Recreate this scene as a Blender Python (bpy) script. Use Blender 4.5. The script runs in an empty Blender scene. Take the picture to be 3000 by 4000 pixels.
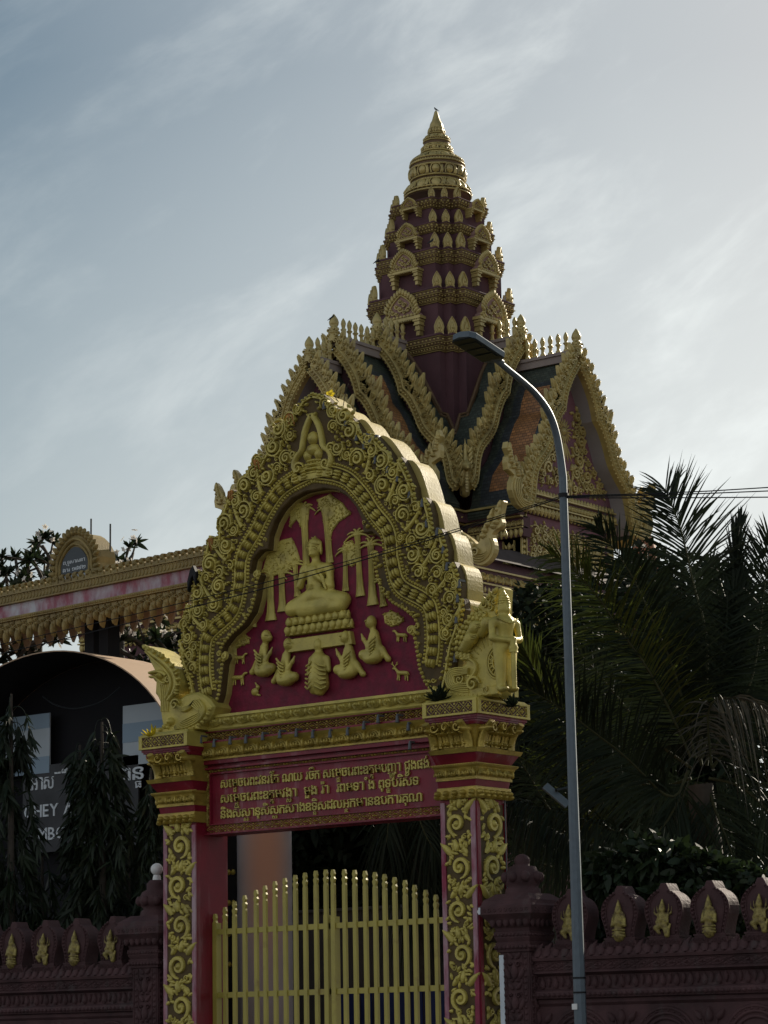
import bpy, math, random
import numpy as np
from mathutils import Matrix, Vector
random.seed(7)
RNG = np.random.default_rng(11)
sc = bpy.context.scene
col = sc.collection
rad = math.radians
PI = math.pi

# ---------------------------------------------------------------- camera
CAM_F, CAM_PITCH, CAM_ROLL, CAM_YAW = 10158.8, .2002, -.018423, .6638   # focal length in photo pixels, angles in radians
CAM = np.array([0.0, 0.0, 1.6])
cF = np.array([-math.sin(CAM_YAW)*math.cos(CAM_PITCH), math.cos(CAM_YAW)*math.cos(CAM_PITCH), math.sin(CAM_PITCH)])
_r = np.array([math.cos(CAM_YAW), math.sin(CAM_YAW), 0.0]); _u = np.cross(_r, cF)
cR = _r*math.cos(CAM_ROLL) + _u*math.sin(CAM_ROLL)
cU = -_r*math.sin(CAM_ROLL) + _u*math.cos(CAM_ROLL)
cam = bpy.data.cameras.new('camera'); cam_o = bpy.data.objects.new('camera', cam); col.objects.link(cam_o)
cam.sensor_fit = 'VERTICAL'; cam.sensor_height = 40.0; cam.sensor_width = 30.0
cam.lens = CAM_F/4000*40.0
cam.clip_start = .1; cam.clip_end = 6000
cam_o.matrix_world = Matrix(((cR[0], cU[0], -cF[0], CAM[0]), (cR[1], cU[1], -cF[1], CAM[1]), (cR[2], cU[2], -cF[2], CAM[2]), (0, 0, 0, 1)))
sc.camera = cam_o

# ---------------------------------------------------------------- sky, sun, exposure
SUN_ELEV = rad(25); SUN_AZ = rad(-2)        # azimuth measured from +Y towards +X
sun_dir = np.array([math.sin(SUN_AZ)*math.cos(SUN_ELEV), math.cos(SUN_AZ)*math.cos(SUN_ELEV), math.sin(SUN_ELEV)])
w = bpy.data.worlds.new('World'); sc.world = w; w.use_nodes = True
nt = w.node_tree; nt.nodes.clear()
def wn(t, **k):
    n = nt.nodes.new(t)
    for a, b in k.items(): setattr(n, a, b)
    return n
out = wn('ShaderNodeOutputWorld'); bg = wn('ShaderNodeBackground'); sky = wn('ShaderNodeTexSky')
sky.sky_type = 'NISHITA'; sky.sun_disc = False; sky.sun_elevation = SUN_ELEV; sky.sun_rotation = SUN_AZ
sky.altitude = 0; sky.air_density = 1.0; sky.dust_density = 2.2; sky.ozone_density = 1.6
tc = wn('ShaderNodeTexCoord'); L = nt.links.new; DIR = tc.outputs['Generated']
def wdot(v):
    n = wn('ShaderNodeVectorMath', operation='DOT_PRODUCT'); L(DIR, n.inputs[0]); n.inputs[1].default_value = tuple(float(q) for q in v); return n.outputs['Value']
def wmap(sock, a, b, c, d, smooth=False):
    n = wn('ShaderNodeMapRange'); n.interpolation_type = 'SMOOTHSTEP' if smooth else 'LINEAR'; L(sock, n.inputs['Value'])
    for k, q in zip(('From Min', 'From Max', 'To Min', 'To Max'), (a, b, c, d)): n.inputs[k].default_value = q
    return n.outputs[0]
def wmath(op, a, b, clamp=False):
    n = wn('ShaderNodeMath', operation=op, use_clamp=clamp)
    for i, q in enumerate((a, b)):
        if isinstance(q, (int, float)): n.inputs[i].default_value = q
        else: L(q, n.inputs[i])
    return n.outputs[0]
# thin high cloud drawn out in streaks across the sky
ang_ = rad(33); sa = cR*math.cos(ang_)+cU*math.sin(ang_); sb = -cR*math.sin(ang_)+cU*math.cos(ang_)
cmb = wn('ShaderNodeCombineXYZ'); L(wmath('MULTIPLY', wdot(sa), 4.6), cmb.inputs[0]); L(wmath('MULTIPLY', wdot(sb), 11.0), cmb.inputs[1]); L(wmath('ADD', wdot(cF), 3.7), cmb.inputs[2])
nz = wn('ShaderNodeTexNoise'); nz.inputs['Scale'].default_value = 2.5; nz.inputs['Detail'].default_value = 7; nz.inputs['Roughness'].default_value = .60; nz.inputs['Distortion'].default_value = .22; L(cmb.outputs[0], nz.inputs['Vector'])
cloud = wmath('MULTIPLY', wmap(nz.outputs['Fac'], .44, .80, -.06, .26, True), wmap(wdot(cR), -.12, .06, .35, 1.0))
sep = wn('ShaderNodeSeparateXYZ'); L(DIR, sep.inputs[0])
haze_ = wmap(sep.outputs['Z'], .12, .36, .52, .0)          # thicker towards the horizon
sdot = wdot(sun_dir); aur = wmap(sdot, .70, .88, .0, .44)     # brighter round the sun
anti = wmap(sdot, .55, -.4, .0, .55, True)                    # added unseen veil opposite the sun, brightens the shaded fronts
fac = wmath('ADD', wmath('ADD', cloud, haze_), wmath('ADD', aur, anti), True)
hs2 = wn('ShaderNodeHueSaturation'); hs2.inputs['Hue'].default_value = .478; hs2.inputs['Saturation'].default_value = 1.6; hs2.inputs['Value'].default_value = .40; L(sky.outputs[0], hs2.inputs['Color'])
vcol = wn('ShaderNodeMix', data_type='RGBA'); L(wmap(sdot, .55, -.4, .0, 1.0, True), vcol.inputs['Factor']); vcol.inputs['A'].default_value = (8.0, 8.4, 8.25, 1); vcol.inputs['B'].default_value = (6.2, 6.5, 6.9, 1)
mix = wn('ShaderNodeMix', data_type='RGBA'); L(fac, mix.inputs['Factor']); L(hs2.outputs[0], mix.inputs['A']); L(vcol.outputs['Result'], mix.inputs['B'])
L(mix.outputs['Result'], bg.inputs['Color']); bg.inputs['Strength'].default_value = .075
L(bg.outputs[0], out.inputs['Surface'])
sl = bpy.data.lights.new('sun', 'SUN'); sl.energy = 4.6; sl.angle = rad(.5); sl.color = (1.0, .90, .74)
so = bpy.data.objects.new('sun', sl); col.objects.link(so)
so.rotation_euler = Vector(-sun_dir).to_track_quat('-Z', 'Y').to_euler(); so.location = (-20, 60, 60)
vs = sc.view_settings
sc.display_settings.display_device = 'sRGB'
vs.view_transform = 'Standard'; vs.look = 'None'; vs.gamma = 1; vs.use_curve_mapping = False
vs.exposure = 0.62
sc.cycles.max_bounces = 6; sc.cycles.diffuse_bounces = 3; sc.cycles.glossy_bounces = 3; sc.cycles.transmission_bounces = 3
sc.cycles.use_denoising = True

# ---------------------------------------------------------------- survey helpers: photo pixel -> point on a known upright plane
def ray(x, y): return cF*CAM_F + cR*(x-1500) - cU*(y-2000)
def atY(x, y, Y): d = ray(x, y); return CAM + d*(Y-CAM[1])/d[1]
def atX(x, y, X): d = ray(x, y); return CAM + d*(X-CAM[0])/d[0]
def atD(x, y, D): d = ray(x, y); return CAM + d*D/math.hypot(d[0], d[1])
def atP(x, y, p, nrm):
    d = ray(x, y); n = np.array([nrm[0], nrm[1], 0.0]); return CAM + d*(np.dot(np.asarray(p)-CAM, n)/np.dot(d, n))
def A(*a): return np.array(a, float)

# ---------------------------------------------------------------- mesh building
class MB:
    def __init__(s): s.V = []; s.n = 0; s.F = []
    def add(s, v, faces, smooth=False):
        v = np.asarray(v, float).reshape(-1, 3); s.V.append(v)
        if isinstance(faces, np.ndarray): s.F.append((faces+s.n, smooth))
        else:
            by = {}
            for f in faces: by.setdefault(len(f), []).append(f)
            for f in by.values(): s.F.append((np.array(f, int)+s.n, smooth))
        s.n += len(v)
    def build(s, name, mat, parent=None):
        me = bpy.data.meshes.new(name)
        V = np.concatenate(s.V) if s.V else np.zeros((0, 3))
        loops = np.concatenate([f.ravel() for f, _ in s.F]); tot = np.concatenate([np.full(len(f), f.shape[1]) for f, _ in s.F])
        sm = np.concatenate([np.full(len(f), b) for f, b in s.F])
        me.vertices.add(len(V)); me.vertices.foreach_set('co', V.ravel().astype(np.float32))
        me.loops.add(len(loops)); me.loops.foreach_set('vertex_index', loops.astype(np.int32))
        me.polygons.add(len(tot)); st = np.concatenate([[0], np.cumsum(tot)[:-1]])
        me.polygons.foreach_set('loop_start', st.astype(np.int32))
        me.polygons.foreach_set('use_smooth', sm.astype(bool))
        me.update(calc_edges=True); me.validate()
        me.materials.append(mat)
        o = bpy.data.objects.new(name, me); col.objects.link(o)
        if parent is not None: adopt(o, parent)
        return o
def rootloc(p):
    while p.parent is not None: p = p.parent
    return p.location
def adopt(o, parent):
    o.parent = parent
    if parent.parent is None: o.matrix_parent_inverse = Matrix.Translation(-parent.location)
    # a sub-part: its parent sits at the thing's origin already, in world coordinates
def tag(o, label=None, cat=None, group=None, kind=None):
    if label: o['label'] = label
    if cat: o['category'] = cat
    if group: o['group'] = group
    if kind: o['kind'] = kind
    return o
def thing(name, label, cat, loc=(0, 0, 0), group=None):
    o = bpy.data.objects.new(name, None); col.objects.link(o); o.location = tuple(float(q) for q in loc); o.empty_display_size = .3
    return tag(o, label, cat, group)
def dup(o, parent=None):
    c = o.copy(); col.objects.link(c)
    if parent is not None: c.parent = parent
    for ch in [q for q in o.children]: dup(ch, c)
    return c

class Fr:   # a face of something: u right, v up, n outwards
    def __init__(s, O, U, V, N): s.O = A(*O); s.U = A(*U); s.V = A(*V); s.N = A(*N)
    def __call__(s, p):
        p = np.asarray(p, float).reshape(-1, 3); return s.O + p[:, :1]*s.U + p[:, 1:2]*s.V + p[:, 2:3]*s.N
WORLD = Fr((0, 0, 0), (1, 0, 0), (0, 1, 0), (0, 0, 1))
def frontY(Y): return Fr((0, Y, 0), (1, 0, 0), (0, 0, 1), (0, -1, 0))     # u = X, v = Z
def sideX(X): return Fr((X, 0, 0), (0, 1, 0), (0, 0, 1), (1, 0, 0))       # u = Y, v = Z

BOXF = np.array([(0, 3, 2, 1), (4, 5, 6, 7), (0, 1, 5, 4), (1, 2, 6, 5), (2, 3, 7, 6), (3, 0, 4, 7)])
def box(m, a, b, f=WORLD, bev=0):
    (x0, y0, z0), (x1, y1, z1) = a, b
    if bev:
        ring = lambda d, z: [(x0+d, y0+d, z), (x1-d, y0+d, z), (x1-d, y1-d, z), (x0+d, y1-d, z)]
        loft(m, [ring(bev, z0), ring(0, z0+bev), ring(0, z1-bev), ring(bev, z1)], f); return
    v = [(x0, y0, z0), (x1, y0, z0), (x1, y1, z0), (x0, y1, z0), (x0, y0, z1), (x1, y0, z1), (x1, y1, z1), (x0, y1, z1)]
    m.add(f(v), BOXF)
def loft(m, rings, f=WORLD, caps=True, smooth=False, closed=True):
    k = len(rings[0]); n = len(rings); v = np.array(rings, float).reshape(-1, 3)
    kk = k if closed else k-1
    i = np.arange(kk); j = (i+1) % k
    q = np.concatenate([np.stack([i+a*k, j+a*k, j+(a+1)*k, i+(a+1)*k], 1) for a in range(n-1)])
    m.add(f(v), q, smooth)
    if caps and closed:
        m.add(f(np.array(rings[0], float)[::-1]), [tuple(range(k))]); m.add(f(np.array(rings[-1], float)), [tuple(range(k))])
def area2(p): p = np.asarray(p); x, y = p[:, 0], p[:, 1]; return .5*np.sum(x*np.roll(y, -1)-y*np.roll(x, -1))
def prism(m, poly, n0, n1, f=WORLD, bev=0.0):
    p = np.asarray(poly, float)[:, :2]
    if area2(p) < 0: p = p[::-1]
    ring = lambda q, n: [(a, b, n) for a, b in q]
    R = [ring(p, n0), ring(p, n1-bev)]
    if bev:
        e = np.roll(p, -1, 0)-p; e /= np.linalg.norm(e, axis=1, keepdims=True)+1e-9
        nn = np.stack([-e[:, 1], e[:, 0]], 1); nv = nn+np.roll(nn, 1, 0); nv /= np.maximum(np.linalg.norm(nv, axis=1, keepdims=True), .6)
        R.append(ring(p+nv*bev, n1))
    loft(m, R, f)
def tube(m, pts, r, k=6, f=WORLD, flat=1.0, closed=False, caps=True, smooth=True):
    p = f(np.asarray(pts, float)); n = len(p); r = np.broadcast_to(np.asarray(r, float), (n,))
    t = np.roll(p, -1, 0)-np.roll(p, 1, 0)
    if not closed: t[0] = p[1]-p[0]; t[-1] = p[-1]-p[-2]
    t /= np.linalg.norm(t, axis=1, keepdims=True)+1e-12
    ref = f.N if f is not WORLD else A(0, 0, 1)
    if f is WORLD and abs(t[:, 2]).mean() > .8: ref = A(0, 1, 0)
    s = np.cross(t, ref); s /= np.linalg.norm(s, axis=1, keepdims=True)+1e-12
    w = np.cross(s, t)
    a = np.arange(k)*2*PI/k
    v = p[:, None, :]+r[:, None, None]*(np.cos(a)[None, :, None]*s[:, None, :]+flat*np.sin(a)[None, :, None]*w[:, None, :])
    v = v.reshape(-1, 3); i = np.arange(k); j = (i+1) % k; N = n if closed else n-1
    q = np.concatenate([np.stack([i+b*k, i+((b+1) % n)*k, j+((b+1) % n)*k, j+b*k], 1) for b in range(N)])
    m.add(v, q, smooth)
    if caps and not closed:
        m.add(v[:k], [tuple(range(k))]); m.add(v[-k:][::-1], [tuple(range(k))])
def lathe(m, prof, c, k=24, smooth=True, mod=None, caps=True):
    rings = []
    for i, (r, z) in enumerate(prof):
        a = np.arange(k)*2*PI/k; rr = r*(1 if mod is None else 1+mod(i, a))
        rr = np.broadcast_to(rr, (k,))
        rings.append(np.stack([c[0]+rr*np.cos(a), c[1]+rr*np.sin(a), np.full(k, c[2]+z)], 1))
    loft(m, rings, WORLD, caps, smooth)
def ball(m, c, r, k=8, f=WORLD, rx=None):
    c = A(*c); r = np.broadcast_to(np.asarray(r, float), (3,)); n = max(4, k//2+1)
    th = np.linspace(0, PI, n+1); a = np.arange(k)*2*PI/k
    rings = [np.stack([c[0]+r[0]*math.sin(t)*np.cos(a), c[1]+r[1]*math.sin(t)*np.sin(a), np.full(k, c[2]-r[2]*math.cos(t))], 1) for t in np.clip(th, .02, PI-.02)]
    loft(m, rings, f, True, True)
# relief ornament on a face (u, v, n)
def dome(m, f, u, v, ru, rv, h, ang=0, k=8, n0=0, lv=2):
    a = np.arange(k)*2*PI/k; ca, sa = math.cos(ang), math.sin(ang); rings = []
    for i in range(lv+1):
        t = i/lv*1.35; s, q = math.cos(t), math.sin(t)
        x, y = ru*s*np.cos(a), rv*s*np.sin(a)
        rings.append(np.stack([u+x*ca-y*sa, v+x*sa+y*ca, np.full(k, n0+h*q)], 1))
    loft(m, rings, f, False, True); m.add(f(rings[-1]), [tuple(range(k))], True)
def leaf(m, f, u, v, L, W, h, ang, n0=0, curl=0.0):
    """pointed leaf rising from (u,v) towards ang"""
    ts = np.array([0, .18, .42, .68, .88, 1.0]); ws = np.array([.35, .85, 1.0, .72, .35, .02])*W/2
    c, s = math.cos(ang), math.sin(ang); cv = curl*L*ts**2
    P = np.stack([ts*L, cv], 1); rows = []
    for k, (wv, hv) in enumerate(((-1, 0), (-.78, .78), (0, 1.0), (.78, .78), (1, 0))):
        x = P[:, 0]; y = P[:, 1]+wv*ws
        rows.append(np.stack([u+x*c-y*s, v+x*s+y*c, n0+h*hv*np.minimum(1, .45+ws*2/W)], 1))
    v_ = np.concatenate(rows); n = len(ts); q = []
    for a in range(4):
        i = np.arange(n-1); q.append(np.stack([a*n+i, a*n+i+1, (a+1)*n+i+1, (a+1)*n+i], 1))
    m.add(f(v_), np.concatenate(q), True)
def ribbon(m, f, P, hw, h, n0=0, bev=.3):
    """flat-topped raised band with chamfered edges along a 2-D path"""
    P = np.asarray(P, float)[:, :2]; n = len(P); hw = np.broadcast_to(np.asarray(hw, float), (n,)); N_, T_ = normals2(P); h = np.broadcast_to(np.asarray(h, float), (n,))
    rows = []
    for k, z in ((1, 0), (.92, .62), (1-bev, 1), (-(1-bev), 1), (-.92, .62), (-1, 0)): q = P+N_*(hw*k)[:, None]; rows.append(np.c_[q, n0+h*z])
    V = np.concatenate(rows); i = np.arange(n-1); F_ = [np.stack([a_*n+i, a_*n+i+1, (a_+1)*n+i+1, (a_+1)*n+i], 1)[:, ::-1] for a_ in range(5)]
    m.add(f(V), np.concatenate(F_), False); m.add(f(V[[k*n for k in range(6)]]), [(0, 1, 2, 3, 4, 5)]); m.add(f(V[[k*n+n-1 for k in range(6)]]), [(5, 4, 3, 2, 1, 0)])
def spiral(m, f, u, v, r, h, turns=1.4, hand=1, ph=0.0, wd=.30, n0=0, k=6, boss=True, tail=0.0):
    h = min(h, r*.62); n = int(13*turns)+4; t = np.linspace(0, 1, n); a = ph+hand*t*turns*2*PI; R = r*(.84-.62*t**.9)
    hw = r*.175*np.interp(t, [0, .12, .6, 1], [.35, 1.0, .85, .6])
    ribbon(m, f, np.stack([u+R*np.cos(a), v+R*np.sin(a)], 1), hw, h*np.interp(t, [0, .2, 1], [.6, 1, 1.15]), n0)
    if boss: dome(m, f, u+R[-1]*math.cos(a[-1])*.35, v+R[-1]*math.sin(a[-1])*.35, r*.24, r*.24, h*1.3, 0, 7, n0)
def strip(m, f, pts, w_, h, n0=0, k=5, closed=False):
    P = [(a, b, n0) for a, b in pts]; tube(m, P, w_/2, k, f, flat=2*h/w_, closed=closed)
def resample(P, step):
    P = np.asarray(P, float); d = np.linalg.norm(np.diff(P, axis=0), axis=1); s = np.concatenate([[0], np.cumsum(d)])
    n = max(2, int(round(s[-1]/step))+1); q = np.linspace(0, s[-1], n)
    return np.stack([np.interp(q, s, P[:, i]) for i in range(P.shape[1])], 1)
def smoothc(P, it=2):
    P = np.asarray(P, float)
    for _ in range(it):
        Q = [P[0]]
        for a, b in zip(P[:-1], P[1:]): Q += [.75*a+.25*b, .25*a+.75*b]
        Q.append(P[-1]); P = np.array(Q)
    return P
def normals2(P):
    t = np.gradient(np.asarray(P, float), axis=0); t /= np.linalg.norm(t, axis=1, keepdims=True)+1e-12
    return np.stack([-t[:, 1], t[:, 0]], 1), t
def inpoly(x, y, P):
    P = np.asarray(P); x = np.asarray(x); y = np.asarray(y); c = np.zeros(x.shape, bool); n = len(P)
    for i in range(n):
        x0, y0 = P[i]; x1, y1 = P[(i+1) % n]
        k = ((y0 > y) != (y1 > y)) & (x < (x1-x0)*(y-y0)/(y1-y0+1e-12)+x0); c ^= k
    return c
# blended solids -> one continuous skin (naive surface nets)
def nets(prims, h, k=.02, pad=None, f=WORLD):
    pad = pad or 2.5*h
    lo = np.min([q[0] for q in map(pb, prims)], 0)-pad; hi = np.max([q[1] for q in map(pb, prims)], 0)+pad
    ax = [np.arange(lo[i], hi[i]+h, h) for i in range(3)]
    G = np.stack(np.meshgrid(*ax, indexing='ij'), -1); D = None
    for p in prims:
        if p[0] == 'c':
            a, b, ra, rb = A(*p[1]), A(*p[2]), p[3], p[4]; ab = b-a; t = np.clip(((G-a)@ab)/(ab@ab+1e-12), 0, 1)
            d = np.linalg.norm(G-a-t[..., None]*ab, axis=-1)-(ra+(rb-ra)*t)
        else:
            c, r = A(*p[1]), A(*p[2]); q = (G-c)
            if len(p) > 3: q = q@np.array(p[3], float)
            d = (np.linalg.norm(q/r, axis=-1)-1)*r.min()
        if D is None: D = d
        else:
            e = np.maximum(k-np.abs(D-d), 0)/k; D = np.minimum(D, d)-e*e*k*.25
    S = D < 0; sh = np.array(S.shape)-1
    cnt = np.zeros(sh); acc = np.zeros((*sh, 3))
    off = [(i, j, l) for i in (0, 1) for j in (0, 1) for l in (0, 1)]
    sl_ = lambda o, M: M[o[0]:o[0]+sh[0], o[1]:o[1]+sh[1], o[2]:o[2]+sh[2]]
    for a in off:
        for x in range(3):
            if a[x] == 0:
                b = list(a); b[x] = 1; da, db = sl_(a, D), sl_(b, D); cr_ = (da < 0) != (db < 0)
                t = np.where(cr_, da/(da-db+1e-15), 0); pos = np.broadcast_to(np.array(a, float), (*sh, 3)).copy(); pos[..., x] += t
                acc += np.where(cr_[..., None], pos, 0); cnt += cr_
    act = cnt > 0; idx = -np.ones(sh, int); idx[act] = np.arange(act.sum())
    ijk = np.argwhere(act); V = lo+h*(ijk+acc[act]/cnt[act][:, None]); faces = []
    for x in range(3):
        y, z = (x+1) % 3, (x+2) % 3
        s0 = [slice(None)]*3; s1 = [slice(None)]*3; s0[x] = slice(0, -1); s1[x] = slice(1, None)
        ch = S[tuple(s0)] != S[tuple(s1)]; e = np.argwhere(ch)
        e = e[(e[:, y] > 0) & (e[:, z] > 0) & (e[:, y] < sh[y]) & (e[:, z] < sh[z])]
        if not len(e): continue
        def cell(dy, dz): q = e.copy(); q[:, y] += dy; q[:, z] += dz; return idx[q[:, 0], q[:, 1], q[:, 2]]
        Q = np.stack([cell(-1, -1), cell(0, -1), cell(0, 0), cell(-1, 0)], 1)
        fl = ~S[e[:, 0], e[:, 1], e[:, 2]]; Q[fl] = Q[fl][:, ::-1]; faces.append(Q)
    return f(V), np.concatenate(faces)
def pb(p):
    if p[0] == 'c': a, b = A(*p[1]), A(*p[2]); return np.minimum(a-p[3], b-p[4]), np.maximum(a+p[3], b+p[4])
    m_ = max(p[2]); return A(*p[1])-m_, A(*p[1])+m_
def body(m, prims, h, k=.02, f=WORLD): v, q = nets(prims, h, k, None, f); m.add(v, q, True)

# ---------------------------------------------------------------- materials (procedural)
def mat(name, base, rough=.6, metal=0.0, var=.25, scale=6.0, dirt=None, dirt_amt=.0, dirt_scale=3.0, streak=None, bump=.0, bump_scale=40.0, spec=.3, stretch=(1, 1, 1), transl=0.0):
    m = bpy.data.materials.new(name); m.use_nodes = True; t = m.node_tree; n = t.nodes; b = n['Principled BSDF']; l = t.links.new
    c = n.new('ShaderNodeTexCoord'); mpn = n.new('ShaderNodeMapping'); mpn.inputs['Scale'].default_value = stretch; l(c.outputs['Object'], mpn.inputs[0])
    z = n.new('ShaderNodeTexNoise'); z.inputs['Scale'].default_value = scale; z.inputs['Detail'].default_value = 5; l(mpn.outputs[0], z.inputs['Vector'])
    mr = n.new('ShaderNodeMapRange'); mr.inputs['From Min'].default_value = .3; mr.inputs['From Max'].default_value = .7
    mr.inputs['To Min'].default_value = 1-var; mr.inputs['To Max'].default_value = 1+var; l(z.outputs['Fac'], mr.inputs[0])
    mu = n.new('ShaderNodeMix'); mu.data_type = 'RGBA'; mu.blend_type = 'MULTIPLY'; mu.inputs['Factor'].default_value = 1
    mu.inputs['A'].default_value = (*base, 1); l(mr.outputs[0], mu.inputs['B']); cur = mu.outputs['Result']
    if dirt:
        z2 = n.new('ShaderNodeTexNoise'); z2.inputs['Scale'].default_value = dirt_scale; z2.inputs['Detail'].default_value = 8; z2.inputs['Roughness'].default_value = .65
        mp2 = n.new('ShaderNodeMapping'); mp2.inputs['Scale'].default_value = streak or (1, 1, 1); l(c.outputs['Object'], mp2.inputs[0]); l(mp2.outputs[0], z2.inputs['Vector'])
        r2 = n.new('ShaderNodeMapRange'); r2.inputs['From Min'].default_value = .62-.25*dirt_amt; r2.inputs['From Max'].default_value = .78-.15*dirt_amt; r2.inputs['To Max'].default_value = min(1, .45+dirt_amt*.5)
        l(z2.outputs['Fac'], r2.inputs[0])
        m2 = n.new('ShaderNodeMix'); m2.data_type = 'RGBA'; l(r2.outputs[0], m2.inputs['Factor']); l(cur, m2.inputs['A']); m2.inputs['B'].default_value = (*dirt, 1); cur = m2.outputs['Result']
    l(cur, b.inputs['Base Color'])
    b.inputs['Metallic'].default_value = metal; b.inputs['Specular IOR Level'].default_value = spec
    rr = n.new('ShaderNodeMapRange'); rr.inputs['To Min'].default_value = max(.05, rough-.1); rr.inputs['To Max'].default_value = min(1, rough+.12); l(z.outputs['Fac'], rr.inputs[0]); l(rr.outputs[0], b.inputs['Roughness'])
    if bump:
        z3 = n.new('ShaderNodeTexNoise'); z3.inputs['Scale'].default_value = bump_scale; z3.inputs['Detail'].default_value = 4; l(c.outputs['Object'], z3.inputs['Vector'])
        bp = n.new('ShaderNodeBump'); bp.inputs['Strength'].default_value = bump; bp.inputs['Distance'].default_value = .02; l(z3.outputs['Fac'], bp.inputs['Height']); l(bp.outputs[0], b.inputs['Normal'])
    if transl:
        tr = n.new('ShaderNodeBsdfTranslucent'); l(cur, tr.inputs['Color']); ms = n.new('ShaderNodeMixShader'); ms.inputs[0].default_value = transl
        l(b.outputs[0], ms.inputs[1]); l(tr.outputs[0], ms.inputs[2]); l(ms.outputs[0], n['Material Output'].inputs['Surface'])
    return m
M = {}
M['gold'] = mat('gate gold paint', (.49, .40, .088), .42, .2, .22, 5, (.10, .055, .02), .30, 2.2, None, .25, 60, .5)
M['gold_dark'] = mat('gilded cornice', (.40, .29, .055), .34, .4, .25, 6, (.08, .045, .015), .35, 2.5, None, .25, 60, .5)
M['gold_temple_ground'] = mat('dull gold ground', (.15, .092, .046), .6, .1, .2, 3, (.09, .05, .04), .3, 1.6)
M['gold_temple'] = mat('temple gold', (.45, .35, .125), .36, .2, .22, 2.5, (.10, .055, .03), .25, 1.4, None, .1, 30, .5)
M['gold_ground'] = mat('dark gold ground', (.095, .062, .022), .65, .1, .3, 6, (.07, .04, .018), .4, 3, None, .2, 60, .3)  # darker, browner gold for the surface behind the raised carving
M['gold_roof'] = mat('sunbleached gold render', (.44, .345, .105), .6, .0, .15, 3, (.30, .22, .10), .3, 2.5, (1, 1, .4), .2, 40)
M['gold_plain'] = mat('gate leaf paint', (.38, .315, .06), .4, .1, .12, 3, (.16, .08, .03), .15, 5, None, .1, 50, .5)
M['red'] = mat('red paint', (.185, .008, .021), .42, 0, .2, 4, (.36, .20, .21), .30, 1.6, (3, 3, .30), .1, 60, .4)
M['red_panel'] = mat('magenta red panel', (.165, .011, .031), .6, 0, .3, 9, (.07, .01, .03), .25, 4, (2, 2, 1), .3, 30, .3)
M['red_worn'] = mat('worn red edge', (.24, .03, .06), .55, 0, .25, 6, (.46, .33, .35), .95, 2.4, (2, 2, .6), .1, 60)
M['maroon'] = mat('maroon render', (.10, .046, .052), .75, 0, .18, 1.5, (.035, .02, .025), .3, .8, (1.4, 1.4, .12), .15, 15)
M['mauve'] = mat('mauve render', (.20, .09, .11), .75, 0, .14, 1.5, (.09, .04, .05), .3, .8, (1.4, 1.4, .15), .1, 15)
M['pinkbeige'] = mat('pink beige render', (.33, .20, .17), .8, 0, .12, 2, (.2, .11, .10), .3, 1.2, (1.4, 1.4, .3))
M['soffit'] = mat('grey soffit render', (.29, .265, .26), .85, 0, .08, 1.2)
M['wall'] = mat('red cement wall', (.070, .033, .033), .75, 0, .35, 4, (.085, .078, .072), .25, 5, (1, 1, .5), .3, 35)
M['lamp'] = mat('galvanised steel', (.105, .13, .148), .5, .3, .14, 14, (.06, .075, .09), .3, 8, (1, 1, .15), 0, 30, .5)
M['lampdark'] = mat('lamp underside', (.012, .017, .019), .35, .1, .15, 20)
M['black'] = mat('black cable', (.006, .006, .007), .6, 0, .05)
M['plastic'] = mat('grey plastic', (.11, .115, .12), .5, 0, .1)
M['white'] = mat('white plastic', (.72, .70, .66), .45, 0, .05)
M['plaque'] = mat('dark slate plaque', (.035, .045, .05), .4, 0, .12)
M['text_grey'] = mat('pale lettering', (.58, .62, .64), .6, 0, .1)
M['peeling'] = mat('peeling pink and white paint', (.30, .09, .12), .7, 0, .2, 5, (.52, .53, .56), .95, 3.2, (1, 1, .45), .1, 40)
M['beige'] = mat('beige render', (.30, .22, .18), .85, 0, .1, 2)
M['canopy'] = mat('tan canopy sheet', (.42, .29, .19), .7, 0, .1, 1.2, (.24, .16, .11), .25, 1.0)
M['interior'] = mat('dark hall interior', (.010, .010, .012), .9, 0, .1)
M['pale'] = mat('pale blue cloth', (.42, .47, .50), .8, 0, .06, 2)
M['paleblue'] = mat('blue cloth band', (.25, .33, .40), .8, 0, .06, 2)
M['concrete'] = mat('dark concrete', (.09, .09, .09), .9, 0, .2, 2, (.05, .05, .05), .4, 1)
M['greypanel'] = mat('mottled grey sign', (.055, .057, .06), .7, 0, .45, 2.2, (.05, .05, .055), .5, 2.0)
M['asphalt'] = mat('asphalt', (.05, .05, .052), .9, 0, .15, 1.0)
M['paving'] = mat('pavement', (.17, .16, .15), .9, 0, .15, 1.0)
M['soil'] = mat('bare ground', (.10, .085, .065), .95, 0, .2, .4)
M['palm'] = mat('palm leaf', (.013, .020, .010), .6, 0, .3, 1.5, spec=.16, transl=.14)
M['palm_lit'] = mat('sunlit palm leaf', (.045, .06, .012), .5, 0, .3, 1.5, spec=.3, transl=.32)  # brighter copy of the palm leaf, sunlight put into its colour
M['rachis'] = mat('palm rachis', (.045, .048, .024), .85, 0, .15, spec=.1)
M['palm_dry'] = mat('dry palm leaf', (.055, .052, .038), .7, 0, .25, transl=.1)
M['leaf'] = mat('broad leaf', (.016, .027, .009), .5, 0, .35, 2.0, spec=.35, transl=.25)
M['leaf_dark'] = mat('dark evergreen leaf', (.012, .019, .009), .65, 0, .35, 2.0, spec=.15, transl=.15)
M['leaf_weep'] = mat('weeping leaf', (.016, .025, .010), .5, 0, .35, 3.0, spec=.3, transl=.2)
M['bark'] = mat('bark', (.055, .045, .035), .9, 0, .3, 8)
M['petal'] = mat('white petals', (.75, .72, .66), .6, 0, .05, transl=.3)
M['bird'] = mat('bird feathers', (.030, .032, .036), .7, 0, .2, 20)
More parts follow.
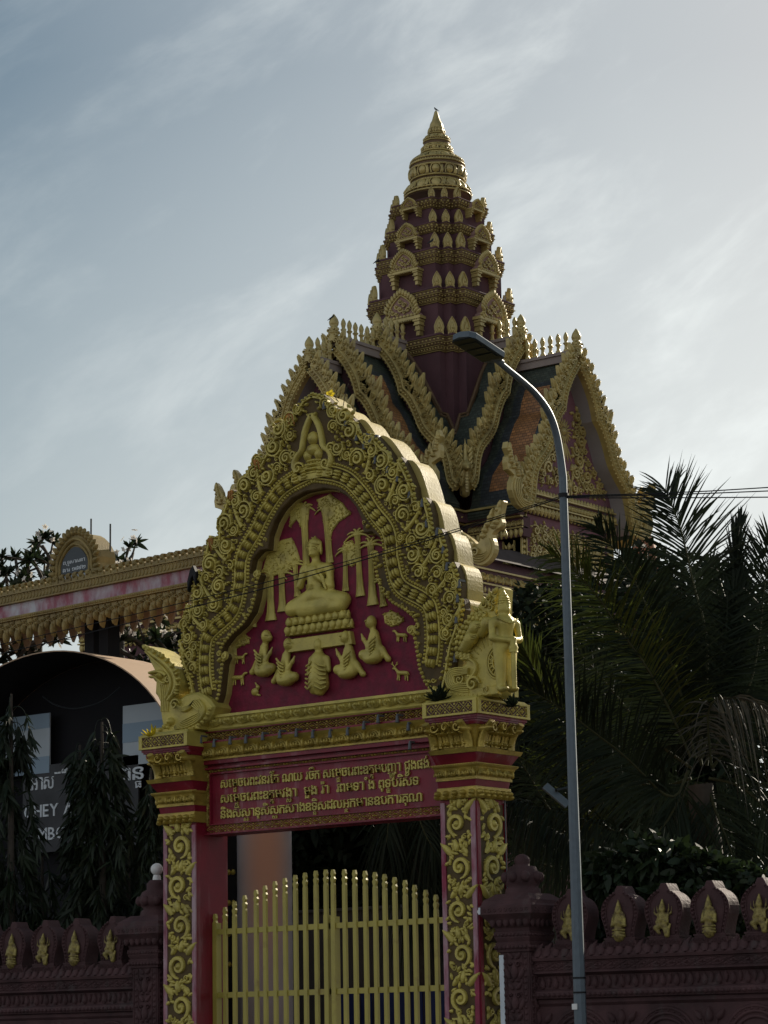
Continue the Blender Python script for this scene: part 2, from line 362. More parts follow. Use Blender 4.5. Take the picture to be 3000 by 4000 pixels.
M['gold_portal'] = mat('dull portal gold', (.27, .20, .072), .5, .1, .25, 5, (.09, .055, .03), .4, 2.5, None, .2, 50)
M['gold_worn'] = mat('worn gold figure', (.31, .245, .07), .45, .2, .4, 25, (.06, .03, .02), .75, 18)
M['blue'] = mat('blue sheet', (.008, .015, .07), .5, 0, .2, 2)
M['yellow'] = mat('yellow leaf', (.60, .48, .03), .5, 0, .1, transl=.3)
M['orange_cloth'] = mat('orange ribbon', (.42, .19, .05), .7, 0, .15, transl=.2)
M['slate'] = mat('grey ridge cap', (.30, .24, .21), .8, 0, .12, 2)

# ================================================================ ornament motifs shared by the carved bands
def rinceau(m, f, u0, u1, v0, v1, step, h, hand0=1, vertical=True):
    """running acanthus scroll filling an upright strip"""
    W = u1-u0; cu = (u0+u1)/2; k = 0; v = v0+step*.45; hand = hand0
    pts = []
    while v < v1-step*.2:
        c = cu+hand*W*.05; r = min(W*.45, step*.42)
        spiral(m, f, c, v, r, h, 1.25, hand, -PI/2 if hand > 0 else -PI/2, .30)
        dome(m, f, c, v, r*.30, r*.30, h*1.5, 0, 8)
        leaf(m, f, c-hand*W*.36, v+step*.28, step*.42, W*.26, h*1.1, PI/2-hand*-.55, 0, hand*.25)
        leaf(m, f, c+hand*W*.30, v+step*.30, step*.36, W*.20, h*.9, PI/2+hand*.7)
        leaf(m, f, c-hand*W*.10, v+step*.36, step*.30, W*.22, h*1.2, PI/2+hand*.2)
        for a in (-.9, -.3, .35, 1.1, 2.0, 2.8, 3.6):
            rr = r*1.12; uu = c+rr*math.cos(a)*hand; vv = v+rr*math.sin(a)
            if u0+.01 < uu < u1-.01: leaf(m, f, uu, vv, r*.42, r*.30, h*.8, math.atan2(math.sin(a), math.cos(a)*hand)+hand*.9)
        spiral(m, f, c-hand*W*.33, v-step*.30, W*.12, h*.9, 1.1, -hand, 1.0, .32)
        spiral(m, f, c+hand*W*.34, v+step*.10, W*.09, h*.8, 1.0, hand, 2.0, .34)
        dome(m, f, c+hand*W*.12, v+step*.46, W*.09, W*.09, h*1.3, 0, 7)
        box(m, (c-hand*W*.30-W*.14, v+step*.52, 0), (c-hand*W*.30+W*.14, v+step*.57, h*.8), f)
        for _ in range(44):
            uu, vv = RNG.uniform(u0+.015, u1-.015), RNG.uniform(v-step*.42, v+step*.58)
            if (uu-c)**2+(vv-v)**2 < (r*.95)**2: continue
            a = RNG.uniform(0, 6.28); leaf(m, f, uu, vv, W*.20, W*.12, h*.7, a); dome(m, f, uu, vv, W*.05, W*.05, h*.7, 0, 6)
        hand = -hand; v += step; k += 1
def diamonds(m, f, u0, u1, v0, v1, n, h, cross=False):
    """row of lozenges, each with a four petalled flower"""
    w_ = (u1-u0)/n; H = v1-v0; vc = (v0+v1)/2
    for i in range(n):
        c = u0+(i+.5)*w_
        P = [(c-w_/2, vc), (c, v1), (c+w_/2, vc), (c, v0)]
        strip(m, f, P, H*.10, h*.8, 0, 4, True)
        if cross: strip(m, f, [(c-w_/2, v0), (c-w_/2, v1)], H*.05, h*.4, 0, 4)
        for a in range(4):
            b = a*PI/2; q = (w_ if a % 2 == 0 else H)*.16
            dome(m, f, c+q*math.cos(b)*.9, vc+q*math.sin(b)*.9, q*.75, q*.5, h*.9, b, 6)
        dome(m, f, c, vc, H*.10, H*.10, h*1.3, 0, 6)
        for sx in (-1, 1):
            leaf(m, f, c+w_/2-sx*0, vc+sx*H*.22, H*.26, w_*.24, h*.6, sx*PI/2)
    for v in (v0, v1): strip(m, f, [(u0, v), (u1, v)], H*.07, h*.6, 0, 4)
def lotus_row(m, f, u0, u1, v0, v1, n, h, up=True, fl=0.0):
    """row of open lotus flowers (fl = how far the band leans out at its top)"""
    w_ = (u1-u0)/n; H = v1-v0; s = 1 if up else -1; base = v0 if up else v1
    for i in range(n):
        c = u0+(i+.5)*w_
        for q in (.44, .33, .22):
            a = np.linspace(0, PI, 9); P = [(c+w_*q*math.cos(t), base+s*(H*.16+H*.1*(.44-q)*4+q*H*1.45*math.sin(t))) for t in a]
            strip(m, f, P, w_*.07, h*(.6+.6*(.44-q)*4), fl*.5, 4)
        for a in (-.42, 0, .42):
            leaf(m, f, c+a*w_*.25, base+s*H*.12, H*.46, w_*.17, h*1.3, s*(PI/2-a), fl*.3)
        leaf(m, f, c+w_*.5, base+s*H*.04, H*.72, w_*.20, h*1.1, s*PI/2, fl*.3)
        dome(m, f, c, base+s*H*.16, w_*.10, H*.08, h*1.3, 0, 6, fl*.3)
def petals(m, f, u0, u1, v0, v1, n, h, up=True, n0=0):
    w_ = (u1-u0)/n
    for i in range(n): leaf(m, f, u0+(i+.5)*w_, v0 if up else v1, (v1-v0), w_*.95, h, PI/2 if up else -PI/2, n0)
def beads(m, f, P, step, r, h=None, n0=0, k=6):
    Q = resample(P, step)
    for u, v in Q: dome(m, f, u, v, r, r, h or r, 0, k, n0, 2)
def rects(m, rings):   # rings: (z, x0, x1, y0, y1)
    loft(m, [[(x0, y0, z), (x1, y0, z), (x1, y1, z), (x0, y1, z)] for z, x0, x1, y0, y1 in rings])

# ================================================================ THE GATE
GY = 22.0; GB = 22.53; LY = 22.17; FY = 22.06; TY = 22.24
gate = thing('temple_gate', 'red and gold carved gate with seated relief figure in its gable and Khmer lintel inscription', 'gate', (-18.2, 22.25, 0))
xl0, xl1 = atY(642, 3300, GY)[0], atY(767, 3300, GY)[0]
xr0, xr1 = atY(1727, 3300, GY)[0], atY(1861, 3300, GY)[0]
zf = lambda py, o: atY(1866, py, GY-o)[2]
Z_PIL = zf(3113, .05); Z_ST = zf(3067, .05); Z_B0 = zf(3040, .05); Z_B1 = zf(2975, .10); Z_C0 = zf(2931, .14); Z_C1 = zf(2920, .14); Z_C2 = zf(2812, .16); Z_CP0 = zf(2784, .2); Z_CP1 = zf(2724, .2)
def rect_o(z, x0, x1, o, side):      # side +1: outer side is +X
    i_ = .3*o
    return (z, x0-(i_ if side > 0 else o), x1+(o if side > 0 else i_), GY-o, GB+o)
for x0, x1, side in ((xl0, xl1, -1), (xr0, xr1, 1)):
    p = MB(); R = lambda z, o: rect_o(z, x0, x1, o, side)
    rects(p, [R(0, 0), R(Z_PIL, 0), R(Z_PIL+.002, .012), R(Z_ST, .012), R(Z_ST+.001, .03), R(Z_B0, .045), R(Z_B0+.001, .03), R(Z_B1, .05), R(Z_C0, .12), R(Z_C0+.001, .05), R(Z_C2-.03, .06), R(Z_C2-.029, .14), R(Z_C2, .15), R(Z_C2+.02, .15), R(Z_C2+.021, .17), R(Z_CP0-.03, .17), R(Z_CP0-.029, .185), R(Z_CP0+.01, .185)])
    pil = p.build('pillar', M['red'], gate)
    e = MB()                                     # worn raised edges of the shaft
    fr = frontY(GY); sd = sideX(x1 if side > 0 else x0)
    for u in (x0, x1-.055): box(e, (u, 0, 0), (u+.055, Z_PIL-.03, .018), fr)
    e.build('edge_strip', M['red_worn'], pil)
    gg_ = MB(); box(gg_, (x0+.058, 1.3, 0), (x1-.058, Z_PIL-.05, .004), fr)
    if side > 0: box(gg_, (GY+.065, 1.3, 0), (GB-.045, Z_PIL-.05, .004), sd)
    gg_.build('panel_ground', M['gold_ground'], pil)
    g = MB(); rinceau(g, fr, x0+.065, x1-.065, 1.35, Z_PIL-.08, .45, .035, side)
    g.build('carved_panel', M['gold'], pil)
    if side > 0:
        g = MB(); rinceau(g, sd, GY+.09, GB-.07, 1.35, Z_PIL-.08, .45, .035, -1); g.build('carved_panel', M['gold'], pil)
        e = MB(); box(e, (GY+.004, 0, 0), (GY+.06, Z_PIL-.03, .014), sd); box(e, (GB-.04, 0, 0), (GB, Z_PIL-.03, .014), sd); e.build('edge_strip', M['red'], pil)
    c = MB()                                     # gilded capital bands
    rects(c, [R(Z_ST+.005, .02), R(Z_PIL-.0+.0, .02)] if Z_PIL > Z_ST else [R(Z_PIL, .045), R(Z_PIL+.01, .05), R(Z_ST-.01, .05), R(Z_ST, .045)])
    rects(c, [R(Z_B0, .06), R(Z_B0+.03, .062), R(Z_B0+.031, .05), R(Z_B1-.04, .085), R(Z_B1-.02, .11), R(Z_B1, .11)])
    rects(c, [R(Z_C0-.005, .13), R(Z_C1+.01, .15), R(Z_C1+.011, .065), R(Z_C1+.09, .075), R(Z_C2-.06, .11), R(Z_C2-.032, .13)])
    faces = [(Fr((x0, GY, 0), (1, 0, 0), (0, 0, 1), (0, -1, 0)), x1-x0)]
    if side > 0: faces.append((Fr((x1, GY, 0), (0, 1, 0), (0, 0, 1), (1, 0, 0)), GB-GY))
    else: faces.append((Fr((x0, GB, 0), (0, -1, 0), (0, 0, 1), (-1, 0, 0)), GB-GY))
    for f, W in faces:
        n = max(3, int(round(W/.105)))
        for i in range(n+1): dome(c, f, i*W/n, (Z_PIL+Z_ST)/2, .034, .034, .06, 0, 8, .05); leaf(c, f, i*W/n, (Z_PIL+Z_ST)/2-.02, .045, .03, .075, -PI/2, .05)
        ff = Fr(f.O+f.N*.07, f.U, f.V, f.N); lotus_row(c, ff, -.04, W+.04, Z_B0+.03, Z_B1-.02, n-1, .03)
        beads(c, Fr(f.O+f.N*.112, f.U, f.V, f.N), [(-.1, Z_B1-.01), (W+.1, Z_B1-.01)], .022, .009)
        # acanthus capital: big curling leaves leaning outwards
        q = 3; H = Z_C2-.02-Z_C1
        lean = Fr(f.O+f.N*.075+f.V*0, f.U, f.V, f.N)
        for i in range(q):
            uc = (i+.5)*W/q
            T = np.linspace(0, 1, 8)
            for du, ww in ((-.055, .05), (.0, .075), (.055, .05)):
                P = np.stack([uc+du+0*T, Z_C1+.02+H*(.05+.95*T**.9), .01+.13*T**2.2], 1)
                tube(c, P, ww*.5*(1-.25*T), 6, lean, .5)
            dome(c, lean, uc-.045, Z_C1+H*.66, .026, .026, .15, 0, 8); dome(c, lean, uc+.045, Z_C1+H*.66, .026, .026, .15, 0, 8)
            dome(c, lean, uc-.045, Z_C1+H*.25, .028, .028, .075, 0, 8); dome(c, lean, uc+.045, Z_C1+H*.25, .028, .028, .075, 0, 8)
            spiral(c, lean, uc, Z_C1+H*.90, .065, .05, 1.0, 1 if i % 2 else -1, 0, .35, .10)
        for uc in (0, W):
            T = np.linspace(0, 1, 8); P = np.stack([uc+0*T, Z_C1+.02+H*T, .02+.15*T**2.2], 1); tube(c, P, .06*(1-.2*T), 7, lean, .6)
            dome(c, lean, uc, Z_C2-.07, .07, .05, .19, 0, 8)
    c.build('capital_band', M['gold_dark'], pil)
    k = MB()                                     # lattice cap
    Rk = R(Z_CP0, .2); z, a0, a1, b0, b1 = Rk
    rects(k, [(Z_CP0, a0, a1, b0, b1), (Z_CP1, a0, a1, b0, b1), (Z_CP1+.03, a0+.03, a1-.03, b0+.03, b1-.03)])
    for f, u0, u1 in ((frontY(b0), a0, a1), (sideX(a1), b0, b1)) if side > 0 else ((frontY(b0), a0, a1),):
        hgt = Z_CP1-Z_CP0; n = 5 if side > 0 else 5
        box(k, (u0, Z_CP1-.02, 0), (u1, Z_CP1, .02), f); box(k, (u0, Z_CP0, 0), (u1, Z_CP0+.02, .02), f)
        for u in (u0, u1-.05): box(k, (u, Z_CP0+.02, 0), (u+.05, Z_CP1-.02, .018), f)
    cap = k.build('lattice_cap', M['gold'], pil)
    d = MB()
    d2 = MB()
    for f, u0, u1 in ((frontY(b0), a0, a1), (sideX(a1), b0, b1)) if side > 0 else ((frontY(b0), a0, a1),):
        hgt = Z_CP1-Z_CP0
        box(d2, (u0+.05, Z_CP0+.02, 0), (u1-.05, Z_CP1-.02, .003), f)
        diamonds(d, f, u0+.05, u1-.05, Z_CP0+.022, Z_CP1-.022, 5, .022)
    d.build('lattice', M['gold'], pil); d2.build('lattice_ground', M['maroon'], pil)

# ---------------- lintel, its bands and the inscription
zl = lambda y, x=805: atY(x, y, LY)[2]
ZL0, ZI0, ZI1, ZL1, ZR1, ZG0, ZG1, ZD0, ZD1, ZT = zl(3264), zl(3227), zl(3024), zl(3003), zl(2990), zl(2971), zl(2910), zl(2902), zl(2864), zl(2800, 852)
lx0 = atY(804, 3264, LY)[0]; lx1 = xr0+.02
lin = MB()
box(lin, (lx0, LY, ZL0), (lx1, LY+.28, ZT-.02))
box(lin, (lx0-.16, LY+.02, ZL0+.3), (lx0-.001, LY+.28, ZT-.03))
fl = frontY(LY)
fw = .105
for a, b in (((lx0, ZL0, 0), (lx1, ZL0+.02, .05)), ((lx0, ZL1-.022, 0), (lx1, ZL1, .05)), ((lx0, ZL0+.02, 0), (lx0+.02, ZL1-.022, .05))): box(lin, a, b, fl)
for a, b in (((lx0+fw, ZI0, 0), (lx1, ZI0+.016, .035)), ((lx0+fw, ZI1-.016, 0), (lx1, ZI1, .035)), ((lx0+fw-.016, ZI0, 0), (lx0+fw, ZI1, .035))): box(lin, a, b, fl)
box(lin, (lx0, ZR1-.002, 0), (lx1, ZG0-.012, .07), fl)
box(lin, (lx0, ZG1, 0), (lx1, ZD0-.002, .12), fl); box(lin, (lx0, ZD1-.012, 0), (lx1, ZD1, .075), fl)
lintel = lin.build('lintel', M['red'], gate)
d = MB()
diamonds(d, fl, lx0+.022, lx1, ZI1+.012, ZL1-.026, 25, .02); diamonds(d, fl, lx0+.022, lx1, ZL0+.024, ZI0-.004, 25, .02)
fv = Fr((lx0+fw-.016, LY, 0), (0, 0, 1), (-1, 0, 0), (0, -1, 0)); diamonds(d, fv, ZI0, ZI1, .004, fw-.042, 5, .02)
f2 = frontY(LY-.04); diamonds(d, f2, lx0+.03, lx1-.0, ZD0+.01, ZD1-.016, 25, .02)
d.build('diamond_border', M['gold_dark'], lintel)
b = MB()
prof = [(0, ZG0-.012), (.085, ZG0-.012), (.085, ZG0+.008), (.07, ZG0+.010), (.085, ZG0+.05), (.075, ZG0+.10), (.11, ZG1-.03), (.125, ZG1), (0, ZG1)]
loft(b, [[(lx0-.02, LY-o, z) for o, z in prof], [(lx1, LY-o, z) for o, z in prof]])
fb = frontY(LY-.075); lotus_row(b, fb, lx0, lx1, ZG0+.012, ZG1-.02, 16, .05, True)
for i in range(33): dome(b, fb, lx0+(i+.5)*(lx1-lx0)/33, ZG0+.05, .022, .04, .035, 0, 7)
b.build('gilded_cornice', M['gold_dark'], lintel)
b = MB()
prof = [(0, ZD1), (.085, ZD1), (.10, ZD1+.02), (.09, ZD1+.05), (.13, ZT-.03), (.15, ZT-.03), (.15, ZT), (0, ZT)]
gx0 = atY(835, 2830, LY-.1)[0]
loft(b, [[(gx0-.10, LY-o, z) for o, z in prof], [(lx1+.02, LY-o, z) for o, z in prof]])
fb = frontY(LY-.10); lotus_row(b, fb, gx0-.08, lx1, ZD1+.03, ZT-.035, 16, .05, False)
b.build('gilded_cornice', M['gold'], lintel)

# Khmer letters: glyphs are set one by one, subscripts drawn small below (raised cut letters)
GC = {}
def glyph(ch, th):
    if (ch, th) in GC: return GC[(ch, th)]
    cu = bpy.data.curves.new('letters', 'FONT'); cu.body = ch; cu.extrude = th; cu.offset = .010; cu.resolution_u = 2
    o = bpy.data.objects.new('letters', cu); col.objects.link(o); bpy.context.view_layer.update()
    me = bpy.data.meshes.new_from_object(o.evaluated_get(bpy.context.evaluated_depsgraph_get()))
    v = np.zeros(len(me.vertices)*3); me.vertices.foreach_get('co', v); v = v.reshape(-1, 3); f = [tuple(p.vertices) for p in me.polygons]
    bpy.data.objects.remove(o); bpy.data.curves.remove(cu); bpy.data.meshes.remove(me); GC[(ch, th)] = (v, f); return v, f
ADV = 'advance'
def set_text(m, f, s, u0, v0, size, width, th=.02, bold=1.0):
    """s: tokens; '_x' = x as subscript under the previous letter, '^x' = mark over it, '|' = space"""
    pen = 0; out_ = []; last = (0, .5); i = 0
    while i < len(s):
        ch = s[i]
        if ch == ' ': pen += .30; i += 1; continue
        if ch == '_':
            v, q = glyph(s[i+1], th); w_ = v[:, 0].max()-v[:, 0].min(); k = .52; c = (last[0]+last[1])/2
            out_.append(((v-[v[:, 0].min(), 0, 0])*[k, k, 1]+[c-w_*k/2, -.40, 0], q)); i += 2; continue
        if ch == '^':
            v, q = glyph(s[i+1], th); x0, x1 = v[:, 0].min(), v[:, 0].max(); c = (last[0]+last[1])/2
            dy = 0
            out_.append((v-[(x0+x1)/2-c, dy, 0], q)); i += 2; continue
        v, q = glyph(ch, th); x0, x1 = v[:, 0].min(), v[:, 0].max()
        out_.append((v+[pen-x0, 0, 0], q)); last = (pen, pen+x1-x0); pen += x1-x0+.075; i += 1
    k = width/max(pen, .01)
    for v, q in out_: m.add(f(np.stack([u0+v[:, 0]*k, v0+v[:, 1]*size, v[:, 2]*1.0+th], 1)), q)
RO = '\u17c2'
lines = ['សេម_ដចេរពះវនរ^័តែ ណយ េរច^ឹក សេម_ដចេរពះឧត_តមបញ_ញា ជ^ួងផង^់',
         'សេម_ដចេរពះឧត_តមវង_សា  ម^ួង រ^៉ា  រពមទាំង ព^ុទ_ធបរ^ិស^័ទ',
         'ន^ិងស^ិស_សាន^ុស^ិស_សកសាងឧទ_ទ^ិសដលអ_នកមានឧបការគ^ុណ']
lines[0] = lines[0].replace('រ^័តែ', 'រែ^័ត').replace('េរច', 'រច')
for s, (xa, ya), (xb, yb) in zip(lines, ((867, 3075), (867, 3136), (867, 3197)), ((1684, 3003), (1643, 3066), (1656, 3129))):
    m = MB(); p0, p1 = atY(xa, ya, LY), atY(xb, yb, LY)
    set_text(m, fl, s, p0[0], (p0[2]+p1[2])/2, .150, p1[0]-p0[0], .012)
    m.build('inscription_line', M['gold'], lintel)

# ---------------- arched gable
g = lambda x, y, Y=FY: (lambda p: (p[0], p[2]))(atY(x, y, Y))
outerL = [(1205, 1535), (1182, 1556), (1160, 1590), (1137, 1622), (1128, 1648), (1095, 1680), (1075, 1692), (1058, 1722), (1040, 1760), (1022, 1802), (1004, 1784), (985, 1802), (955, 1850), (935, 1890), (925, 1928), (904, 1910), (890, 1935), (870, 1990), (855, 2040), (850, 2100), (822, 2091), (808, 2115), (798, 2160), (792, 2240), (772, 2223), (758, 2260), (748, 2310), (750, 2372), (731, 2357), (715, 2400), (708, 2450), (712, 2515), (702, 2499), (698, 2540), (706, 2580), (718, 2620), (734, 2660), (742, 2700), (752, 2760), (770, 2830)]
innerL = [(812, 2822), (842, 2768), (860, 2712), (867, 2650), (874, 2592), (884, 2568), (880, 2552), (864, 2548), (872, 2522), (905, 2482), (950, 2442), (984, 2390), (1001, 2330), (1008, 2272), (1018, 2246), (1010, 2236), (992, 2240), (974, 2240), (984, 2186), (1014, 2151), (1045, 2145), (1050, 2092), (1070, 2036), (1100, 1986), (1140, 1946), (1190, 1921), (1243, 1911)]
oL = np.array([g(*p) for p in outerL]); iL = np.array([g(*p) for p in innerL])
XC = .5*(oL[0, 0]+iL[-1, 0])
oL[0, 0] = XC; iL[-1, 0] = XC
mir = lambda P: np.stack([2*XC-np.asarray(P)[:, 0], np.asarray(P)[:, 1]], 1)
ring = np.concatenate([oL, iL[:-1], [iL[-1]], mir(iL[:-1])[::-1], mir(oL[1:])[::-1]])
m = MB(); prism(m, ring, -.10, 0, frontY(FY), .012)
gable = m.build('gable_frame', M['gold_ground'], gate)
def lobes(P, amt):
    out_ = []
    for p_, q_ in zip(P[:-1], P[1:]):
        d = q_-p_; L_ = np.linalg.norm(d); nn = np.array([-d[1], d[0]])/max(L_, 1e-6)
        for t in np.linspace(0, 1, 4)[:-1]: out_.append(p_+d*t+nn*amt*L_*math.sin(PI*t))
    out_.append(P[-1]); return np.array(out_)
tipsL = np.array([g(*p) for p in [(1205, 1535), (1137, 1622), (1075, 1690), (1004, 1784), (904, 1910), (822, 2091), (772, 2223), (731, 2357), (702, 2499), (698, 2560), (730, 2650), (770, 2830)]]); tipsL[0, 0] = XC
big_ = []
for p_, q_ in zip(tipsL[:-1], tipsL[1:]):      # each flame lobe bulges out like a feather
    d = q_-p_; L_ = np.linalg.norm(d); nn = np.array([d[1], -d[0]])/L_
    for t in np.linspace(0, 1, 9)[:-1]: big_.append(p_+d*t+nn*L_*(.155*math.sin(PI*t**.62)) if q_[1] < tipsL[0, 1]-.05 else p_+d*t)
big_.append(tipsL[-1]); big_ = np.array(big_)
ringb = np.concatenate([big_, iL[:-1], [iL[-1]], mir(iL[:-1])[::-1], mir(big_[1:])[::-1]])
m = MB(); fb_ = frontY(FY)
if area2(ringb) < 0: ringb = ringb[::-1]
nb_ = len(ringb); cc_ = np.array([XC, 6.6])
rg_ = []
for dn, sc_ in ((-.105, .99), (-.40, .985)): rg_.append([(*(cc_+(p_-cc_)*sc_), dn) for p_ in ringb])
loft(m, rg_[::-1], fb_, True, False); m.build('gable_back', M['gold_roof'], gable)
tb = [(iL[0, 0]-.15, ZT-.02)] + list(iL[::-1][::-1]) + list(mir(iL)[::-1]) + [(2*XC-iL[0, 0]+.15, ZT-.02)]
big = np.array(iL); cen = np.array([XC, 6.3])
exp = lambda P: cen+(np.asarray(P)-cen)*1.05
tymp = np.concatenate([[(iL[0, 0]-.2, ZT-.01)], exp(iL[1:]), exp(mir(iL[1:])[::-1]), [(2*XC-iL[0, 0]+.2, ZT-.01)]])
m = MB(); prism(m, tymp, -.1, 0, frontY(TY)); tympanum = m.build('tympanum', M['red_panel'], gate)

# moulded band of the arch (centre line of the tile row, crown to foot)
bandL = [(1202, 1847), (1154, 1876), (1111, 1905), (1082, 1934), (1051, 1982), (1029, 2020), (1005, 2073), (986, 2107), (957, 2151), (944, 2194), (941, 2232), (942, 2271), (938, 2290), (934, 2320), (924, 2369), (905, 2402), (871, 2431), (837, 2460), (813, 2489), (806, 2528), (803, 2571), (803, 2624), (808, 2672), (815, 2705)]
bL = np.array([g(*p) for p in bandL]); bL[0, 0] = XC
ff = frontY(FY)
def offset(P, d): n, t = normals2(P); return P+n*d
for sgn in (1, -1):
    det = MB(); tiles = MB()
    B = smoothc(bL if sgn > 0 else mir(bL), 2); B = resample(B, .02)
    for d, w_ in ((.078, .022), (-.078, .022)): strip(det, ff, offset(B, d), w_, .03, 0, 6)
    for d in (.112, -.112): beads(det, ff, offset(B, d), .042, .019, .028)
    T = resample(B, .128); n, t = normals2(T)
    for (u, v), tt, nn in zip(T[1:], t[1:], n[1:]):
        a = math.atan2(tt[1], tt[0])
        for q in (-1, 0, 1): leaf(tiles, ff, u-tt[0]*.05+nn[0]*q*.037, v-tt[1]*.05+nn[1]*q*.037, .092, .040, .07, a)
        dome(tiles, ff, u-tt[0]*.01, v-tt[1]*.01, .040, .056, .045, a, 8)
    # fluted volutes where the inner edge steps in
    for (px, py, r) in ((1004, 2243, .055), (880, 2562, .055)):
        q = np.array([g(px, py)]); q = q if sgn > 0 else mir(q)
        spiral(det, ff, q[0, 0], q[0, 1], r, .05, 1.1, -sgn, PI/2, .36); dome(det, ff, q[0, 0], q[0, 1], r, r, .03)
    for P in (innerL[0:6], innerL[7:15]):
        Q = np.array([g(*p) for p in P]); Q = Q if sgn > 0 else mir(Q); beads(det, ff, offset(Q, .02*sgn), .05, .022, .03)
    det.build('arch_moulding', M['gold'], gable); tiles.build('arch_tiles', M['gold'], gable)

# scrolls and flames carved over the frame
scr = [(1096, 1678, 30), (1077, 1746, 31), (1051, 1861, 30), (964, 1900, 30), (961, 1996, 30), (884, 2045, 30), (892, 2131, 28), (829, 2204, 30), (863, 2290, 27), (780, 2318, 25), (782, 2384, 22), (741, 2489, 22), (727, 2440, 18), (864, 2235, 20), (1138, 1640, 22), (1170, 1600, 17), (1012, 1800, 20), (1010, 1940, 20), (925, 1960, 22), (850, 2120, 18), (920, 2070, 20), (812, 2260, 18), (745, 2560, 22), (758, 2610, 20), (1140, 1700, 18), (1125, 1790, 24), (1000, 1850, 22), (905, 2210, 16), (845, 2360, 24), (800, 2440, 20), (765, 2530, 18), (740, 2410, 16), (1090, 1830, 17)]
SC = [(*g(x, y), r/325) for x, y, r in scr]
m = MB(); bodyL = np.concatenate([oL, iL]); k = 0
placed = [(u, v, r) for u, v, r in SC]
Bfine = resample(smoothc(bL, 2), .03)
fillers = []
lo, hi = bodyL.min(0), bodyL.max(0)
tries = RNG.uniform(0, 1, (5000, 3)); 
for a, b_, c_ in tries:
    u, v = lo[0]+a*(XC-lo[0]), lo[1]+b_*(hi[1]-lo[1]); r = .020+.022*c_
    if not inpoly(u+np.array([0, r, -r, 0, 0])*1.3, v+np.array([0, 0, 0, r, -r])*1.3, np.concatenate([oL, iL])).all(): continue
    if np.min(np.hypot(Bfine[:, 0]-u, Bfine[:, 1]-v)) < .13+r: continue
    if u > g(1135, 1800)[0] and v < g(1205, 1625)[1]: continue
    if any((u-x)**2+(v-y)**2 < (r+q)**2*1.05 for x, y, q in placed): continue
    placed.append((u, v, r)); fillers.append((u, v, r, RNG.uniform(0, 6.28), RNG.integers(0, 3)))
for sgn in (1, -1):
    fx = (lambda u: u) if sgn > 0 else (lambda u: 2*XC-u)
    for i, (u, v, r) in enumerate(SC):
        hand = sgn*(1 if i % 3 else -1); r = r*.95
        dome(m, ff, fx(u), v, r*.80, r*.80, .022, 0, 12); spiral(m, ff, fx(u), v, r*1.12, .06, 1.35, hand, 1.2+i*.7, .2, 0)
        t_ = np.linspace(0, 4.0, 13); aa_ = 2.2+i*.7+hand*t_; ribbon(m, ff, np.stack([fx(u)+r*1.22*np.cos(aa_), v+r*1.22*np.sin(aa_)], 1), r*.13*np.sin(np.linspace(.3, PI-.15, 13)), .05)
        for a in np.arange(0, 6.2, .9):
            a2 = a+i; leaf(m, ff, fx(u)+r*1.12*math.cos(a2), v+r*1.12*math.sin(a2), r*.62, r*.40, .05, a2+1.0*hand)
    for u, v, r, a, kd in fillers:
        a = a if sgn > 0 else PI-a
        if kd == 0: spiral(m, ff, fx(u), v, r*1.15, .05, 1.0, sgn, a, .30)
        elif kd == 1: leaf(m, ff, fx(u)-r*math.cos(a), v-r*math.sin(a), r*2.0, r*1.2, .05, a)
        else: dome(m, ff, fx(u), v, r*.55, r*.55, .05, 0, 7); leaf(m, ff, fx(u), v, r*1.3, r, .045, a)
    # flame edges: scalloped beads along the outer outline, long ribs leading to the tips
    O = oL if sgn > 0 else mir(oL)
    beads(m, ff, offset(O, (.022 if sgn > 0 else -.022)), .055, .022, .032); ribbon(m, ff, offset(O, (.055 if sgn > 0 else -.055)), .014, .03)
    for tip, root in (((1137, 1625), (1110, 1700)), ((1004, 1788), (1026, 1930)), ((904, 1914), (950, 2060)), ((822, 2094), (890, 2190)), ((772, 2227), (840, 2350)), ((731, 2361), (800, 2455)), ((702, 2503), (770, 2600))):
        a, b_ = np.array(g(*tip)), np.array(g(*root)); T = np.linspace(0, 1, 8); mid = (a+b_)/2+np.array([-.04, -.05])
        P = np.outer((1-T)**2, a)+np.outer(2*T*(1-T), mid)+np.outer(T**2, b_); P[:, 0] = [fx(q) for q in P[:, 0]]
        tube(m, np.c_[P, np.full(8, .012)], .03*np.linspace(.5, 1, 8), 6, ff, 1.1)
m.build('scroll_carving', M['gold'], gable)
# crowning niche motif
m = MB(); cx_, cz_ = XC, g(1205, 1760)[1]
arc = np.array([(-.20, -.20), (-.24, -.12), (-.20, -.04), (-.13, 0), (-.115, .10), (-.09, .20), (-.04, .29), (0, .34)])*1.18
for sgn in (1, -1): strip(m, ff, [(cx_+sgn*x, cz_+y) for x, y in smoothc(arc, 1)], .075, .06, 0, 6); spiral(m, ff, cx_-sgn*.2, cz_-.19, .085, .05, 1.2, sgn, 0, .33); spiral(m, ff, cx_-sgn*.27, cz_-.02, .07, .05, 1.2, -sgn, 0, .33)
dome(m, ff, cx_, cz_+.13, .075, .085, .06); dome(m, ff, cx_, cz_+.0, .10, .07, .06); dome(m, ff, cx_-.08, cz_-.06, .06, .07, .05); dome(m, ff, cx_+.08, cz_-.06, .06, .07, .05)
for q in range(4): dome(m, ff, cx_, cz_-.13-q*.045, .12+q*.03, .022, .045)
box(m, (cx_-.30, cz_-.34, 0), (cx_+.30, cz_-.28, .04), ff)
m.build('crowning_motif', M['gold'], gable)

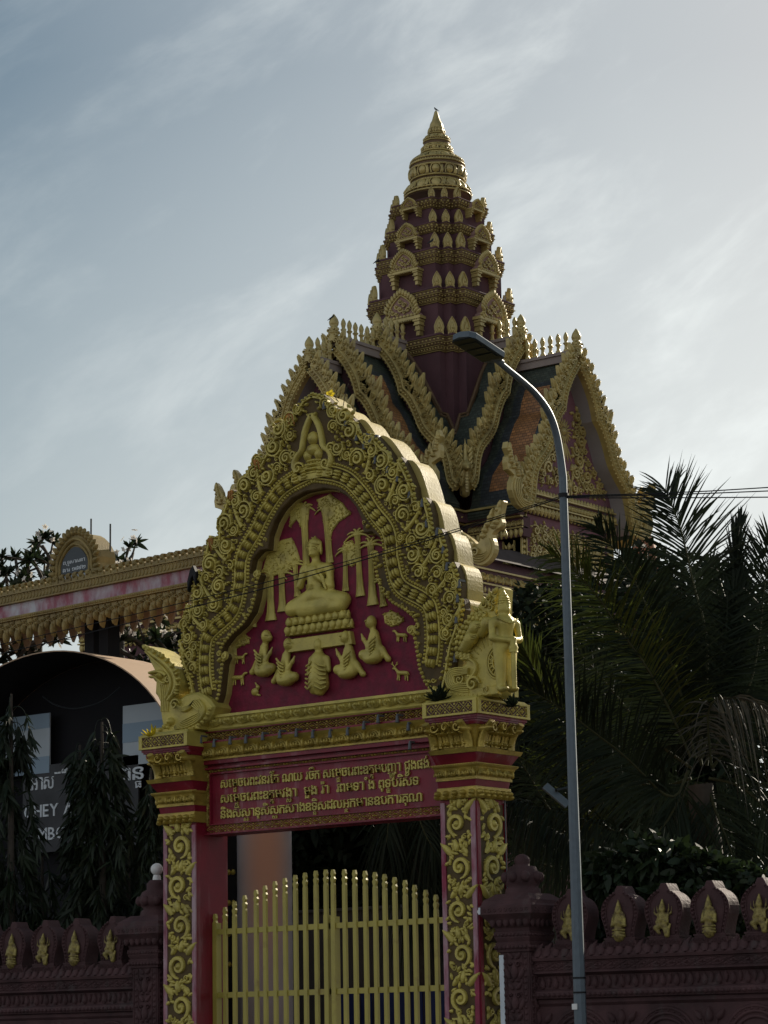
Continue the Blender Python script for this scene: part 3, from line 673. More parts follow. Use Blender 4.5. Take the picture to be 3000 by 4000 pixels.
# ---------------- relief scene on the tympanum
ft = frontY(TY)
def T3(x, y, n): u, v = g(x, y, TY); return (u, v, n)
S = 1/340.0
trees = MB()
for (x0, y0, x1, y1, w0, w1) in ((985, 2450, 995, 2290, 30, 24), (1060, 2425, 1058, 2245, 34, 26), (1105, 2390, 1102, 2240, 30, 24), (1165, 2330, 1155, 2205, 22, 18), (1200, 2230, 1188, 1985, 24, 34), (1290, 2200, 1275, 1985, 22, 34), (1352, 2310, 1352, 2150, 20, 18), (1410, 2330, 1398, 2090, 26, 20), (1458, 2365, 1450, 2130, 32, 22), (1500, 2370, 1490, 2270, 22, 16), (915, 2560, 925, 2480, 20, 20)):
    a, b_ = T3(x0, y0, .0), T3(x1, y1, .0); T = np.linspace(0, 1, 7)
    wds = (np.array([1.5, 1.1, .95, .9, .9, 1.0, 1.25])*(w0*(1-T)+w1*T))*S*.62
    P = np.outer(1-T, a)+np.outer(T, b_); P[:, 2] = .008; tube(trees, P, wds, 8, ft, .4)
    for q in (-.5, -.15, .2, .55): tube(trees, P+np.c_[q*wds, 0*T, 0*T+.018], .007, 4, ft)
    for a_ in np.linspace(.25, PI-.25, 6):
        for s2, Lg in ((1, 1.0),):
            d = np.array([math.cos(a_), math.sin(a_)]); L_ = w0*S*2.6
            Q = [(b_[0]+d[0]*L_*t, b_[1]+d[1]*L_*t*.9-.0*t-L_*.55*t*t, .012) for t in np.linspace(0, 1, 6)]
            tube(trees, Q, np.linspace(.022, .008, 6), 5, ft, .9)
# crowns of foliage: broad low mounds with pebbled leaves
def crown_blob(poly, n):
    P = np.array([g(x, y, TY) for x, y in poly]); prism(trees, P, 0, .02, ft, .012)
    lo_, hi_ = P.min(0), P.max(0); kk = 0
    while kk < n:
        u, v = RNG.uniform(lo_, hi_)
        if inpoly(u, v, P): dome(trees, ft, u, v, RNG.uniform(.012, .03), RNG.uniform(.008, .016), .034, RNG.uniform(0, 3.1), 5, 0, 2); kk += 1
crown_blob([(1243, 1950), (1290, 1930), (1340, 1965), (1372, 2010), (1355, 2020), (1325, 2040), (1300, 2075), (1292, 2110), (1275, 2110), (1262, 2010), (1245, 1970)], 110)
crown_blob([(1135, 2000), (1170, 1965), (1215, 1970), (1208, 2000), (1203, 2060), (1195, 2100), (1180, 2060), (1160, 2030), (1135, 2060)], 60)
crown_blob([(1028, 2230), (1050, 2150), (1100, 2110), (1140, 2100), (1160, 2140), (1175, 2190), (1150, 2210), (1120, 2240), (1060, 2235)], 90)
crown_blob([(1340, 2150), (1345, 2120), (1375, 2110), (1395, 2140), (1395, 2200), (1375, 2215), (1350, 2200)], 40)
crown_blob([(1500, 2400), (1530, 2385), (1560, 2400), (1580, 2425), (1560, 2440), (1530, 2450), (1505, 2435)], 40)
crown_blob([(895, 2520), (915, 2485), (950, 2470), (975, 2490), (975, 2515), (950, 2520), (925, 2535)], 30)
trees.build('relief_trees', M['gold'], tympanum)
def relief(name, prims, h, k, extra=None, scale_n=1.0):
    b = MB(); body(b, prims, h*.85, k*.8, ft)
    if extra: extra(b)
    return b.build(name, M['gold'], tympanum)
C_ = lambda a, b_, ra, rb: ('c', T3(*a), T3(*b_), ra*S, rb*S)
def E_(c, r): return ('e', T3(*c), tuple(q*S for q in r))
# seated figure teaching
bp = [E_((1241, 2148, .05), (24, 33, 26)), C_((1241, 2128, .05), (1242, 2096, .05), 20, 3), E_((1242, 2122, .05), (25, 15, 24)), C_((1243, 2185, .04), (1244, 2215, .035), 15, 20),
      C_((1208, 2228, .03), (1288, 2222, .03), 24, 24), C_((1246, 2238, .03), (1248, 2320, .03), 40, 38), C_((1196, 2230, .04), (1192, 2292, .085), 16, 13), C_((1192, 2292, .085), (1226, 2240, .13), 12, 8),
      C_((1296, 2226, .04), (1310, 2292, .08), 16, 13), C_((1310, 2292, .08), (1262, 2254, .13), 12, 8), E_((1227, 2226, .14), (8, 17, 7)), E_((1258, 2236, .14), (8, 17, 7)),
      C_((1235, 2335, .05), (1160, 2378, .06), 36, 30), C_((1255, 2330, .05), (1355, 2345, .06), 36, 30), C_((1158, 2388, .09), (1310, 2362, .11), 24, 16), C_((1352, 2368, .08), (1200, 2400, .10), 24, 16),
      E_((1227, 2150, .075), (4, 3, 10)), E_((1241, 2155, .118), (5, 11, 9)), E_((1241, 2172, .105), (10, 4, 9)), E_((1217, 2152, .05), (4, 20, 7)), E_((1266, 2150, .05), (4, 20, 7))]
def bex(b):
    for s in (-1, 1): tube(b, [T3(1241+s*10-7, 2147, .112), T3(1241+s*10, 2145, .118), T3(1241+s*10+7, 2148, .108)], .010, 5, ft); tube(b, [T3(1241+s*4, 2139, .125), T3(1241+s*12, 2136, .118), T3(1241+s*20, 2142, .10)], .009, 5, ft)
    for q in range(4): tube(b, [T3(1232, 2308-q*5, .165), T3(1256, 2304-q*5, .165)], .005, 4, ft)
    for q in range(7):
        t = q/6; tube(b, [T3(1165+t*70, 2352+10*t, .12), T3(1160+t*80, 2375-4*t, .145), T3(1175+t*80, 2395-6*t, .13)], .012, 5, ft)
        tube(b, [T3(1275+t*6+t*12, 2240+t*50, .13), T3(1292+t*10, 2262+t*45, .125)], .012, 5, ft)
    for q in range(3): 
        P = [T3(1241+(24-q*7)*math.cos(a), 2126-q*10+3*math.sin(a*2), .05+.078*math.sin(a)*(1-q*.28)) for a in np.linspace(.1, PI-.1, 9)]; tube(b, P, .006, 4, ft)
relief('seated_figure', bp, .0135, .04, bex)
m = MB()           # lotus throne and plinth
for (ya, yb, xa, xb, up, n, o) in ((2445, 2412, 1137, 1372, True, 9, .09), (2482, 2448, 1132, 1385, False, 10, .09)):
    A0, A1 = T3(xa, ya+8, 0), T3(xb, ya-30, 0); z0 = .5*(A0[1]+A1[1]); z1 = z0+(ya-yb)/345
    prism(m, [(A0[0], z0), (A1[0], z0), (A1[0]-.02, z1), (A0[0]+.02, z1)], 0, o, ft, .01); petals(m, Fr(ft.O+ft.N*o, ft.U, ft.V, ft.N), A0[0], A1[0], z0, z1, n, .035, up)
    leaf(m, Fr((A1[0], TY, 0), (0, -1, 0), (0, 0, 1), (1, 0, 0)), .05, z0, z1-z0, .07, .02, PI/2)
a, b_ = T3(1130, 2535, 0), T3(1390, 2515, 0); z1 = g(1260, 2484, TY)[1]; z0 = g(1260, 2535, TY)[1]
prism(m, [(a[0], z0), (b_[0], z0), (b_[0]-.03, z1), (a[0]+.03, z1)], 0, .07, ft, .006)
m.build('lotus_throne', M['gold'], tympanum)
def monk(hx, hy, face, hgt=1.0, back=False):
    """kneeling monk; (hx,hy) head centre pixel, face=+1 looks right"""
    s = face*hgt; X = lambda d: hx+d*s; Y = lambda d: hy+d*hgt
    r = lambda q: q*hgt
    if back:
        P = [E_((hx, hy, .05), (19, 26, 20)), C_((hx, Y(24), .045), (hx, Y(45), .04), r(14), r(18)), C_((X(-26), Y(62), .035), (X(26), Y(58), .035), r(16), r(15)), C_((hx, Y(65), .05), (hx, Y(140), .05), r(36), r(42)),
             C_((X(-32), Y(62), .04), (X(-40), Y(120), .05), r(13), r(11)), C_((X(34), Y(60), .04), (X(42), Y(105), .05), r(13), r(11)), E_((hx, Y(165), .05), (46, 40, 34)), E_((X(-22), Y(198), .05), (10, 8, 12)), E_((X(10), Y(203), .05), (10, 8, 12)), C_((hx, Y(100), .09), (X(2), Y(200), .08), r(14), r(9))]
        def ex(b):
            for q in range(6):
                t = q/5
                for sd in (-1, 1): tube(b, [T3(X(sd*6), Y(75+q*20), .15), T3(X(sd*(22+6*t)), Y(88+q*20), .145-.02*t), T3(X(sd*(40+4*t)), Y(92+q*17), .10)], .014, 5, ft)
        relief('praying_monk', P, .0135, .03, ex); return
    P = [E_((hx, hy, .05), (19, 25, 22)), E_((X(14), Y(8), .05), (9, 14, 12)), E_((X(20), Y(4), .05), (5, 4, 5)), C_((X(-3), Y(22), .045), (X(-10), Y(45), .045), r(11), r(15)),
         C_((X(-12), Y(50), .04), (X(-24), Y(120), .04), r(17), r(24)), C_((X(-4), Y(56), .06), (X(4), Y(106), .085), r(12), r(10)), C_((X(4), Y(106), .085), (X(24), Y(72), .085), r(10), r(7)), C_((X(24), Y(74), .085), (X(33), Y(50), .085), r(7), r(4)),
         C_((X(-24), Y(135), .06), (X(28), Y(135), .07), r(27), r(20)), E_((X(-8), Y(152), .06), (40, 20, 30)), C_((X(-40), Y(110), .04), (X(-62), Y(148), .03), r(14), r(11)), E_((X(-66), Y(152), .03), (12, 11, 9)), E_((X(-4), Y(4), .085), (5, 10, 5))]
    def ex(b):
        for q in range(5): tube(b, [T3(X(-34+q*3), Y(62+q*16), .125), T3(X(-20+q*2), Y(78+q*15), .135), T3(X(-6), Y(88+q*12), .115)], .013, 5, ft)
        tube(b, [T3(X(6), Y(-3), .108), T3(X(12), Y(-4), .104), T3(X(17), Y(-1), .09)], .009, 5, ft)
    relief('praying_monk', P, .0135, .028, ex)
monk(1052, 2487, 1, .92); monk(1139, 2518, 1, .95); monk(1256, 2521, 1, .93, True); monk(1363, 2490, -1, .95); monk(1462, 2432, -1, .95)
def deer(x, y, s, face, antler=False, name='small_deer'):
    X = lambda d: x+d*s*face; Y = lambda d: y+d*s
    P = [C_((X(-18), Y(0), .015), (X(16), Y(-2), .015), 9*s, 8*s), C_((X(16), Y(-4), .015), (X(28), Y(-18), .02), 6*s, 5*s), E_((X(33), Y(-19), .02), (9*s, 5*s, 5*s)),
         C_((X(-20), Y(4), .012), (X(-22), Y(30), .012), 4*s, 3*s), C_((X(-12), Y(4), .012), (X(-12), Y(28), .012), 4*s, 3*s), C_((X(12), Y(4), .012), (X(13), Y(30), .012), 4*s, 3*s), C_((X(18), Y(2), .012), (X(21), Y(28), .012), 4*s, 3*s), C_((X(-24), Y(-2), .015), (X(-29), Y(6), .015), 3*s, 2*s)]
    def ex(b):
        if antler:
            for sx in (-1, 1): tube(b, [T3(X(30), Y(-24), .02), T3(X(31+sx*8), Y(-36), .02), T3(X(30+sx*10), Y(-46), .02)], .007, 4, ft); tube(b, [T3(X(31+sx*7), Y(-34), .02), T3(X(31+sx*14), Y(-38), .02)], .006, 4, ft)
    relief(name, P, .009, .012, ex)
deer(1575, 2630, .95, -1, True); deer(1571, 2482, .85, -1); deer(940, 2570, .8, 1); deer(934, 2648, .95, 1)
relief('small_rabbit', [E_((1000, 2702, .015), (18, 14, 10)), E_((1012, 2685, .02), (9, 9, 8)), C_((1010, 2680, .02), (1002, 2668, .02), 4, 3), C_((992, 2712, .01), (1018, 2716, .01), 5, 4)], .009, .012)

# ---------------- serpent finial on the near left cap
def px_poly(P, Y): return np.array([(lambda p: (p[0], p[2]))(atY(x, y, Y)) for x, y in P])
NYL = GY-.06; fn = frontY(NYL); gn = lambda x, y: (lambda p: (p[0], p[2]))(atY(x, y, NYL))
naga = [(560, 2520), (566, 2552), (583, 2586), (598, 2615), (589, 2627), (587, 2640), (598, 2658), (605, 2664), (602, 2707), (612, 2721), (620, 2740), (624, 2789), (629, 2822), (636, 2842), (620, 2861), (603, 2880), (640, 2872), (692, 2852), (781, 2834), (810, 2812), (826, 2789), (836, 2760), (815, 2730), (793, 2714), (769, 2703), (745, 2705), (723, 2711), (689, 2736), (672, 2731), (685, 2711), (694, 2687), (699, 2663), (694, 2637), (682, 2610), (660, 2584), (636, 2562), (600, 2535)]
m = MB(); prism(m, px_poly(naga, NYL), -.36, 0, fn, .03)
def curve(b, P, w_, h, k=6, it=2, fr_=None, gg=None): strip(b, fr_ or fn, smoothc([(gg or gn)(*p) for p in P], it), w_, h, 0, k)
curve(m, [(566, 2530), (600, 2560), (640, 2585), (672, 2615), (688, 2650), (690, 2680), (678, 2712), (660, 2735)], .05, .04)
curve(m, [(572, 2545), (605, 2580), (632, 2600), (660, 2630), (672, 2660), (668, 2695), (650, 2730)], .03, .04)
for t in range(14):
    a = t/13; P = smoothc([gn(*p) for p in [(570, 2536), (610, 2556), (650, 2582), (684, 2622), (697, 2660), (686, 2705)]], 2); q = P[int(a*(len(P)-1))]; leaf(m, fn, q[0], q[1], .06, .04, .05, 2.0-a*2.4)
dome(m, fn, *gn(628, 2640), .05, .04, .07); dome(m, fn, *gn(630, 2640), .022, .022, .095); curve(m, [(590, 2630), (615, 2622), (640, 2628), (655, 2640)], .045, .06); curve(m, [(590, 2644), (612, 2645), (635, 2668), (652, 2668)], .035, .05)
spiral(m, fn, *gn(662, 2655), .055, .05, 1.2, 1, 1, .33)
for q in range(5): curve(m, [(627+q*8, 2675), (632+q*7, 2720), (632+q*6, 2780)], .018, .02)
for o in range(5):      # nested coils of the body
    k = o*9
    curve(m, [(690, 2848-k*.3), (740, 2842-k), (790, 2812-k*.8), (806-k*.7, 2775), (790-k, 2742+k*.4), (770-k*.3, 2730+k*.5), (752, 2752+k*.3), (720, 2765+k*.5), (695, 2757+k*.3)], .026, .05)
beads(m, fn, np.array([gn(*p) for p in [(700, 2855), (745, 2847), (785, 2828), (810, 2802), (822, 2770)]]), .06, .028, .04)
spiral(m, fn, *gn(690, 2752), .08, .05, 1.3, 1, 0, .3); dome(m, fn, *gn(670, 2818), .05, .05, .08)
for (x, y, r) in ((648, 2838, .035), (632, 2852, .03), (662, 2842, .03), (625, 2868, .026)): dome(m, fn, *gn(x, y), r, r, .06)
box(m, (gn(605, 2875)[0], Z_CP1+.031, -.30), (gn(780, 2850)[0], Z_CP1+.10, .02), fn, .012)
m.build('serpent_finial', M['gold'], gate)

# ---------------- hooded serpent and guardian on the right cap
HY = GY-.02; fh = frontY(HY); gh = lambda x, y: (lambda p: (p[0], p[2]))(atY(x, y, HY))
hood = [(1796, 2566), (1788, 2540), (1786, 2508), (1800, 2462), (1822, 2424), (1852, 2386), (1874, 2350), (1917, 2320), (1953, 2291), (1967, 2299), (1964, 2350), (1962, 2420), (1964, 2500), (1968, 2600), (1966, 2690), (1950, 2722), (1850, 2712), (1760, 2704), (1740, 2690), (1734, 2660), (1742, 2630), (1765, 2610), (1800, 2604), (1818, 2588)]
m = MB(); prism(m, px_poly(hood, HY), -.17, 0, fh, .025)
ch = lambda P, w_, h: curve(m, P, w_, h, 6, 2, fh, gh)
for r_ in range(4):
    for t in range(10):
        a = t/9; P = smoothc([gh(*p) for p in [(1798, 2555), (1793, 2508), (1806, 2465), (1828, 2428), (1857, 2392)]], 2); q = P[int(a*(len(P)-1))]; leaf(m, fh, q[0]+.05*r_, q[1]-.012*r_, .065, .06, .05, -2.3)
for i, (x, y, r) in enumerate(((1935, 2318, 14), (1915, 2340, 15), (1895, 2362, 16), (1920, 2372, 15), (1870, 2388, 15), (1893, 2400, 14), (1850, 2412, 14), (1935, 2352, 13), (1868, 2425, 14), (1945, 2395, 12), (1838, 2440, 12))):
    u, v = gh(x, y); spiral(m, fh, u, v, r/300, .06, 1.3, 1 if i % 2 else -1, i, .33); leaf(m, fh, u, v, r/190, r/330, .05, 1.0+.3*i % 2)
for (x, y, L_, a) in ((1860, 2455, .30, .25), (1905, 2440, .34, .12), (1840, 2500, .2, .7)):      # lesser heads
    u, v = gh(x, y); body(m, [('c', (u-.06, v-.08, .03), (u+.04, v, .06), .06, .07), ('c', (u+.04, v, .06), (u+.04+L_*.4, v+.02, .07), .065, .035), ('e', (u+.05, v+.04, .10), (.025, .02, .02))], .016, .03, fh)
    for q in (-1, 0, 1): tube(m, [(u+.02, v+q*.02, .125), (u+.15, v+.01+q*.016, .115)], .007, 4, fh)
for q in range(9):
    a = 2.7-q*.22; u, v = gh(1925, 2600); tube(m, [(u+.22*math.cos(a), v+.22*math.sin(a), .0), (u+.52*math.cos(a), v+.52*math.sin(a), .0)], .008, 4, fh)
u, v = gh(1944, 2588)
for r in (.17, .14, .07): tube(m, [(u+r*.8*math.cos(a), v+r*math.sin(a), .01) for a in np.linspace(.6, 5.6, 18)], .012, 5, fh)
for q in range(12): a = .8+q*.4; tube(m, [(u+.075*.8*math.cos(a), v+.075*math.sin(a), .01), (u+.13*.8*math.cos(a), v+.13*math.sin(a), .01)], .012, 4, fh)
ch([(1808, 2575), (1835, 2572), (1862, 2590), (1866, 2620), (1850, 2645), (1832, 2640)], .04, .05)
for o in range(5):
    k = o*8; ch([(1835, 2614+k*.5), (1790, 2608+k), (1760+k*.6, 2620+k*.6), (1745+k, 2655), (1760+k*.7, 2690-k*.5), (1800, 2702-k), (1838, 2704-k)], .026, .05)
spiral(m, fh, *gh(1853, 2672), .10, .05, 1.3, 1, 0, .32); spiral(m, fh, *gh(1905, 2695), .07, .04, 1.2, -1, 0, .34); spiral(m, fh, *gh(1800, 2655), .06, .05, 1.2, -1, 1, .34)
beads(m, fh, np.array([gh(*p) for p in [(1742, 2700), (1800, 2716), (1860, 2716), (1920, 2712)]]), .055, .026, .04)
box(m, (gh(1748, 2715)[0], Z_CP1+.031, -.34), (gh(1955, 2730)[0], Z_CP1+.13, .03), fh, .012)
m.build('serpent_hood', M['gold'], gate)
gp = atY(1978, 2742, GY-.10); gN = A(.93, -.367, 0); gU = A(.367, .93, 0); fg = Fr((gp[0], gp[1], Z_CP1+.03), gU, (0, 0, 1), gN); k = 1.06
q = lambda *a: tuple(z*k for z in a)
gb = [('c', q(-.055, .06, 0), q(-.06, .48, 0), .045*k, .075*k), ('c', q(.055, .06, 0), q(.06, .48, 0), .045*k, .075*k), ('e', q(-.06, .03, .04), q(.04, .03, .08)), ('e', q(.06, .03, .04), q(.04, .03, .08)),
      ('c', q(0, .46, 0), q(0, .56, 0), .095*k, .075*k), ('c', q(0, .56, 0), q(0, .68, .01), .075*k, .10*k), ('c', q(-.10, .70, 0), q(.10, .70, 0), .05*k, .05*k), ('c', q(0, .70, 0), q(0, .77, .01), .045*k, .038*k),
      ('e', q(0, .83, .02), q(.055, .068, .062)), ('e', q(0, .81, .075), q(.012, .02, .018)), ('c', q(0, .885, .01), q(0, .93, .005), .058*k, .045*k), ('c', q(0, .93, .005), q(0, 1.03, 0), .045*k, .006*k),
      ('c', q(-.145, .69, 0), q(-.16, .53, .02), .036*k, .03*k), ('c', q(-.16, .53, .02), q(-.02, .50, .13), .03*k, .024*k), ('c', q(.145, .69, 0), q(.16, .53, .02), .036*k, .03*k), ('c', q(.16, .53, .02), q(.02, .51, .13), .03*k, .024*k), ('e', q(0, .50, .145), q(.035, .04, .03)),
      ('e', q(-.057, .82, .0), q(.012, .035, .018)), ('e', q(.057, .82, .0), q(.012, .035, .018))]
m = MB(); body(m, gb, .0125, .025, fg)
for z, r in ((.885, .062), (.91, .056), (.935, .048), (.965, .036)): tube(m, [q(r*math.cos(a), z, .008+r*math.sin(a)) for a in np.linspace(0, 2*PI, 16)[:-1]], .008, 5, fg, 1, True)
for z, r in ((.475, .105), (.12, .06)): pass
for sx in (-1, 1): tube(m, [q(.012*sx, .835, .078), q(.032*sx, .838, .068), q(.045*sx, .832, .05)], .005, 4, fg); tube(m, [q(.02*sx, .797, .07), q(0, .795, .078)], .005, 4, fg)
for a0 in (.12, .09): tube(m, [q(-a0, .73, .06), q(-a0*.5, .69, .10), q(0, .67, .115), q(a0*.5, .69, .10), q(a0, .73, .06)], .009, 4, fg)
st = m.build('guardian_statue', M['gold'], gate); tag(st, 'gold standing guardian with pointed crown resting both hands on a staff')
m = MB(); tube(m, [q(0, .02, .15), q(0, .38, .15)], .028, 8, fg); tube(m, [q(0, .38, .15), q(0, .40, .15), q(0, .42, .15), q(0, .46, .15), q(0, .52, .15)], [.05, .045, .055, .035, .04], 8, fg)
m.build('staff', M['gold'], st)

# ---------------- gate leaves
LFY = 22.29; fL = frontY(LFY); gl = lambda x, y: (lambda p: (p[0], p[2]))(atY(x, y, LFY))
c2 = lambda x, y: (600+x*.42194, 3300+y*.42194); c3 = lambda x, y: (1200+x*.42194, 3300+y*.42194)
leftb = [c2(*p) for p in ((578, 640), (668, 578), (756, 524), (850, 468), (955, 418), (1038, 378), (1130, 338), (1222, 308), (1318, 280), (1408, 258), (1508, 240), (1600, 230))]
rightb = [c3(*p) for p in ((245, 230), (350, 228), (445, 234), (542, 242), (633, 253), (722, 272), (815, 300), (912, 328), (1000, 372), (1103, 418), (1197, 463))]
zr1, zr0 = gl(*c2(1000, 785))[1], gl(*c2(1000, 1380))[1]
for bars in (leftb, rightb):
    xs = [gl(*p)[0] for p in bars]; m = MB(); x0, x1 = xs[0]-.03, xs[-1]+.03
    if bars is rightb: x0 -= .0; x1 = atY(1736, 3600, LFY)[0]+.10
    for z in (zr1, zr0, zr0-1.25): box(m, (x0, LFY-.012, z-.03), (x1, LFY+.05, z+.03))
    for x in (x0, x1-.06): box(m, (x, LFY-.03, .08), (x+.06, LFY+.055, (zr1+.12) if x != x0 else zr1+.10))
    if bars is leftb: 
        for z in (zr1-.25, zr0-.05): box(m, (x0-.03, LFY, z-.09), (x0-.004, LFY+.04, z+.09))
    fr_ = m.build('gate_leaf', M['gold_plain'], gate)
    for (px_, py_), x in zip(bars, xs):
        zt = gl(px_, py_)[1]; w_ = .026
        prof = [(-w_, .10), (w_, .10), (w_, zt-.17), (w_*.75, zt-.145), (w_*1.0, zt-.12), (w_*1.15, zt-.10), (w_*.62, zt-.075), (w_*1.05, zt-.045), (w_*.55, zt), (-w_*.55, zt), (-w_*1.05, zt-.045), (-w_*.62, zt-.075), (-w_*1.15, zt-.10), (-w_, zt-.12), (-w_*.75, zt-.145), (-w_, zt-.17)]
        m = MB(); prism(m, [(x+a, b_) for a, b_ in prof], -.004, .030, frontY(LFY-.001), .004); m.build('bar', M['gold_plain'], fr_)

# ---------------- small fittings on the gate
ca = lambda x, y: (750+x*.33898, 2600+y*.33898); cb = lambda x, y: (1200+x*.42194, 2800+y*.42194); cc = lambda x, y: (1200+x*.48222, 1500+y*.48222); cd = lambda x, y: (1300+x*.48222, 2200+y*.48222)
bl = [(ca(*p), LY-.15) for p in ((100, 850), (253, 895), (437, 865), (618, 850), (813, 815), (1010, 790), (1200, 775), (1390, 790))]+[(cb(*p), LY-.15) for p in ((210, 155), (372, 135), (523, 80), (655, 20), (833, 15), (935, 90), (950, 265))]
bl += [(cc(*p), FY-.03) for p in ((135, 175), (310, 310), (395, 430), (460, 500), (550, 615), (650, 690), (730, 760), (825, 895), (930, 965), (965, 1130), (1050, 1200), (1100, 1340), (1130, 1480), (1230, 1620))]+[(cd(*p), FY-.03) for p in ((1020, 165), (1010, 285), (1000, 455), (990, 770))]
for (x, y), Y in bl:
    p = atY(x, y, Y); m = MB(); lathe(m, [(.009, .045), (.010, .03), (.017, .02), (.018, -.02), (.024, -.04), (.02, -.045)], p, 8); box(m, (p[0]-.012, p[1]+.0, p[2]+.03), (p[0]+.012, p[1]+.10, p[2]+.05))
    m.build('light_socket', M['plastic'], gate)
p0 = atY(1428, 1708, FY+.05); p1 = atY(1476, 1735, FY+.05); m = MB(); T = np.linspace(0, 1, 6); P = np.outer(1-T, p0)+np.outer(T, p1)
tube(m, P, [.055, .06, .05, .085, .095, .03], 12); m.build('floodlight', M['plastic'], gate)
for (x, y) in ((1004, 1812), (906, 1935), (1137, 1632), (828, 2120)):
    m = MB(); u, v = g(x, y); 
    for i in range(4): leaf(m, frontY(FY-.03), u+.02*i-.02, v+.05, .10+.02*i, .025, .02, -PI/2+RNG.uniform(-.3, .3))
    m.build('ribbon', M['orange_cloth'], gate)
m = MB(); u, v = g(757, 2260); prism(m, [(u+.05, v+.14), (u+.0, v+.09), (u-.04, v-.04), (u-.03, v-.16), (u+.02, v-.02), (u+.05, v+.02), (u+.09, v-.10), (u+.10, v+.04)], -.03, .03, frontY(FY-.05), .01); m.build('black_cloth', M['black'], gate)
p = atX(1978, 3160, xr1+.01); m = MB(); tube(m, [(xr1+.02, GB-.03, z) for z in np.linspace(.3, Z_PIL, 8)], .008, 5); m.build('conduit', M['plastic'], gate)
p = atY(1898, 3562, GY-.02); m = MB(); box(m, (p[0]-.03, p[1]-.05, p[2]-.035), (p[0]+.05, p[1]+.03, p[2]+.035), WORLD, .008); tube(m, [(p[0]-.02, p[1]-.05, p[2]), (p[0]-.02, p[1]-.09, p[2])], .026, 8); m.build('security_camera', M['white'], gate)

# small self-sown plants on the gate
def tuft(name, base, n, L_, W, mat_, label, cat='plant', up=1.0):
    m = MB()
    for i in range(n):
        a = RNG.uniform(0, 6.28); el = RNG.uniform(.1, 1.3)*up; d = A(math.cos(a)*math.cos(el), math.sin(a)*math.cos(el), math.sin(el)); sd = np.cross(d, A(0, 0, 1)); sd /= np.linalg.norm(sd)
        leaf(m, Fr(base, d, sd, np.cross(d, sd)), 0, 0, L_*RNG.uniform(.6, 1.1), W, .01, 0, 0, RNG.uniform(-.2, .2))
    o = m.build(name, mat_); return tag(o, label, cat)
tuft('weed', atY(1716, 2740, GY-.16), 46, .20, .05, M['leaf_dark'], 'dark green weed growing at the foot of the right-hand serpent on the gate')
tuft('weed', atY(596, 2880, GY-.18), 9, .17, .04, M['yellow'], 'sunlit yellow green sprig on the left lattice cap of the gate')
tuft('weed', atY(2000, 2760, GY+.10), 30, .16, .035, M['leaf_dark'], 'dark weeds behind the feet of the guardian statue')
m = MB(); tw = [atY(x, y, FY+.2) for x, y in ((1352, 1700), (1350, 1640), (1340, 1590), (1352, 1520), (1362, 1500))]; tube(m, tw, .006, 4)
tube(m, [atY(1347, 1620, FY+.2), atY(1322, 1570, FY+.2), atY(1302, 1540, FY+.2)], .005, 4)
tg = thing('twig', 'bare twig with one yellow leaf growing from the gable ridge', 'plant', atY(1352, 1700, FY+.2)); m.build('stem', M['bark'], tg)
m = MB(); o_ = atY(1298, 1535, FY+.2)
for a in (.2, 1.1, 2.4): leaf(m, frontY(o_[1]), o_[0]-.03, o_[2]-.02, .07, .06, .02, a)
m.build('leaf', M['yellow'], tg)

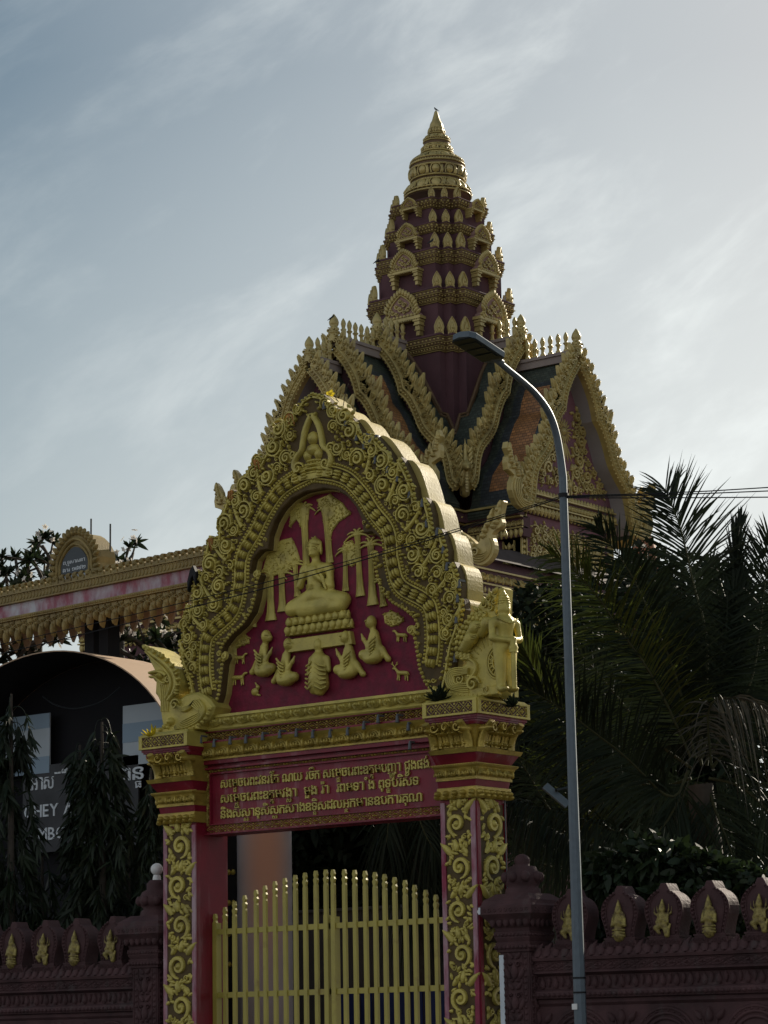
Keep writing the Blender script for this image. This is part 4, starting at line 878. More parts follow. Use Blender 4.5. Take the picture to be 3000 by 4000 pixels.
# ================================================================ BOUNDARY WALL
WY = 22.16; fwY = frontY(WY)
def wall(name, x0, x1, label):
    root = thing(name, label, 'wall', ((x0+x1)/2, WY+.12, 0))
    prof = [(0, 0), (0, 1.90), (.03, 1.93), (.03, 1.965), (.075, 1.98), (.085, 2.01), (.075, 2.05), (.02, 2.07), (.02, 2.20), (.09, 2.23), (.09, 2.24), (.07, 2.25), (.07, 2.345), (.10, 2.355), (.11, 2.385), (.03, 2.49), (-.30, 2.49), (-.30, 0)]
    m = MB(); loft(m, [[(x0, WY-o, z) for o, z in prof], [(x1, WY-o, z) for o, z in prof]]); n = int((x1-x0)/.11)
    for i in range(n):     # coping of overlapping leaves
        u = x0+(i+.5)*(x1-x0)/n
        leaf(m, Fr((0, WY-.11, 2.39), (1, 0, 0), (0, .6, .8), (0, -.8, .6)), u+.03, 0, .16, .09, .02, 1.95); leaf(m, Fr((0, WY-.11, 2.39), (1, 0, 0), (0, .6, .8), (0, -.8, .6)), u-.02, .05, .14, .06, .02, 1.2)
    fb = Fr((0, WY-.07, 0), (1, 0, 0), (0, 0, 1), (0, -1, 0)); nd = int((x1-x0)/.17); diamonds(m, fb, x0, x1, 2.26, 2.335, nd, .014)
    beads(m, Fr((0, WY-.085, 0), (1, 0, 0), (0, 0, 1), (0, -1, 0)), [(x0, 2.012), (x1, 2.012)], .062, .024, .022)
    f3 = Fr((0, WY-.02, 0), (1, 0, 0), (0, 0, 1), (0, -1, 0))
    for i in range(int((x1-x0)/.16)):
        u = x0+.08+i*.16; leaf(m, f3, u, 2.075, .12, .07, .03, PI/2); leaf(m, f3, u+.08, 2.19, .10, .05, .025, -PI/2); dome(m, f3, u, 2.10, .02, .02, .035)
    na = max(2, int(round((x1-x0)/.95)))
    for i in range(na):    # blind arches with lotus buds between them
        u = x0+(i+.5)*(x1-x0)/na
        for r in (.36, .31, .26): tube(m, [(u+r*math.cos(a), 1.50+r*math.sin(a), .0) for a in np.linspace(.0, PI, 20)], .02, 5, fwY)
        tube(m, [(u+.335*math.cos(a), 1.50+.335*math.sin(a), .0) for a in np.linspace(.0, PI, 20)], .018, 5, fwY, .5)
        for a in np.linspace(.2, PI-.2, 14): dome(m, fwY, u+.335*math.cos(a), 1.50+.335*math.sin(a), .016, .016, .02)
        for q in (-.12, 0, .12): leaf(m, fwY, u+q, 1.44, .24-abs(q)*.5, .10, .03, PI/2-q)
        uu = x0+i*(x1-x0)/na
        for s in (-1, 1):
            tube(m, [(uu+s*.03, 1.2, 0), (uu+s*.04, 1.6, .0), (uu+s*.09, 1.76, .0)], .016, 5, fwY); leaf(m, fwY, uu+s*.09, 1.74, .12, .07, .04, PI/2-s*.7)
        leaf(m, fwY, uu, 1.72, .14, .08, .04, PI/2)
    m.build('wall_body', M['wall'], root); return root
postL0, postL1 = atY(519, 3800, 22.06)[0], atY(616, 3800, 22.06)[0]
postR0, postR1 = atY(1955, 3750, 22.02)[0], atY(2067, 3750, 22.02)[0]
wl = wall('boundary_wall', atY(-260, 3800, WY)[0], postL0-.002, 'carved dark red wall left of the gate topped with niches of gold figures')
wr = wall('boundary_wall', postR1+.002, atY(3900, 3800, WY)[0], 'carved dark red wall right of the gate behind the street lamp, topped with niches')
def post(root, x0, x1, y0, white=False, lampglobe=False):
    d = x1-x0; xc = (x0+x1)/2; yc = y0+d/2; m = MB(); hw = d/2
    R = lambda z, o: (z, x0-o, x1+o, y0-o, y0+d+o)
    rects(m, [R(0, 0), R(2.45, 0), R(2.46, .02), R(2.55, .035), R(2.56, .02), R(2.60, .04), R(2.66, .045), R(2.67, .03), R(2.70, .035), R(2.80, .11), R(2.82, .13), R(2.84, .15), R(2.92, .15), R(2.94, .13), R(2.98, .12), R(3.05, .02)])
    k = d/.36
    if lampglobe: lathe(m, [(.19*k, 3.04), (.17*k, 3.10), (.14*k, 3.13), (.17*k, 3.16), (.20*k, 3.22), (.16*k, 3.32), (.11*k, 3.35), (.11*k, 3.42), (.08, 3.46)], (xc, yc, 0), 20)
    else: lathe(m, [(.19*k, 3.04), (.18*k, 3.10), (.15*k, 3.12), (.18*k, 3.15), (.185*k, 3.24), (.14*k, 3.33), (.075*k, 3.34), (.075*k, 3.36), (.085*k, 3.40), (.06*k, 3.44), (.02, 3.46)], (xc, yc, 0), 20)
    for a in np.arange(8)*PI/4: ball(m, (xc+.175*k*math.cos(a), yc+.175*k*math.sin(a), 3.22), (.055*k, .055*k, .06), 8)
    for f, u0 in ((frontY(y0), x0), (sideX(x1), y0)):
        for e in (.05*k, d-.05*k):
            strip(m, f, [(u0+e-.03*k, .5), (u0+e-.03*k, 2.44)], .012, .012, 0, 4); strip(m, f, [(u0+e+.03*k, .5), (u0+e+.03*k, 2.44)], .012, .012, 0, 4); beads(m, f, [(u0+e, 1.4), (u0+e, 2.40)], .062, .02*k, .014)
        for i in range(3):
            v = 1.55+i*.31; c = u0+d/2
            leaf(m, f, c, v+.02, .16, .09*k, .03, PI/2)
            for s in (-1, 1): spiral(m, f, c+s*.05*k, v+.16, .04*k, .03, 1.1, s, 0, .33); leaf(m, f, c+s*.06*k, v+.02, .13, .06*k, .025, PI/2-s*.5); dome(m, f, c+s*.035*k, v, .022, .022, .03); leaf(m, f, c+s*.02, v+.22, .09, .05*k, .025, PI/2-s*.8)
        ff_ = Fr(f.O+f.N*.15, f.U, f.V, f.N); n = 9
        for i in range(n): u = u0-.12+(i+.5)*(d+.24)/n; tube(m, [(u+.018*math.cos(a), 2.88+.018*math.sin(a), 0) for a in np.linspace(0, 2*PI, 9)[:-1]], .006, 4, ff_, 1, True)
        petals(m, Fr(f.O+f.N*.07+A(0, 0, 0), f.U, f.V, f.N), u0-.07, u0+d+.07, 2.705, 2.80, 6, .03, False); beads(m, Fr(f.O+f.N*.04, f.U, f.V, f.N), [(u0-.03, 2.63), (u0+d+.03, 2.63)], .045, .02, .02); beads(m, Fr(f.O+f.N*.028, f.U, f.V, f.N), [(u0-.03, 2.505), (u0+d+.03, 2.505)], .05, .024, .024)
    p_ = m.build('post', M['wall'], root)
    if white: w_ = MB(); box(w_, (x0-.005-.004, y0-.012, 0), (x0-.004+.05, y0+d, 2.43)); box(w_, (x0-.153, y0-.156, 2.845), (x0-.13, y0+.05, 2.915)); w_.build('bare_render', M['text_grey'], p_)
    if lampglobe: w_ = MB(); lathe(w_, [(.05, 3.46), (.045, 3.50), (.04, 3.52)], (xc, yc, 0), 14); ball(w_, (xc, yc, 3.585), .072, 16); w_.build('lamp_globe', M['white'], p_)
post(wl, postL0, postL1, 22.06, False, True); post(wr, postR0, postR1, 22.02, True)
# niche crest with a gold figure, made once of each kind, at the origin: u = x, v = z, front = -y
def niche_mesh():
    m = MB(); f0 = frontY(0)
    out_ = [(-.155, .09), (-.165, .15), (-.185, .22), (-.215, .30), (-.215, .38), (-.185, .45), (-.13, .50), (-.07, .525), (-.06, .55), (-.045, .58), (-.03, .605)]
    P = smoothc(out_, 1); ring_ = np.concatenate([P, (P*[-1, 1])[::-1]]); prism(m, ring_, -.20, 0, f0, .01)
    box(m, (-.20, -.03, 0), (.20, .21, .06)); box(m, (-.175, -.02, .06), (.175, .20, .075)); box(m, (-.185, -.025, .075), (.185, .205, .092))
    for s in (-1, 1):
        Q = np.array([(s*x*.90, y) for x, y in P[:-6]]); beads(m, f0, Q, .042, .018, .022); strip(m, f0, Q*[1.10, 1], .014, .02, 0, 4); strip(m, f0, Q*[.84, 1], .012, .02, 0, 4)
    diamonds(m, Fr((0, -.03, 0), (1, 0, 0), (0, 0, 1), (0, -1, 0)), -.19, .19, .008, .055, 8, .008)
    return m
def fig_mesh(kind):
    m = MB(); f0 = frontY(.01)
    if kind == 0:
        P = [('c', (0, .105, .03), (0, .15, .03), .06, .055), ('e', (0, .115, .035), (.07, .022, .05)), ('c', (0, .19, .035), (0, .27, .03), .045, .055), ('c', (-.045, .285, .03), (.045, .285, .03), .025, .025), ('e', (0, .345, .04), (.035, .045, .035)), ('c', (0, .38, .035), (0, .47, .03), .032, .004),
             ('c', (-.065, .28, .03), (-.075, .21, .045), .018, .016), ('c', (-.075, .21, .045), (-.02, .235, .075), .016, .012), ('c', (.065, .28, .03), (.075, .21, .045), .018, .016), ('c', (.075, .21, .045), (.02, .235, .075), .016, .012), ('c', (-.05, .295, .03), (-.085, .335, .03), .012, .003), ('c', (.05, .295, .03), (.085, .335, .03), .012, .003), ('c', (-.045, .34, .03), (-.05, .30, .03), .01, .008), ('c', (.045, .34, .03), (.05, .30, .03), .01, .008)]
        body(m, P, .0105, .015, f0)
        for z in (.105, .135, .165): tube(m, [(.072*math.cos(a), z, .03+.05*math.sin(a)) for a in np.linspace(.2, PI-.2, 9)], .010, 5, f0)
    else:
        P = [('c', (0, .20, .035), (0, .28, .035), .038, .045), ('e', (0, .34, .045), (.034, .042, .034)), ('c', (0, .375, .04), (0, .46, .03), .03, .004), ('c', (0, .20, .035), (-.075, .17, .05), .036, .026), ('c', (-.075, .17, .05), (-.035, .115, .05), .024, .016), ('c', (.015, .20, .035), (.045, .13, .045), .038, .028), ('c', (.045, .13, .045), (.05, .10, .045), .028, .03),
             ('c', (-.05, .27, .03), (-.06, .225, .05), .016, .014), ('c', (-.06, .225, .05), (0, .245, .07), .014, .011), ('c', (.05, .27, .03), (.06, .225, .05), .016, .014), ('c', (.06, .225, .05), (0, .245, .07), .014, .011), ('c', (-.045, .285, .03), (-.095, .31, .03), .013, .009), ('c', (-.095, .31, .03), (-.10, .38, .03), .009, .004), ('c', (.045, .285, .03), (.095, .31, .03), .013, .009), ('c', (.095, .31, .03), (.10, .38, .03), .009, .004),
             ('c', (-.04, .29, .025), (-.065, .34, .025), .011, .008), ('c', (-.065, .34, .025), (-.075, .42, .025), .008, .003), ('c', (.04, .29, .025), (.065, .34, .025), .011, .008), ('c', (.065, .34, .025), (.075, .42, .025), .008, .003), ('c', (.06, .13, .04), (.085, .20, .04), .012, .012)]
        body(m, P, .0105, .014, f0)
    return m
nm = fm = None
def inst(name, src, mesh_mat, parent, loc=None):
    if isinstance(src, MB): o = src.build(name, mesh_mat)
    else: o = bpy.data.objects.new(name, src); col.objects.link(o)
    if loc is not None: o.location = loc
    o.parent = parent
    if parent.parent is None and parent.type == 'EMPTY': o.matrix_parent_inverse = Matrix.Translation(-parent.location)
    return o
niche_d = niche_mesh(); fig_d = [fig_mesh(0), fig_mesh(1)]
spots = [(wl, x, i) for i, x in enumerate((-60, 46, 169, 291, 432))] + [(wr, x, i+1) for i, x in enumerate((2228, 2422, 2595, 2776, 2976, 3165, 3360, 3560, 3765))]
for root, px_, i in spots:
    X = atY(px_, 3720, WY-.06)[0]; loc = (X, WY-.04, 2.465)
    o = inst('niche_finial', niche_d, M['wall'], root, loc); niche_d = o.data
    kd = (i+1) % 2 if root is wl else i % 2
    q_ = inst('gold_figure', fig_d[kd], M['gold_worn'], o); fig_d[kd] = q_.data

# ================================================================ THE TEMPLE
def proj(p):
    v = np.asarray(p, float)-CAM; z = v@cF; return A(1500+CAM_F*(v@cR)/z, 2000-CAM_F*(v@cU)/z)
def zat(x, y, py):
    z = 10.0
    for _ in range(12):
        e = proj((x, y, z))[1]-py; e2 = proj((x, y, z+.01))[1]-py; z -= e*.01/(e2-e)
    return z
DT = 65.0
ax = atD(1709, 700, DT); TX, TYc = ax[0], ax[1]
temple = thing('temple', 'dark red temple with tiered gilded tower and steep tiled gables rising behind the gate', 'temple', (TX, TYc, 0))
def half(pl, pr, py):
    z = zat(TX, TYc, py); d = (A(TX, TYc, z)-CAM)@cF; m_ = (pr-pl)/CAM_F*d; return (m_/2-.172*ES)/1.404
ES = .235
def plan(w_, e=ES):
    a, b, c = w_+e, w_, w_-e
    q = [(c, -a), (c, -b), (b, -b), (b, -c), (a, -c)]
    out_ = []
    for k in range(4):
        for x, y in q:
            for _ in range(k): x, y = -y, x
            out_.append((x, y))
    return out_
def pring(w_, z): return [(TX+x, TYc+y, z) for x, y in plan(w_)]
tiers = [(1405, 2045, 1298, 1372, 1435, 2028), (1435, 2015, 1115, 1182, 1468, 2003), (1463, 1970, 961, 1026, 1482, 1958), (1498, 1934, 863, 907, 1516, 1922), (1517, 1908, 766, 811, 1540, 1896)]
TV = []
for l, r, yt, yb, sl_, sr_ in tiers:
    wc = half(l, r, yt+30); ws = half(sl_, sr_, yb+30)
    # front corner in view is the middle step
    zt_ = zat(TX+wc, TYc-wc, yt); zb_ = zat(TX+ws, TYc-ws, yb); TV.append((wc, ws, zt_, zb_))
sh = MB(); cor = MB(); led = MB(); fil = MB()
prof_c = [(0, 0), (0, .22), (.06, .24), (.06, .10), (.09, .10), (.09, .40), (.14, .42), (.14, .28), (.18, .30), (.27, .48), (.27, .60), (.33, .62), (.33, .44), (.37, .46), (.37, .70), (.42, .74), (.48, .82), (.50, .98), (.56, 1.0), (.56, .80), (.60, .78), (.80, .80), (.80, .92), (.85, .94), (.86, .82)]
fil_c = [(.0, .06, .24), (.09, .14, .42), (.27, .33, .62), (.50, .56, 1.01), (.80, .855, .95)]
zprev = None
for i, (wc, ws, zt_, zb_) in enumerate(TV):
    z0 = 12.0 if i == 0 else TV[i-1][2]-.05
    loft(sh, [pring(ws+(.0), z0), pring(ws, zb_+.02)])
    H = zt_-zb_
    loft(cor, [pring(ws+(wc-ws)*o+.001, zb_+H*q) for q, o in prof_c]+[pring(ws*.9, zb_+H*.86)])
    for q0, q1, o in fil_c: loft(fil, [pring(ws+(wc-ws)*o+.004, zb_+H*(q0+.008)), pring(ws+(wc-ws)*o+.012, zb_+H*(q0+q1)/2), pring(ws+(wc-ws)*o+.004, zb_+H*(q1-.008))])
    loft(led, [pring(ws+(wc-ws)*o, zb_+H*q) for q, o in ((.861, .9), (.88, 1.0), (.95, 1.02), (1.0, .98))]+[pring(ws*.9, zb_+H*1.02)])
    for q, o, st, r in ((.21, .36, .085, .026), (.44, .78, .10, .024), (.68, .80, .12, .034)):
        pl = plan(ws+(wc-ws)*o+.002); zz = zb_+H*q
        for k in range(20):
            (xa, ya), (xb, yb_) = pl[k], pl[(k+1) % 20]
            ex, ey = xb-xa, yb_-ya; Ln = math.hypot(ex, ey); nx, ny = ey/Ln, -ex/Ln
            if nx*.616-ny*.788 < .1 and not (nx < -.5 or ny > .5): continue
            if (nx < -.5) or (ny > .5): continue
            f = Fr((TX+xa, TYc+ya, zz), (ex/Ln, ey/Ln, 0), (0, 0, 1), (nx, ny, 0)); n = max(1, int(Ln/st))
            for j in range(n): dome(fil, f, (j+.5)*Ln/n, 0, r, r*.9, r*1.1, 0, 6, 0, 2)
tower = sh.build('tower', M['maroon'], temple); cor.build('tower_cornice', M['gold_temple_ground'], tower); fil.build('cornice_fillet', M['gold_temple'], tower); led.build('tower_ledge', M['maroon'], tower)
# leaf-shaped antefixes on every step of the corners
def antefix(h, w_):
    m = MB(); P = np.array([(-.30, 0), (-.42, .22), (-.44, .40), (-.34, .62), (-.18, .82), (0, 1.0)]); f0 = frontY(0)
    Q = np.concatenate([P, (P[:-1]*[-1, 1])[::-1]])*[w_*1.1, h]; prism(m, Q, -.05, .03, f0, .015)
    for s in (-1, 1): strip(m, f0, [(s*a*w_*.92, b*h*.93) for a, b in P], .025, .04, .03, 5)
    leaf(m, f0, 0, .05*h, h*.6, w_*.42, .05, PI/2, .03); dome(m, f0, 0, .30*h, w_*.12, h*.10, .09, 0, 6, .03)
    for s in (-1, 1): leaf(m, f0, s*w_*.16, .03*h, h*.4, w_*.22, .035, PI/2-s*.35, .03)
    box(m, (-w_*.42, -.04, -.03), (w_*.42, .06, .04)); return m
for i, (wc, ws, zt_, zb_) in enumerate(TV):
    h = (.46, .42, .42, .36, .30)[i]; w_ = (.27, .255, .255, .22, .18)[i]; src = antefix(h, w_); a, b, c = (wc-.10)+ES, wc-.10, (wc-.10)-ES
    for x, y in ((c, -a), (b, -b), (a, -c), (-c, -a), (-b, -b), (-a, -c), (a, c), (b, b), (c, a)):
        o = inst('antefix', src, M['gold_temple'], tower, None); src = o.data
        o.matrix_parent_inverse = Matrix.Identity(4)
        ang = math.atan2(y, x)+PI/2
        if abs(x) > abs(y)*1.02 and abs(abs(x)-abs(y)) > .05: ang = math.atan2(0, x)+PI/2 if False else math.atan2(y*.55, x)+PI/2
        o.location = (TX+x, TYc+y, zt_+.005); o.rotation_euler = (0, 0, ang)
        # tower object's own origin is the world origin: keep world coordinates
# false gables on the tower faces
def pediment(f, w_, h, cl, gm, pm):
    half_ = np.array([(.50, 0), (.50, .16), (.40, .22), (.43, .38), (.34, .62), (.18, .84), (0, 1.0)])*[w_, h]
    P = smoothc(half_, 1); full = np.concatenate([P, (P[:-1]*[-1, 1])[::-1]])
    prism(pm, full*[.88, .93], -.3, .10, f, 0)
    strip(gm, Fr(f.O+f.N*.10, f.U, f.V, f.N), full*[.74, .82]+[0, h*.02], h*.07, .05, 0, 5); fo = Fr(f.O+f.N*.11, f.U, f.V, f.N)
    Q = resample(full[2:-2]*[.93, .96], h*.13); n, t = normals2(Q)
    for (u, v), tt in zip(Q, t): 
        d = math.atan2(v-h*.2, u); leaf(gm, fo, u*.93, v*.93, h*.20, h*.13, .06, d*.5+PI/4 if u > 0 else d*.5+PI/4); dome(gm, fo, u*.95, v*.95, h*.06, h*.06, .07, 0, 6)
    for u, v, r in ((0, .62, .09), (-.10, .46, .09), (.10, .46, .09), (0, .36, .11), (-.2, .28, .09), (.2, .28, .09), (-.10, .22, .07), (.10, .22, .07), (-.26, .40, .06), (.26, .40, .06)):
        spiral(gm, fo, u*w_, v*h, r*h*1.3, .05, 1.1, 1 if u > 0 else -1, 0, .34); dome(gm, fo, u*w_, v*h, r*h*.6, r*h*.6, .06, 0, 6)
    box(gm, (-w_*.52, -h*.07, -.3), (w_*.52, h*.03, .15), f); petals(gm, Fr(f.O+f.N*.12, f.U, f.V, f.N), -w_*.42, w_*.42, h*.04, h*.15, 9, .03)
    for j in range(16): box(gm, (-w_*.5+w_*j/16, -h*.10, .05), (-w_*.5+w_*(j+.6)/16, -h*.075, .14), f)
    for s in (-1, 1):
        u = s*w_*.40; ww = w_*.07
        for z0, z1, k in ((-.12, -.02, 1.3), (-.30, -.13, 1.0), (-.36, -.31, 1.25), (-.60, -.37, .8), (-.66, -.61, 1.0), (-.95, -.67, .62)): box(gm, (u-ww*k, cl*z0*1.05-h*.08, -.3), (u+ww*k, cl*z1*1.05-h*.08, .10*k), f)
PD = [None, (1.21, .77, .42), (.93, .57, .36), (.70, .42, .26), (.55, .29, .20)]
for i in range(1, 5):
    wc, ws, zt_, zb_ = TV[i]; w_, h, cl = PD[i]; zb2 = zt_+.05-h
    for f in (Fr((TX, TYc-(ws+ES)-.10, zb2), (1, 0, 0), (0, 0, 1), (0, -1, 0)), Fr((TX+(ws+ES)+.10, TYc, zb2), (0, 1, 0), (0, 0, 1), (1, 0, 0))):
        gm, pm = MB(), MB(); pediment(f, w_, h, cl, gm, pm); pm.build('pediment_ground', M['pinkbeige'], tower); gm.build('pediment', M['gold_temple'], tower)
# lotus spire
spr = [(2100, 760), (2020, 752), (1990, 757), (1930, 742), (1850, 682), (1790, 605), (1760, 590), (1680, 612), (1600, 637), (1540, 632), (1470, 618), (1450, 640), (1400, 634), (1340, 618), (1290, 617), (1260, 590), (1180, 482), (1110, 372), (1100, 347), (1040, 357), (960, 352), (900, 302), (880, 307), (790, 302), (740, 292), (660, 192), (650, 172), (620, 182), (500, 172), (480, 157), (440, 157), (380, 142), (300, 97), (200, 66), (110, 40), (70, 14)]
zz = [zat(TX, TYc, 420+y*.17183) for y, r in spr]; dd = [(A(TX, TYc, z)-CAM)@cF for z in zz]
rr_ = [r*.17183/CAM_F*d for (y, r), d in zip(spr, dd)]
m = MB(); lathe(m, [(r*.97, z) for r, z in zip(rr_, zz)], (TX, TYc, 0), 36); spire = m.build('spire', M['gold_temple_ground'], temple); m = MB()
def zr(y): return np.interp(y, [q[0] for q in spr][::-1], zz[::-1]), np.interp(y, [q[0] for q in spr][::-1], rr_[::-1])
def prow(ytop, ybot, n, ww, hh, ph=0, down=False):
    (z1, r1), (z0, r0) = zr(ytop), zr(ybot)
    for k in range(n):
        a = 2*PI*(k+ph)/n; c, s = math.cos(a), math.sin(a); rm = (r0+r1)/2
        vv = A((r1-r0)*c, (r1-r0)*s, z1-z0); L_ = np.linalg.norm(vv); vv /= L_; U_ = A(-s, c, 0); N_ = np.cross(U_, vv)
        f = Fr((TX+r0*c, TYc+r0*s, z0), U_, vv, N_); W_ = 2*PI*rm/n*ww
        dome(m, f, 0, L_*.5, W_*.36, L_*.46, hh, 0, 8); tube(m, [(W_*.5*q, L_*t, .01) for q, t in ((-.8, .05), (-.95, .5), (-.7, .9), (0, 1.0), (.7, .9), (.95, .5), (.8, .05))], L_*.07, 5, f)
        leaf(m, Fr(f.O+A(0, 0, 0), f.U, f.V, f.N), W_*.55, 0, L_*.9, W_*.28, hh*.8, PI/2)
prow(1460, 1680, 12, .80, .06, .12); prow(1770, 1990, 12, .9, .055, .12); prow(915, 1040, 10, .8, .035, .2); prow(1120, 1250, 10, .9, .03, .2); prow(480, 600, 8, .9, .03, .3); prow(660, 740, 8, .9, .04, .3)
for y, n, r in ((1330, 60, .028), (760, 36, .02), (1270, 44, .03), (1045, 36, .02)):
    z, R_ = zr(y)
    for k in range(n): a = 2*PI*k/n; ball(m, (TX+R_*math.cos(a), TYc+R_*math.sin(a), z), r, 5)
for k in range(40): 
    z, R_ = zr(1900); a = 2*PI*k/40; ball(m, (TX+(R_+.04)*math.cos(a), TYc+(R_+.04)*math.sin(a), z-.12), .03, 5)
for y in (2060, 1990, 1775, 1690, 1455, 1350, 1265, 1105, 1050, 955, 895, 800, 745, 655, 610, 490):
    z, R_ = zr(y); a = np.linspace(0, 2*PI, 49)[:-1]; tube(m, np.stack([TX+R_*np.cos(a), TYc+R_*np.sin(a), np.full(48, z)], 1), .028 if y > 900 else .02, 5, WORLD, 1, True)
z, R_ = zr(300); lathe(m, [(r*1.0, q) for r, q in zip(rr_[-7:], zz[-7:])], (TX, TYc, 0), 20)
m.build('lotus_petals', M['gold_temple'], spire)

# ---------------- cross-shaped gabled roofs
Y3, X3 = atX(1468, 1369, TX)[1], atY(2047, 1374, TYc)[0]
Y2, Y1 = atX(1299, 1378, TX)[1], atX(1202, 1456, TX)[1]
X1 = atY(2264, 1433, TYc)[0]
Z3, ZX3, Z2, Z1, ZX1 = atX(1468, 1369, TX)[2], atY(2047, 1374, TYc)[2], atX(1299, 1378, TX)[2], atX(1202, 1456, TX)[2], atY(2264, 1433, TYc)[2]
print('TEMPLE', [round(float(q), 2) for q in (TX, TYc, Y3-TYc, Y2-TYc, Y1-TYc, X3-TX, X1-TX, Z3, ZX3, Z2, Z1, ZX1)], [tuple(round(float(q), 2) for q in t) for t in TV])
rk = [(1468, 1369), (1506, 1412), (1535, 1460), (1550, 1500), (1559, 1540), (1588, 1566), (1617, 1624), (1637, 1682), (1675, 1726), (1714, 1759), (1733, 1803), (1743, 1865), (1752, 1894), (1770, 1914)]
RK = np.array([(lambda p: (p[0]-TX, p[2]-Z3))(atY(x, y, Y3)) for x, y in rk]); RK[0] = (0, 0)
print('RK', RK.round(2).tolist())
RKs = np.concatenate([smoothc(RK[:5], 2), smoothc(RK[4:], 2)])
def gable_frame(O, U, N, k=1.0, sides=(1, -1), nag=True, depth=.16):
    """carved rake boards with flames, finial and serpent ends; O = inner apex, U along the gable, N outwards"""
    b = MB(); f = Fr(O, U, (0, 0, 1), N); P = RKs*k
    for s in sides:
        Q = P*[s, 1]; n, t = normals2(Q); n = n*s          # outwards/up
        W_ = .22*k
        outer = Q+n*W_; poly = np.concatenate([Q, outer[::-1]]); prism(b, poly, -depth, .02, f, .01)
        for d, w2 in ((.03, .035), (.19, .035)): strip(b, f, Q+n*d*k, w2, .05, .02, 5)
        beads(b, f, Q+n*.11*k, .105, .04*k, .05, .02)
        beads(b, f, Q-n*.015*k, .12, .03*k, .03, .0)
        # flames rising off the board
        F_ = resample(outer, .215*k); nn, tt = normals2(F_); nn = nn*s
        for i, ((u, v), q) in enumerate(zip(F_, nn)):
            a0 = math.atan2(q[1], q[0]); a = a0*.55+(PI/2)*.45 if s > 0 else (PI-((PI-a0)*.55+(PI/2)*.45))
            L_ = .46*k*(1-.22*(i % 2))*(1+.55*math.exp(-((np.linalg.norm(np.array([abs(u), v])-RK[5]*k))/.45)**2)); fr2 = Fr(f.O-f.N*.10, f.U, f.V, f.N)
            for off, hh in ((0, .10),):
                c_, s_ = math.cos(a), math.sin(a); base = np.array([u, v]); 
                shp = np.array([(-.1, -.26), (.10, -.29), (.30, -.24), (.42, -.19), (.62, -.16), (.82, -.06), (1.0, .05), (.84, .12), (.64, .20), (.45, .20), (.28, .28), (-.05, .28)])*[L_, L_*.9]; shp[:, 1] *= s
                R2 = np.stack([base[0]+shp[:, 0]*c_-shp[:, 1]*s_, base[1]+shp[:, 0]*s_+shp[:, 1]*c_], 1); prism(b, R2, 0, .09, fr2, .012)
            f3 = Fr(f.O-f.N*.01, f.U, f.V, f.N); spiral(b, f3, u+c_*L_*.22, v+s_*L_*.22, .085*k, .06, 1.2, s, i, .33); dome(b, f3, u+c_*L_*.58, v+s_*L_*.58, .045*k, .045*k, .06, 0, 6); leaf(b, f3, u+c_*L_*.45, v+s_*L_*.45, L_*.45, .08*k, .05, a)
        if nag:
            e = Q[-1]; tr = [(690, 1385), (655, 1402), (610, 1402), (570, 1380), (545, 1335), (530, 1285), (532, 1235), (545, 1200), (552, 1178), (535, 1165), (508, 1148), (503, 1100), (508, 1060), (520, 1042), (503, 1000), (512, 955), (530, 985), (548, 1035), (552, 1065), (578, 1090), (590, 1115), (612, 1140), (622, 1190), (622, 1230), (606, 1262), (600, 1290), (612, 1318), (640, 1325), (670, 1300), (688, 1290)]
            N0 = np.array([((672-x)*.00565, (1372-y)*.00348) for x, y in tr])*k; PX = lambda x, y: (e[0]+s*(672-x)*.00565*k, e[1]+(1372-y)*.00348*k)
            prism(b, N0*[s, 1]+e, -.12, .03, f, .012); f4 = Fr(f.O+f.N*.03, f.U, f.V, f.N)
            for q in range(4): strip(b, f4, smoothc(np.array([PX(*p_) for p_ in ((665, 1392-q*16), (615, 1392-q*16), (572+q*8, 1362-q*12), (548+q*14, 1300), (548+q*14, 1240), (560+q*14, 1195))]), 2), .045, .05, 0, 5)
            for x, y in ((545, 1125), (575, 1130), (600, 1160), (530, 1090), (560, 1095), (580, 1170), (525, 1050), (518, 1015), (612, 1210)): u, v = PX(x, y); dome(b, f4, u, v, .07*k, .055*k, .08, 0, 7); leaf(b, f4, u, v, .20*k, .10*k, .06, PI/2+s*.4*(RNG.uniform()-.5))
            u, v = PX(540, 1130); dome(b, f4, u, v, .04*k, .03*k, .13)
    # crown at the apex
    for q in range(3):
        for s in (-1, 1): spiral(b, f, s*.10*k, (.30+.14*q)*k, .09*k, .07, 1.2, s, q, .33, -.02)
    o3 = f((0, 0, -.07))[0]; lathe(b, [(z_[0]*k, z_[1]*k) for z_ in ((.12, .30), (.14, .42), (.10, .46), (.15, .50), (.15, .54), (.09, .56), (.13, .60), (.12, .64), (.08, .66), (.115, .72), (.125, .78), (.10, .86), (.05, .94), (.015, .99))], o3, 14)
    return b
def ridge_finial():
    b = MB(); lathe(b, [(.07, 0), (.07, .08), (.045, .11), (.04, .20), (.075, .24), (.075, .26), (.04, .28), (.05, .33), (.066, .40), (.05, .47), (.012, .54)], (0, 0, 0), 10); return b
rf = ridge_finial()
SE, TE = RK[-1]
eave = None
# eave half width from the inner roof corner seen between the two arms
lo_, hi_ = 1.0, 4.0
for _ in range(40):
    q = .5*(lo_+hi_); z = zat(TX+q, TYc-q, 1976)
    if proj((TX+q, TYc-q, z))[0] < 1803: lo_ = q
    else: hi_ = q
WE = q; ZE = zat(TX+WE, TYc-WE, 1976); print('EAVE', WE, ZE, SE, TE)

